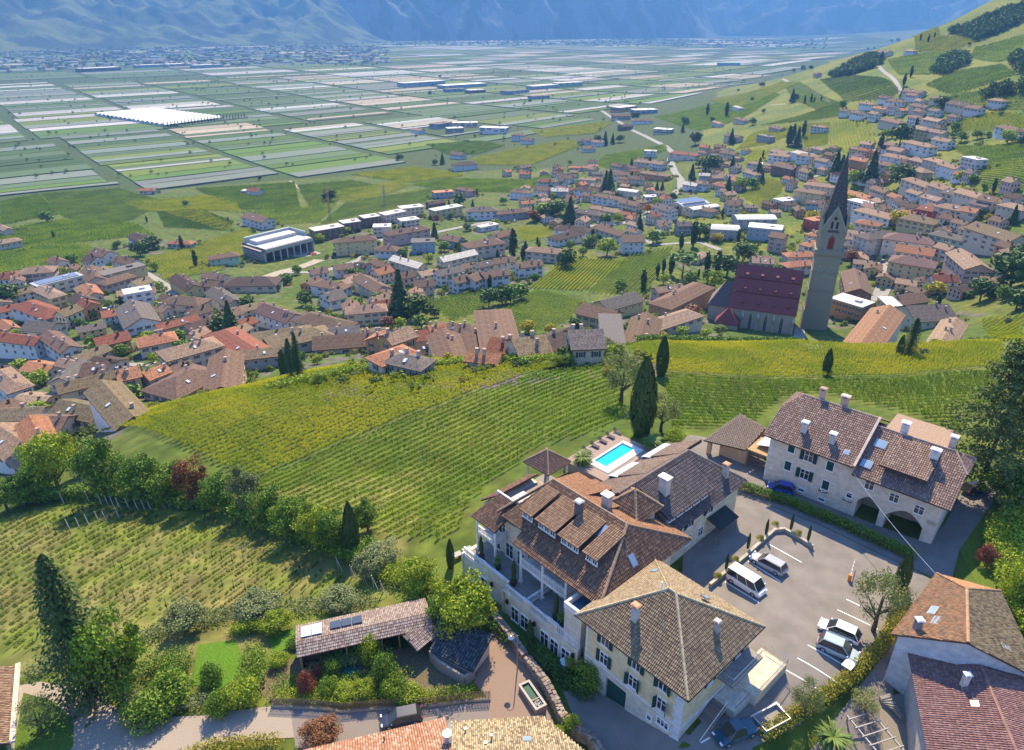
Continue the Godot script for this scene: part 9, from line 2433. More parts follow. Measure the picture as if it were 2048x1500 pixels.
	for k in 2:
		var base_at: Vector3 = [Vector3(-159.7, 0, -614.8), Vector3(-123.7, 0, -686.1)][k]
		var hh: float = [28.0, 20.0][k]
		var g := thing(["crane", "pylon"][k], ["slim lattice crane with orange foot behind the unfinished flats", "thin grey lattice pylon in the vineyards behind the flats"][k], ["crane", "pylon"][k], on(base_at.x, base_at.z))
		var gm := MB.new(); var gc: Color = [Color(0.5, 0.3, 0.1), Color(0.35, 0.36, 0.36)][k]
		for a in 4:
			var x := (a % 2 - 0.5) * 1.6; var y := (a / 2 - 0.5) * 1.6
			bar(gm, Vector3(x, 0, y), Vector3(x * 0.5, hh, y * 0.5), 0.14, gc)
		for j in int(hh / 2.5):
			var f := 1.0 - 0.5 * j * 2.5 / hh
			bar(gm, Vector3(-0.8 * f, j * 2.5, 0.8 * f), Vector3(0.8 * f, j * 2.5 + 2.4, 0.8 * f), 0.08, gc); bar(gm, Vector3(0.8 * f, j * 2.5, -0.8 * f), Vector3(-0.8 * f, j * 2.5 + 2.4, -0.8 * f), 0.08, gc)
		part("mast", gm, M.metal, g)
		var gj := MB.new()
		if k == 0: bar(gj, Vector3(-14, hh - 8, 3), Vector3(4, hh, 0), 0.3, gc)
		else:
			for j in 3: bar(gj, Vector3(-4, hh - 2 - j * 3, 0), Vector3(4, hh - 2 - j * 3, 0), 0.15, gc)
		part("arm", gj, M.metal, g)
	# big greenhouse with its hedge
	var gh := thing("greenhouse", "big white plastic greenhouse in the orchards", "greenhouse")
	for k in 16:
		var pm := MB.new(); var p0 := Vector3(-896, -112, -1601).lerp(Vector3(-659, -111, -1406), k / 16.0); var p1 := Vector3(-814, -112, -1704).lerp(Vector3(-600, -112, -1540), k / 16.0); var st := Vector3(14.0, 0, 11.0)
		pm.face([p0, p0 + st, p1 + st, p1], Color(0.72, 0.72, 0.7), Vector3.UP); pm.face([p0 + Vector3(0, 3, 0) + st * 0.5, p0, p1, p1 + Vector3(0, 3, 0) + st * 0.5], Color(0.75, 0.75, 0.73), Vector3.UP); pm.face([p0 + Vector3(0, 3, 0) + st * 0.5, p0 + st, p1 + st, p1 + Vector3(0, 3, 0) + st * 0.5], Color(0.75, 0.75, 0.73), Vector3.UP); pm.face([p0, p0 + st, p0 + st - Vector3(0, 6, 0), p0 - Vector3(0, 6, 0)], Color(0.5, 0.52, 0.52), Vector3.BACK)
		part("bay", pm, M.netting, gh)
	var cm2 := far_crown("f", 160)
	for k in 26:
		var f := k / 25.0
		var p := Vector3(-650, 0, -1385).lerp(Vector3(-560, 0, -1560), f)
		var t := thing("hedge_conifer", "conifer %d of the dark row beside the big greenhouse, from the near end" % (k + 1), "tree", on(p.x, p.z), k * 1.3, "row of conifers beside the greenhouse")
		t.scale = Vector3(12, 13, 12); part("crown", cm2, LEAF.c, t)

# ---------------------------------------------------------------- cars
func make_car(label: String, at: Vector3, yaw: float, l: float, w: float, h: float, col: Color, kind := "wagon", small := false) -> void:
	var o := thing("parked_car" if kind != "van" else "parked_van", label, "car" if kind != "van" else "van", at, yaw)
	var b := MB.new()
	var hb := 0.72 if kind != "van" else 0.95
	# side outline of the body, front towards +x
	var st := [[-0.5, 0.42, 0.62, 0.8], [-0.47, 0.24, hb + 0.12, 0.92], [-0.3, 0.2, hb + 0.14, 1.0], [0.0, 0.2, hb + 0.1, 1.0], [0.2, 0.2, hb + 0.06, 1.0], [0.38, 0.22, hb - 0.04, 0.97], [0.47, 0.26, hb - 0.14, 0.88], [0.5, 0.38, 0.55, 0.74]]
	var sec := []
	for s in st:
		var x: float = s[0] * l; var hw: float = w / 2 * s[3]
		sec.append([Vector3(x, s[1], -hw * 0.92), Vector3(x, lerpf(s[1], s[2], 0.5), -hw), Vector3(x, s[2] - 0.05, -hw * 0.95), Vector3(x, s[2], -hw * 0.8), Vector3(x, s[2], hw * 0.8), Vector3(x, s[2] - 0.05, hw * 0.95), Vector3(x, lerpf(s[1], s[2], 0.5), hw), Vector3(x, s[1], hw * 0.92)])
	for i in sec.size() - 1:
		for k in 8:
			var k2 := (k + 1) % 8
			var m: Vector3 = ((sec[i][k] as Vector3) + (sec[i + 1][k2] as Vector3)) / 2 - Vector3(((sec[i][0] as Vector3).x + (sec[i + 1][0] as Vector3).x) / 2, 0.55, 0)
			b.quad(sec[i][k], sec[i][k2], sec[i + 1][k2], sec[i + 1][k], col, m)
	b.face(sec[0], col, Vector3.LEFT); b.face(sec[-1], col, Vector3.RIGHT)
	part("body", b, M.paint, o)
	var x0 := -0.47; var x1 := -0.4; var x2 := 0.08; var x3 := 0.27
	if kind == "hatch": x0 = -0.48; x1 = -0.36; x2 = 0.1; x3 = 0.3
	elif kind == "van": x0 = -0.49; x1 = -0.47; x2 = 0.27; x3 = 0.42
	elif kind == "pickup": x0 = -0.16; x1 = -0.1; x2 = 0.14; x3 = 0.3
	var y0 := hb + 0.06; var wb := w * 0.45; var wt := w * (0.37 if kind != "van" else 0.42)
	var lo := [Vector3(x0 * l, y0, -wb), Vector3(x3 * l, y0, -wb), Vector3(x3 * l, y0, wb), Vector3(x0 * l, y0, wb)]
	var hi := [Vector3(x1 * l, h, -wt), Vector3(x2 * l, h, -wt), Vector3(x2 * l, h, wt), Vector3(x1 * l, h, wt)]
	var g := MB.new(); var dark := Color(0.025, 0.03, 0.035)
	for i in 4: g.face([lo[i], lo[(i + 1) % 4], hi[(i + 1) % 4], hi[i]], dark, [Vector3.FORWARD, Vector3.RIGHT, Vector3.BACK, Vector3.LEFT][i])
	part("windows", g, M.glass, o)
	var t := MB.new()
	t.face([hi[0] + Vector3(0, 0.01, 0), hi[1] + Vector3(0, 0.01, 0), hi[2] + Vector3(0, 0.01, 0), hi[3] + Vector3(0, 0.01, 0)], col, Vector3.UP)
	t.box(Vector3((x1 + x2) * l / 2, h + 0.015, 0), Vector3((x2 - x1) * l * 0.96, 0.05, wt * 1.75), col)
	for i in 4: bar(t, lo[i], hi[i], 0.05, col)
	for s in [-1.0, 1.0]:
		for f in [0.36, 0.68]: bar(t, Vector3(lerpf(x0, x3, f) * l, y0, s * (wb + 0.005)), Vector3(lerpf(x1, x2, f) * l, h, s * (wt + 0.005)), 0.035, col if kind == "van" else dark)
	part("roof", t, M.paint, o)
	if small: return
	for sx in [-0.31, 0.31]:
		for s in [-1.0, 1.0]:
			var y := MB.new(); y.tube(Vector3(sx * l, 0.33, s * w * 0.36), Vector3(sx * l, 0.33, s * w * 0.505), 0.33, 0.33, 14, Color(0.02, 0.02, 0.02))
			var n := part("wheel", y, M.plain, o)
			var r := MB.new(); r.tube(Vector3(sx * l, 0.33, s * w * 0.5), Vector3(sx * l, 0.33, s * w * 0.515), 0.21, 0.19, 10, Color(0.45, 0.45, 0.46)); part("rim", r, M.metal, n)
	for s in [-1.0, 1.0]:
		var hl := MB.new(); hl.box(Vector3(0.475 * l, 0.62, s * w * 0.34), Vector3(0.16, 0.16, 0.34), Color(0.7, 0.72, 0.74)); part("headlight", hl, M.glass, o)
		var tl := MB.new(); tl.box(Vector3(-0.485 * l, 0.76, s * w * 0.38), Vector3(0.1, 0.2, 0.22), Color(0.4, 0.02, 0.02)); part("tail_light", tl, M.glass, o)
		var mi := MB.new(); mi.box(Vector3((x3 - 0.05) * l, y0 + 0.1, s * (w / 2 + 0.08)), Vector3(0.14, 0.14, 0.2), col); part("mirror", mi, M.paint, o)

func heading(a: Vector2, b: Vector2) -> float:
	return atan2(-(b.y - a.y), b.x - a.x)

func make_cars() -> void:
	var white := Color(0.75, 0.74, 0.7)
	make_car("white minibus in the stall nearest the yellow house", on(29.1, -66.6, 0.05), heading(Vector2(27.6, -68.4), Vector2(30.6, -64.8)), 4.9, 1.95, 1.98, white, "van")
	make_car("silver-grey estate car beside the white minibus", on(33.0, -70.2, 0.05), heading(Vector2(34.7, -68.7), Vector2(31.7, -71.9)), 4.75, 1.85, 1.48, Color(0.33, 0.34, 0.36))
	make_car("white crossover with black glass roof beside the hedge", on(37.4, -58.8, 0.05), heading(Vector2(39.4, -57.5), Vector2(35.9, -60.1)), 4.5, 1.85, 1.55, white, "hatch")
	make_car("pale blue-grey car with roof rails next to the white crossover", on(36.2, -56.3, 0.05), heading(Vector2(34.8, -57.3), Vector2(37.7, -55.3)), 4.4, 1.85, 1.65, Color(0.33, 0.4, 0.42), "hatch")
	make_car("bright blue hatchback along the long pink house", on(40.3, -86.7, 0.05), heading(Vector2(42.0, -85.9), Vector2(38.6, -87.5)), 3.9, 1.7, 1.48, Color(0.015, 0.05, 0.33), "hatch")
	make_car("dark car half hidden under the cedar", on(68, -84.8, 0.05), heading(Vector2(66.5, -84.4), Vector2(69.6, -85.2)), 4.2, 1.75, 1.5, Color(0.03, 0.035, 0.04), "hatch")
	make_car("dark navy car in the lane below the garden fence", on(-11.6, -50.0, 0.05), heading(Vector2(-9.4, -50.5), Vector2(-13.7, -49.5)), 4.4, 1.75, 1.45, Color(0.03, 0.035, 0.05), "hatch")
	make_car("dark teal pickup with an open white cargo bed at the bottom edge", on(22.0, -46.2, 0.05), heading(Vector2(24.0, -46.9), Vector2(20.0, -45.3)), 4.6, 1.8, 1.75, Color(0.02, 0.07, 0.1), "pickup")
	var p := thing("cargo_trailer", "flat open cargo bed with pale rim behind the teal pickup", "trailer", on(26.0, -47.7), heading(Vector2(24.8, -47.1), Vector2(27.2, -48.3)))
	var m := MB.new(); m.span(Vector3(-1.6, 0.65, -0.95), Vector3(1.6, 0.72, 0.95), Color(0.33, 0.29, 0.25)); part("floor", m, M.wood, p)
	for s in [-1.0, 1.0]:
		var q := MB.new(); q.span(Vector3(-1.6, 0.6, s * 0.95 - 0.03), Vector3(1.6, 1.15, s * 0.95 + 0.03), Color(0.55, 0.54, 0.52)); part("side_board", q, M.metal, p)
		var e := MB.new(); e.span(Vector3(s * 1.6 - 0.03, 0.6, -0.95), Vector3(s * 1.6 + 0.03, 1.15, 0.95), Color(0.62, 0.62, 0.62)); part("end_board", e, M.metal, p)
		var y := MB.new(); y.tube(Vector3(0.4, 0.33, s * 0.7), Vector3(0.4, 0.33, s * 0.9), 0.33, 0.33, 12, Color(0.02, 0.02, 0.02)); part("wheel", y, M.plain, p)
	# cars parked in the village
	var far := [[220, -403], [222.3, -407.9], [224.6, -412.8], [226.4, -417], [228.3, -421], [232.8, -427], [248.3, -389.3], [245.3, -383], [241.3, -373.6]]
	var cl := [["white", 0.7, 0.7, 0.7], ["dark blue", 0.03, 0.05, 0.12], ["silver", 0.4, 0.42, 0.44], ["black", 0.03, 0.03, 0.03], ["red", 0.3, 0.03, 0.02]]
	for i in far.size():
		var c: Array = cl[(i * 2 + i / 3) % 5]
		make_car("%s car, %s in the square beside the church tower" % [c[0], ["first in the row", "second in the row", "third in the row", "fourth in the row", "fifth in the row", "sixth in the row", "farthest by the pink wall", "middle one by the pink wall", "nearest by the pink wall"][i]], on(far[i][0], far[i][1], 0.2), 0.3, 4.3, 1.8, 1.5, Color(c[1], c[2], c[3]), "hatch", true)
	var f2 := [[-211.5, -343.2], [-209.9, -346.1], [27.7, -585], [34, -586], [40.3, -584], [46.5, -583], [-5, -598], [2.6, -604], [71.9, -586], [116, -587], [183.8, -501], [183, -493]]
	for i in f2.size():
		var c: Array = cl[(i + i / 2) % 5]
		make_car("%s car, %s" % [c[0], ["parked left in the garden drive", "parked right in the garden drive", "first by the car park trees", "second by the car park trees", "third by the car park trees", "fourth by the car park trees", "left one under the grey house", "right one under the grey house", "alone on the broad street", "at the end of the broad street", "rear one beside the glass hall", "front one beside the glass hall"][i]], on(f2[i][0], f2[i][1], 0.35), 0.2 + i, 4.3, 1.8, 1.5, Color(c[1], c[2], c[3]), "hatch", true)

# ---------------------------------------------------------------- yards, walls, fences, hedges
func hedge(label: String, pts: Array, w: float, h: float, key: String, n: int, s := 0.11) -> void:
	var mb := MB.new()
	for i in range(0, pts.size() - 2, 2):
		var a := Vector2(pts[i], pts[i + 1]); var b := Vector2(pts[i + 2], pts[i + 3]); var l := a.distance_to(b)
		for k in int(l * n):
			var p := a.lerp(b, rng.randf()) + Vector2(rng.randf_range(-w, w), rng.randf_range(-w, w)) * 0.5
			var y := h * pow(rng.randf(), 0.6) * rng.randf_range(0.85, 1.08)
			blade(mb, on(p.x, p.y, y), Vector3(rng.randfn() * 0.6, 0.6, rng.randfn() * 0.6).normalized(), s * rng.randf_range(0.7, 1.4))
	solo("hedge", mb, LEAF[key], label, "hedge", "hedges")

func make_yards() -> void:
	var grey := Color(0.215, 0.19, 0.168)
	var lot := sheet("car_park", [24.4, -79.6, 33.8, -85.3, 43.2, -78.8, 51.8, -69.7, 54, -65.7, 47.2, -60.3, 35.8, -53, 29.2, -47.9, 23.5, -45.2, 22.0, -38, 8.0, -38, 8.3, -45.0, 6.8, -49.5, 5.6, -53.4, 8.6, -54.3, 14.6, -48.2, 17.5, -46.1, 25, -53, 20, -62], 0.07, grey, M.asphalt)
	sheet("pink_house_drive", [31.4, -106.4, 35.9, -103.6, 41.5, -98, 38.9, -89.6, 56, -74.5, 60, -78, 67.7, -86.7, 79, -91.2, 69.2, -82.2, 58.8, -72.4, 54.4, -66.5, 51.9, -69.8, 43.3, -78.9, 33.9, -85.4, 28, -90, 26, -100], 0.065, Color(0.19, 0.17, 0.155), M.asphalt)
	sheet("lane", [45, -59.5, 35.6, -51, 29.5, -45.6, 26, -40, 38, -40, 41.0, -52.6, 44.0, -57.2], 0.06, Color(0.3, 0.26, 0.22), M.gravel)
	sheet("stone_patio", [39.2, -51.6, 42.0, -52.4, 43.4, -47.0, 41.0, -40, 37.0, -40, 37.6, -48.0], 0.12, Color(0.46, 0.4, 0.31), M.stone)
	var pt := thing("patio_stair", "fan of curved stone steps down to the patio at the lower right", "steps", on(40.6, -51.2))
	for k in 8:
		var sm2 := MB.new(); var an := -0.3 + k * 0.24
		sm2.box(Vector3(cos(an) * -0.9, 0.75 - k * 0.09, sin(an) * 1.1), Vector3(1.5, 0.24, 0.4), vary(Color(0.42, 0.38, 0.33), 0.1), -an); part("step", sm2, M.stone, pt)
	var pgo := thing("patio_pergola", "grey timber pergola frame over the dim seating corner at the bottom right", "pergola", on(37.2, -47.2), 0.3)
	for k in 2:
		var pm2 := MB.new(); pm2.box(Vector3(-2.2 + k * 2.6, 1.9, 0), Vector3(0.14, 0.16, 5.0), Color(0.5, 0.47, 0.44)); part("beam", pm2, M.wood, pgo)
		for s in [-1.0, 1.0]:
			var pm3 := MB.new(); pm3.box(Vector3(-2.2 + k * 2.6, 0.8, s * 2.3), Vector3(0.13, 2.2, 0.13), Color(0.46, 0.43, 0.4)); part("post", pm3, M.wood, pgo)
	for k in 5:
		var pm4 := MB.new(); pm4.box(Vector3(-0.9, 2.03, -2.0 + k * 1.0), Vector3(3.2, 0.1, 0.1), Color(0.5, 0.47, 0.44)); part("rafter", pm4, M.wood, pgo)
	sheet("brick_yard", [-2.9, -61.5, -1.2, -63, 1.2, -57.6, 2.6, -54.6, 4.0, -51.2, 4.6, -48.5, 2.5, -47.2, -2.4, -47.2, -2.6, -52.4, -4.2, -54.6], 0.06, Color(0.32, 0.225, 0.165), M.gravel)
	sheet("garden_lane", [-2.4, -47.2, -2.5, -52.2, -9, -51.5, -20, -51.2, -24, -52, -22, -47, -10, -45], 0.055, Color(0.27, 0.23, 0.2), M.gravel)
	sheet("gravel_path", [-59, -57.9, -55.5, -57.9, -47.6, -55.2, -41.6, -51.6, -33.3, -51.2, -24, -52.3, -22, -48.2, -30.8, -47.8, -36, -44, -44.5, -40, -46, -49, -51, -54, -57, -56.6], 0.05, Color(0.4, 0.33, 0.255), M.gravel)
	sheet("round_lawn", [-56.5, -56, -52.2, -54.6, -47.4, -51.4, -45.4, -48, -45.2, -44, -50, -42, -53, -48], 0.06, Color(0.11, 0.2, 0.02), M.grass)
	sheet("garden_lawn", [-38.4, -62.1, -33.9, -62.6, -31.8, -59.5, -31.1, -56.5, -32.6, -54.5, -36.1, -55.5], 0.06, Color(0.12, 0.25, 0.015), M.grass)
	sheet("far_garden_lawn", [-30, -63.5, -26, -64.5, -25, -61, -28.6, -60], 0.06, Color(0.12, 0.25, 0.015), M.grass)
	sheet("vegetable_garden", [-27.5, -59, -24.6, -58.5, -10, -60, -7, -57, -4.6, -52.6, -26, -52.2, -29, -55], 0.04, Color(0.2, 0.16, 0.09), M.grass)
	sheet("side_lawn", [-12, -76, -7, -76, -4.5, -73, -9, -68.5, -14, -71.5], 0.05, Color(0.16, 0.22, 0.03), M.grass)
	sheet("slope_lawn", [58.8, -72.4, 69.2, -82.2, 76, -80, 70, -60, 58, -48, 55.6, -60], 0.05, Color(0.14, 0.21, 0.02), M.grass)
	for l in [[40.8, -64.6, 42.2, -63.4], [38.9, -62.7, 42.5, -59.9], [33.2, -57.1, 36.3, -54.7], [31.4, -55.3, 34.9, -52.6], [29.6, -53.7, 33.1, -51.1], [30.8, -71.3, 33.7, -67.3], [26.8, -67.6, 29.8, -63.7], [34.4, -74.7, 37.7, -71], [22.9, -47.6, 27.4, -50], [27.4, -50, 28.5, -48.4], [18.4, -45.3, 19.4, -45.8]]:
		var mb := MB.new(); ribbon(mb, l, 0.13, 0.08, Color(0.72, 0.72, 0.7), 1.0); part("painted_line", mb, M.plain, lot)
	# pool
	var p := thing("swimming_pool", "turquoise swimming pool with white rim beside the vineyard", "pool", Vector3(17.1, 0, -98.0), deg_to_rad(45))
	var dk := MB.new()
	dk.span(Vector3(-7, -6, -5.2), Vector3(6, -1.05, -1.9), Color(0.48, 0.36, 0.29)); dk.span(Vector3(-7, -6, 1.9), Vector3(6, -1.05, 3.2), Color(0.48, 0.36, 0.29)); dk.span(Vector3(-7, -6, -1.9), Vector3(-4.3, -1.05, 1.9), Color(0.48, 0.36, 0.29)); dk.span(Vector3(4.3, -6, -1.9), Vector3(6, -1.05, 1.9), Color(0.48, 0.36, 0.29))
	part("deck", dk, M.stone, p)
	var rm := MB.new(); rm.span(Vector3(-4.6, -2.4, -1.95), Vector3(4.6, -0.95, -1.6), Color(0.74, 0.73, 0.7)); rm.span(Vector3(-4.6, -2.4, 0.9), Vector3(4.6, -0.95, 2.3), Color(0.74, 0.73, 0.7)); rm.span(Vector3(-4.9, -2.4, -1.95), Vector3(-3.6, -0.949, 2.3), Color(0.74, 0.73, 0.7)); rm.span(Vector3(4.0, -2.4, -1.95), Vector3(4.7, -0.949, 2.3), Color(0.74, 0.73, 0.7)); part("rim", rm, M.plaster, p)
	var ba := MB.new(); ba.span(Vector3(-3.7, -3.0, -1.7), Vector3(4.1, -2.5, 1.0), Color(0.14, 0.62, 0.72)); part("basin", ba, M.plain, p)
	var wa := MB.new(); wa.quad(Vector3(-3.62, -1.2, -1.62), Vector3(4.02, -1.2, -1.62), Vector3(4.02, -1.2, 0.92), Vector3(-3.62, -1.2, 0.92), Color(0.02, 0.42, 0.56), Vector3.UP); part("water", wa, M.water, p)
	for k in 5:
		var q := thing("sun_lounger", "dark sun lounger on the pool deck, %s from the gazebo" % ["first", "second", "third", "fourth", "fifth"][k], "sun lounger", Vector3(12.6 + k * 1.5, -1.05, -99.2 - k * 1.5), deg_to_rad(45), "sun loungers by the pool")
		var m := MB.new(); m.box(Vector3(0, 0.3, 0), Vector3(0.65, 0.08, 1.3), Color(0.12, 0.1, 0.09)); part("seat", m, M.wood, q)
		var m2 := MB.new(); m2.box(Vector3(0, 0.5, -0.85), Vector3(0.65, 0.08, 0.7), Color(0.12, 0.1, 0.09), 0, 0.7); part("backrest", m2, M.wood, q)
		for s in [-1.0, 1.0]:
			var m3 := MB.new(); m3.box(Vector3(s * 0.28, 0.14, 0.5), Vector3(0.06, 0.28, 0.06), Color(0.12, 0.1, 0.09)); m3.box(Vector3(s * 0.28, 0.14, -0.5), Vector3(0.06, 0.28, 0.06), Color(0.12, 0.1, 0.09)); part("leg", m3, M.wood, q)
	# low wall round the car park
	var cw := thing("car_park_wall", "low pale rendered wall along the upper edge of the car park", "wall")
	var pts := [24.7, -66.7, 31.2, -72.4, 36.1, -77.0, 37.5, -77.2, 38.6, -76.0, 40.1, -73.8]
	for i in range(0, pts.size() - 2, 2):
		var a := Vector3(pts[i], hf(pts[i], pts[i + 1]), pts[i + 1]); var b := Vector3(pts[i + 2], hf(pts[i + 2], pts[i + 3]), pts[i + 3])
		var m := MB.new(); m.box((a + b) / 2 + Vector3(0, 0.2, 0), Vector3(a.distance_to(b) + 0.2, 0.8, 0.3), Color(0.42, 0.37, 0.28), heading(Vector2(a.x, a.z), Vector2(b.x, b.z))); m.box((a + b) / 2 + Vector3(0, 0.63, 0), Vector3(a.distance_to(b) + 0.25, 0.07, 0.38), Color(0.46, 0.41, 0.32), heading(Vector2(a.x, a.z), Vector2(b.x, b.z)))
		part("wall_section", m, M.plaster, cw)
	var cyp := near_crown("C")
	var pl := [[34.6, -76.1, "at the wall corner"], [31.3, -73.3, "behind the grey estate"], [27.4, -69.5, "behind the minibus"], [38.4, -77.2, "just right of the wall corner"], [39.9, -74.9, "at the right end of the wall"]]
	for q in pl:
		var t := thing("young_cypress", "thin young cypress on the car park wall, " + q[2], "tree", on(q[0], q[1], 0.4), 0, "young cypresses along the car park wall")
		t.scale = Vector3(0.55, 2.6, 0.55); part("crown", cyp, LEAF.c, t)
	var tuft := near_crown("S")
	for q in [[25.9, -67.9, "nearest the yellow house"], [28.9, -70.9, "beside the minibus"], [33.4, -74.9, "beside the grey estate"], [38.9, -76.0, "right of the corner"], [36.4, -77.8, "at the corner"]]:
		var t := thing("bright_shrub", "bright green tuft on the car park wall, " + q[2], "shrub", on(q[0], q[1], 0.5), 0, "tufts along the car park wall")
		t.scale = Vector3(1.2, 0.9, 1.2); part("crown", tuft, LEAF.ivy, t)
	hedge("long clipped hedge between the car park road and the pink house", [33.8, -86.9, 40.3, -83.3, 46.2, -78.4, 52.5, -71.8], 1.3, 1.5, "b", 420)
	hedge("autumn-coloured hedge along the lower edge of the car park", [48, -65.1, 43.7, -59.4, 40.6, -56.3, 36.9, -53.4, 32.9, -50.8, 25, -46.2], 1.3, 1.3, "ivy", 380)
	hedge("red-tipped flower bed at the upper end of the autumn hedge", [48.2, -65.6, 47.0, -63.2], 1.1, 1.6, "t", 260)
	hedge("leafy vines climbing the right-hand slope", [58, -56, 60, -64, 64, -73, 72, -80], 3.2, 1.8, "y", 420, 0.17)
	hedge("green border along the lower garden fence", [-4.5, -53, -9, -52.6, -16, -52.4, -26, -53], 1.8, 1.0, "y", 260, 0.1)
	hedge("mixed flower bed beside the gravel path", [-24, -47.6, -31, -47.2, -38, -43.5], 1.6, 0.9, "ivy", 240, 0.1)
	hedge("low blue-green planting under the fir", [-33.5, -52.6, -40, -53.2, -45, -55.5], 1.7, 1.0, "l", 240, 0.1)
	hedge("scrub under the tree hedge, upper half", [-97, -112, -80, -111, -66, -106, -52, -101], 4.0, 2.6, "b", 240, 0.24)
	hedge("scrub under the tree hedge, lower half", [-50, -100, -40, -92, -30, -85, -20, -77], 3.6, 2.4, "n", 240, 0.22)
	hedge("ivy bank between the trees and the hotel lawn", [-19, -74, -13, -71, -8, -67, -5, -63], 3.0, 1.9, "y", 330, 0.14)
	hedge("vegetable rows in the fenced garden", [-26, -55, -22, -54.6, -18, -54.6, -12, -55.4], 2.6, 0.8, "n", 300, 0.1)
	hedge("tangle of shrubs round the little pond", [-21.5, -58.5, -16.5, -58.8, -14, -56.4], 2.4, 1.6, "b", 330, 0.12)
	hedge("bushes at the foot of the terrace wall", [-4.5, -65.5, -0.5, -60.5, 4.5, -55.8, 8.0, -52.6], 1.6, 1.3, "B", 300, 0.12)
	hedge("scrub along the brow above the old street", [-62, -160, -40, -166, -10, -170, 12, -160, 28, -170], 5.0, 2.6, "y", 150, 0.3)
	hedge("shrubs along the brow below the church", [38, -190, 62, -205, 96, -215], 5.0, 3.0, "b", 130, 0.34)
	hedge("bank of bushes behind the lower left roofs", [-112, -140, -104, -128, -98, -118], 5.0, 3.0, "b", 200, 0.26)
	hedge("dense mixed planting between the fir and the garden lawn", [-43, -58, -39, -59, -38.5, -55], 3.0, 2.2, "b", 330, 0.12)
	hedge("green hump of creepers on the end of the garden shed", [-11.5, -62.6, -8.5, -62.9], 2.4, 2.6, "olive", 420, 0.12)
	hedge("clipped arched hedge behind the garden lawn", [-34.5, -63.4, -31.5, -64.2, -29, -63], 1.3, 1.8, "y", 420, 0.1)
	hedge("flowering border right of the garden lawn", [-30.8, -60, -29.4, -57, -28.6, -54.4], 2.4, 1.5, "n", 360, 0.11)
	hedge("tall weeds along the shed front", [-23, -56.2, -19, -57.4, -14.6, -58.4], 1.4, 1.4, "olive", 300, 0.11)
	hedge("rough grass and bushes under the young vineyard", [-58, -60, -50, -62, -42, -66, -34, -68, -26, -68, -18, -68], 3.0, 1.2, "l", 170, 0.13)
	# dry-stone wall
	var sw := thing("stone_wall", "curving dry-stone wall between the brick yard and the hotel garden", "wall")
	var wp := [-2.2, -63.6, 0.4, -59.2, 1.6, -56.9, 3.5, -54, 4.8, -51.2, 5.1, -50.1, 6.3, -48.3, 7.9, -47.4, 9.5, -44]
	var sm := MB.new()
	for i in range(0, wp.size() - 2, 2):
		var a := Vector2(wp[i], wp[i + 1]); var b := Vector2(wp[i + 2], wp[i + 3]); var l := a.distance_to(b); var yw := heading(a, b)
		for k in int(l / 0.34):
			for row in 6:
				for side in 2:
					var q := a.lerp(b, (k + rng.randf()) * 0.34 / l)
					var n := Vector2(-(b - a).y, (b - a).x).normalized() * (side - 0.5) * 0.42
					sm.box(on(q.x + n.x, q.y + n.y, row * 0.27 - 0.1 + rng.randf_range(-0.05, 0.05)), Vector3(rng.randf_range(0.28, 0.5), rng.randf_range(0.2, 0.32), rng.randf_range(0.3, 0.46)), vary(Color(0.42, 0.33, 0.26), 0.3), yw + rng.randf_range(-0.25, 0.25), rng.randf_range(-0.15, 0.15), rng.randf_range(-0.15, 0.15))
	tag(part("stones", sm, M.stone, sw), "", "", "", "stuff")
	# fountain trough
	var tr := thing("stone_trough", "long brick trough with dark green water beside the stone wall", "trough", on(2.2, -52.3), heading(Vector2(1.4, -53.8), Vector2(3.05, -50.9)))
	var tm := MB.new(); tm.span(Vector3(-1.8, -0.6, -0.65), Vector3(1.8, 0.75, -0.5), Color(0.5, 0.36, 0.27)); tm.span(Vector3(-1.8, -0.6, 0.5), Vector3(1.8, 0.75, 0.65), Color(0.5, 0.36, 0.27)); tm.span(Vector3(-1.8, -0.6, -0.5), Vector3(-1.65, 0.75, 0.5), Color(0.5, 0.36, 0.27)); tm.span(Vector3(1.65, -0.6, -0.5), Vector3(1.8, 0.75, 0.5), Color(0.5, 0.36, 0.27)); tm.span(Vector3(0.5, -0.6, -0.5), Vector3(0.65, 0.75, 0.5), Color(0.5, 0.36, 0.27)); part("basin", tm, M.stone, tr)
	var cp := MB.new(); cp.span(Vector3(-1.85, 0.75, -0.7), Vector3(1.85, 0.83, -0.46), Color(0.64, 0.58, 0.5)); cp.span(Vector3(-1.85, 0.75, 0.46), Vector3(1.85, 0.83, 0.7), Color(0.64, 0.58, 0.5)); cp.span(Vector3(-1.85, 0.75, -0.46), Vector3(-1.6, 0.829, 0.46), Color(0.64, 0.58, 0.5)); cp.span(Vector3(1.6, 0.75, -0.46), Vector3(1.85, 0.829, 0.46), Color(0.64, 0.58, 0.5)); part("coping", cp, M.stone, tr)
	var tw := MB.new(); tw.quad(Vector3(-1.64, 0.6, -0.49), Vector3(0.5, 0.6, -0.49), Vector3(0.5, 0.6, 0.49), Vector3(-1.64, 0.6, 0.49), Color(0.01, 0.07, 0.035), Vector3.UP); part("water", tw, M.water, tr)
	var tl := MB.new()
	for k in 40: tl.box(Vector3(rng.randf_range(0.7, 1.6), 0.62, rng.randf_range(-0.45, 0.45)), Vector3(0.14, 0.1, 0.1), vary(Color(0.6, 0.58, 0.55), 0.3), rng.randf() * 3)
	tag(part("pebbles", tl, M.stone, tr), "", "", "", "stuff")
	# street lamp
	var la := thing("street_lamp", "slim curved street lamp beside the stone wall", "lamp", on(0.6, -56.2))
	var lm := MB.new(); lm.tube(Vector3(0, -0.3, 0), Vector3(0, 5.2, 0), 0.07, 0.05, 8, Color(0.3, 0.3, 0.3))
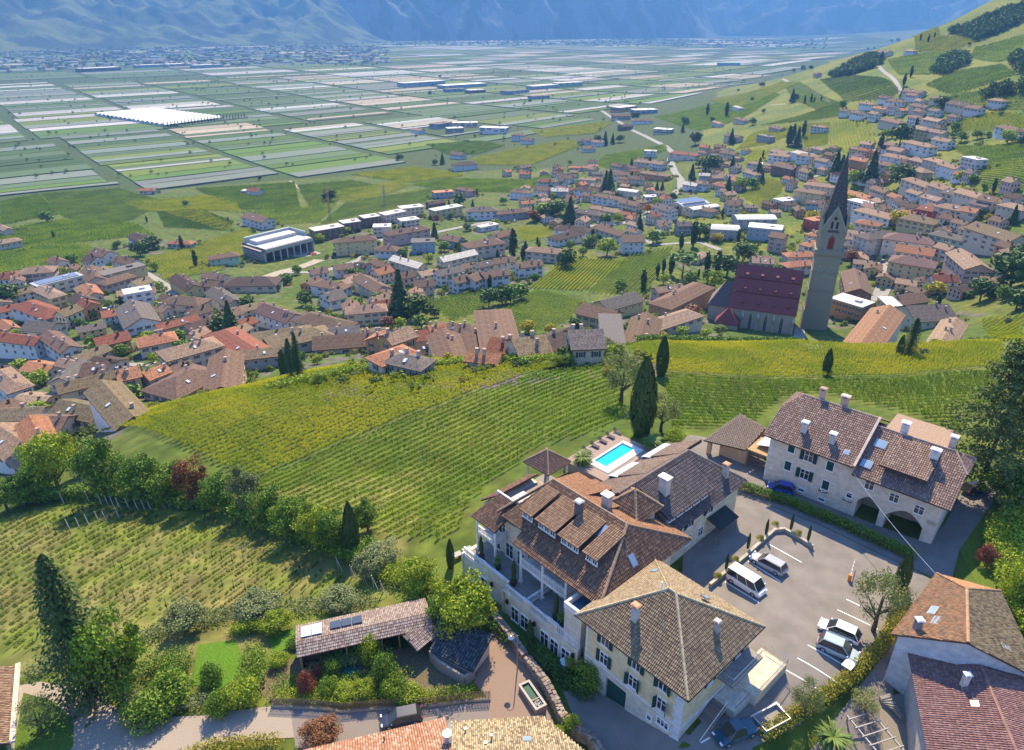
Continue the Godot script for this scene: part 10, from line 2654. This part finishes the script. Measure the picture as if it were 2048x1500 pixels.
	for k in 6: bar(lm, Vector3(-0.7 * (1 - cos(PI * k / 6.0)) / 2, 5.2 + 0.35 * sin(PI * k / 6.0), 0), Vector3(-0.7 * (1 - cos(PI * (k + 1) / 6.0)) / 2, 5.2 + 0.35 * sin(PI * (k + 1) / 6.0), 0), 0.035, Color(0.3, 0.3, 0.3))
	part("pole", lm, M.metal, la)
	var ls := MB.new(); ls.tube(Vector3(-0.7, 4.9, 0), Vector3(-0.7, 5.2, 0), 0.36, 0.08, 12, Color(0.45, 0.45, 0.44)); part("lamp_head", ls, M.metal, la)
	# garden fence: each slat a piece
	var fe := thing("garden_fence", "brown wooden slat fence along the lane", "fence")
	var slat := MB.new(); slat.span(Vector3(-0.045, -0.15, -0.012), Vector3(0.045, 1.15, 0.012), Color(0.28, 0.2, 0.12)); var slm := slat.mesh()
	var fp := [-2.3, -52.3, -5.0, -52.2, -9.0, -51.7, -14.2, -51.5, -16.6, -51.3, -18.1, -51.1, -20.2, -51.5, -23.4, -51.8, -26.0, -52.0]
	var acc := 0
	for i in range(0, fp.size() - 2, 2):
		var a := Vector2(fp[i], fp[i + 1]); var b := Vector2(fp[i + 2], fp[i + 3]); var l := a.distance_to(b)
		var rl := MB.new()
		for y in [0.15, 0.85]: bar(rl, on(a.x, a.y, 0.25 + y), on(b.x, b.y, 0.25 + y), 0.03, Color(0.25, 0.18, 0.11))
		part("rail", rl, M.wood, fe)
		for k in int(l / 0.16):
			var q := a.lerp(b, (k + 0.5) * 0.16 / l)
			var s := part("slat", slm, M.wood, fe); s.position = on(q.x, q.y, 0.3); s.rotation.y = heading(a, b)
			acc += 1
	var fb := MB.new(); ribbon(fb, fp, 0.35, 0.28, Color(0.5, 0.43, 0.32), 1.0)
	for i in range(0, fp.size() - 2, 2):
		var a := on(fp[i], fp[i + 1]); var b := on(fp[i + 2], fp[i + 3])
		fb.box((a + b) / 2 + Vector3(0, 0.0, 0), Vector3(a.distance_to(b), 0.52, 0.32), Color(0.48, 0.42, 0.32), heading(Vector2(a.x, a.z), Vector2(b.x, b.z)))
	part("plinth", fb, M.stone, fe)
	# slanted end posts of the young vineyard
	var i2 := 0
	for q in [[-77, -97.4], [-75.4, -97.7], [-74.4, -98.7], [-73.2, -99.7], [-71.7, -99.5], [-70.3, -101], [-85.5, -109], [-80.6, -109], [-76.8, -106.8], [-75.5, -106.6], [-74, -105.8], [-72.5, -105.1], [-70.7, -104.9], [-68.6, -104.1], [-67.2, -103.9], [-66, -103.7], [-63.6, -103.8], [-62.4, -103.6], [-61, -103.3], [-59.2, -102.6], [-57.7, -102.3], [-55.9, -101.9], [-54.3, -101.8], [-45, -95.5], [-42, -92.5], [-38.5, -89.5], [-35.5, -87], [-24.5, -76.5], [-22, -74], [-20, -72.2], [-18.4, -71], [-17, -69.6]]:
		var t := thing("vineyard_post", "braced concrete vine post, post %d from the left below the tree hedge" % (i2 + 1), "post", on(q[0], q[1]), 0.4, "end posts of the young vineyard")
		var m := MB.new(); m.xbox(Transform3D(Basis(Vector3.BACK, 0.06), Vector3(0, 0.95, 0)), Vector3(0.11, 2.5, 0.11), Color(0.5, 0.48, 0.44)); part("post", m, M.plaster, t)
		var m2 := MB.new(); bar(m2, Vector3(0, 1.8, 0), Vector3(0.5, -0.1, 1.2), 0.05, Color(0.46, 0.43, 0.38)); part("brace", m2, M.plaster, t)
		i2 += 1
	# parking barrier, bin and cable
	var br := thing("parking_barrier", "orange barrier box with a raised striped arm at the car park entrance", "barrier", on(42.6, -67.9), heading(Vector2(42.6, -67.9), Vector2(44.7, -71.3)))
	var bm := MB.new(); bm.box(Vector3(0, 0.5, 0), Vector3(0.35, 1.1, 0.4), Color(0.75, 0.22, 0.02)); part("cabinet", bm, M.paint, br)
	var bb := MB.new()
	for k in 8: bb.box(Vector3(0.3 + k * 0.4, 1.0, 0), Vector3(0.4, 0.1, 0.06), Color(0.7, 0.68, 0.65) if k % 2 == 0 else Color(0.3, 0.3, 0.3))
	part("arm", bb, M.paint, br)
	var bx := thing("utility_box", "white-topped metal box at the end of the autumn hedge", "cabinet", on(36.4, -54.0), 0.7)
	var b1 := MB.new(); b1.span(Vector3(-0.6, -0.3, -0.45), Vector3(0.6, 1.1, 0.45), Color(0.3, 0.25, 0.22)); part("body", b1, M.wood, bx)
	var b2 := MB.new(); b2.span(Vector3(-0.68, 1.1, -0.52), Vector3(0.68, 1.2, 0.52), Color(0.75, 0.73, 0.68)); part("lid", b2, M.plain, bx)
	var wi := MB.new(); var wa0 := Vector3(47.0, 7.6, -82.2); var wa1 := Vector3(49.0, 6.0, -62.4)
	for k in 12:
		var f := k / 12.0; var f2 := (k + 1) / 12.0
		bar(wi, wa0.lerp(wa1, f) - Vector3(0, sin(PI * f) * 0.5, 0), wa0.lerp(wa1, f2) - Vector3(0, sin(PI * f2) * 0.5, 0), 0.035, Color(0.5, 0.5, 0.5))
	solo("power_cable", wi, M.metal, "overhead cable from the pink house to the tiled house", "cable")
	# pots and furniture of the hotel
	var hy := deg_to_rad(-47.92); var hb := Basis(Vector3.UP, hy); var ho := Vector3(5.25, 0, -73.4)
	for q in [[-4.2, 8.6, "below the wing balcony"], [2.0, 8.6, "beside the left column"], [9.4, 8.7, "beside the right column"]]:
		var t := thing("potted_cypress", "potted slim cypress on the hotel terrace, " + q[2], "potted plant", ho + hb * Vector3(q[0], 0.9, q[1]), 0)
		var m := MB.new(); m.tube(Vector3.ZERO, Vector3(0, 0.7, 0), 0.32, 0.45, 12, Color(0.09, 0.06, 0.05)); part("pot", m, M.plaster, t)
		var c := part("crown", cyp, LEAF.c, t); c.scale = Vector3(0.75, 3.2, 0.75); c.position.y = 0.6
	var pm := near_crown("P")
	for q in [[-1.4, 8.2, "on the left half"], [10.6, 9.0, "on the right half"]]:
		var t := thing("potted_palm", "potted palm on the hotel terrace, " + q[2], "potted plant", ho + hb * Vector3(q[0], 0.9, q[1]), 0)
		var m := MB.new(); m.tube(Vector3.ZERO, Vector3(0, 0.6, 0), 0.3, 0.4, 12, Color(0.09, 0.06, 0.05)); m.tube(Vector3(0, 0.5, 0), Vector3(0, 1.7, 0), 0.1, 0.08, 7, Color(0.16, 0.1, 0.06)); part("pot", m, M.plaster, t)
		var c := part("crown", pm, LEAF.p, t); c.scale = Vector3(1.5, 2.2, 1.5); c.position.y = 0.25
	var ta := thing("garden_table", "round white table in the shade below the terrace", "table", on(6.0, -56.6), 0)
	var tt := MB.new(); tt.tube(Vector3(0, 0.7, 0), Vector3(0, 0.76, 0), 0.6, 0.6, 18, Color(0.6, 0.62, 0.66)); part("top", tt, M.plain, ta)
	var t3 := MB.new(); t3.tube(Vector3(0, -0.1, 0), Vector3(0, 0.7, 0), 0.05, 0.05, 6, Color(0.5, 0.5, 0.52)); t3.tube(Vector3(0, -0.05, 0), Vector3(0, 0.02, 0), 0.3, 0.28, 12, Color(0.5, 0.5, 0.52)); part("leg", t3, M.plain, ta)
	for k in 2:
		var so := thing("lounge_bed", "pale lounge bed on the hotel roof terrace, %s one" % ["left", "right"][k], "lounger", ho + hb * Vector3(-4.9 + k * 1.3, 6.5, 1.2), hy)
		var m := MB.new(); m.box(Vector3(0, 0.25, 0), Vector3(1.1, 0.3, 2.2), Color(0.62, 0.6, 0.56)); part("mattress", m, M.plaster, so)
		var m2 := MB.new(); m2.box(Vector3(0, 0.05, 0), Vector3(1.0, 0.14, 2.1), Color(0.2, 0.16, 0.13)); part("frame", m2, M.wood, so)
	for k in 2:
		var ur := thing("garden_bench_table", "small grey picnic table on the hotel lawn, %s one" % ["left", "right"][k], "table", on(-7.6 + k * 1.4, -75.6 - k * 1.0), 0.6)
		var m := MB.new(); m.box(Vector3(0, 0.75, 0), Vector3(1.4, 0.07, 0.9), Color(0.5, 0.48, 0.46)); part("top", m, M.wood, ur)
		for s in [-1.0, 1.0]:
			var m2 := MB.new(); m2.box(Vector3(s * 0.5, 0.35, 0), Vector3(0.08, 0.75, 0.7), Color(0.4, 0.36, 0.32)); part("leg", m2, M.wood, ur)
	var po := thing("garden_pond", "little teal pond with a green float in the fenced garden", "pond", on(-18.2, -57.8), -0.25)
	var pw := MB.new(); pw.box(Vector3(0, 0.02, 0), Vector3(1.5, 0.2, 3.4), Color(0.02, 0.12, 0.12)); part("water", pw, M.water, po)
	var pf := MB.new(); pf.tube(Vector3(-0.4, 0.1, -1.0), Vector3(-0.4, 0.3, -1.0), 0.35, 0.3, 12, Color(0.15, 0.5, 0.03)); part("float", pf, M.plain, po)

func _ready() -> void:
	rng.seed = 20240917
	var cam := Camera3D.new()
	cam.name = "camera"
	cam.position = EYE
	cam.rotation_degrees = Vector3(-26.6, 0, 0)
	cam.fov = 56.09
	cam.near = 0.5
	cam.far = 40000.0
	add_child(cam)
	cam.current = true
	var env := Environment.new()
	env.background_mode = Environment.BG_SKY
	env.tonemap_mode = Environment.TONE_MAPPER_LINEAR
	env.tonemap_exposure = 2.9
	var sky := Sky.new()
	var sm := ProceduralSkyMaterial.new()
	sm.sky_top_color = Color(0.30, 0.43, 0.66)
	sm.sky_horizon_color = Color(0.66, 0.71, 0.77)
	sm.ground_horizon_color = Color(0.55, 0.6, 0.62)
	sm.ground_bottom_color = Color(0.25, 0.28, 0.2)
	sm.sky_energy_multiplier = 1.15
	sky.sky_material = sm
	env.sky = sky
	env.fog_enabled = true
	env.fog_density = 0.000115
	env.fog_light_color = Color(0.46, 0.71, 1.0)
	env.sdfgi_enabled = true
	env.ssao_enabled = true
	env.ssil_enabled = true
	var we := WorldEnvironment.new()
	we.name = "environment"
	we.environment = env
	add_child(we)
	var sun := DirectionalLight3D.new()
	sun.name = "sun"
	var el := deg_to_rad(47.0); var az := deg_to_rad(5.0)
	var to_sun := Vector3(sin(az) * cos(el), sin(el), -cos(az) * cos(el))
	sun.basis = Basis.looking_at(-to_sun)
	sun.light_energy = 1.6
	sun.light_color = Color(1.0, 0.92, 0.77)
	sun.light_angular_distance = 0.5
	sun.shadow_enabled = true
	add_child(sun)
	make_materials()
	build_heights()
	make_ground()
	make_valley()
	make_mountains()
	make_hotel()
	make_pink_house()
	make_church()
	make_other_buildings()
	make_window_meshes()
	for h in HOUSES: make_house(h)
	make_small_houses()
	make_vineyards()
	make_far_trees()
	make_near_trees()
	make_yards()
	make_cars()
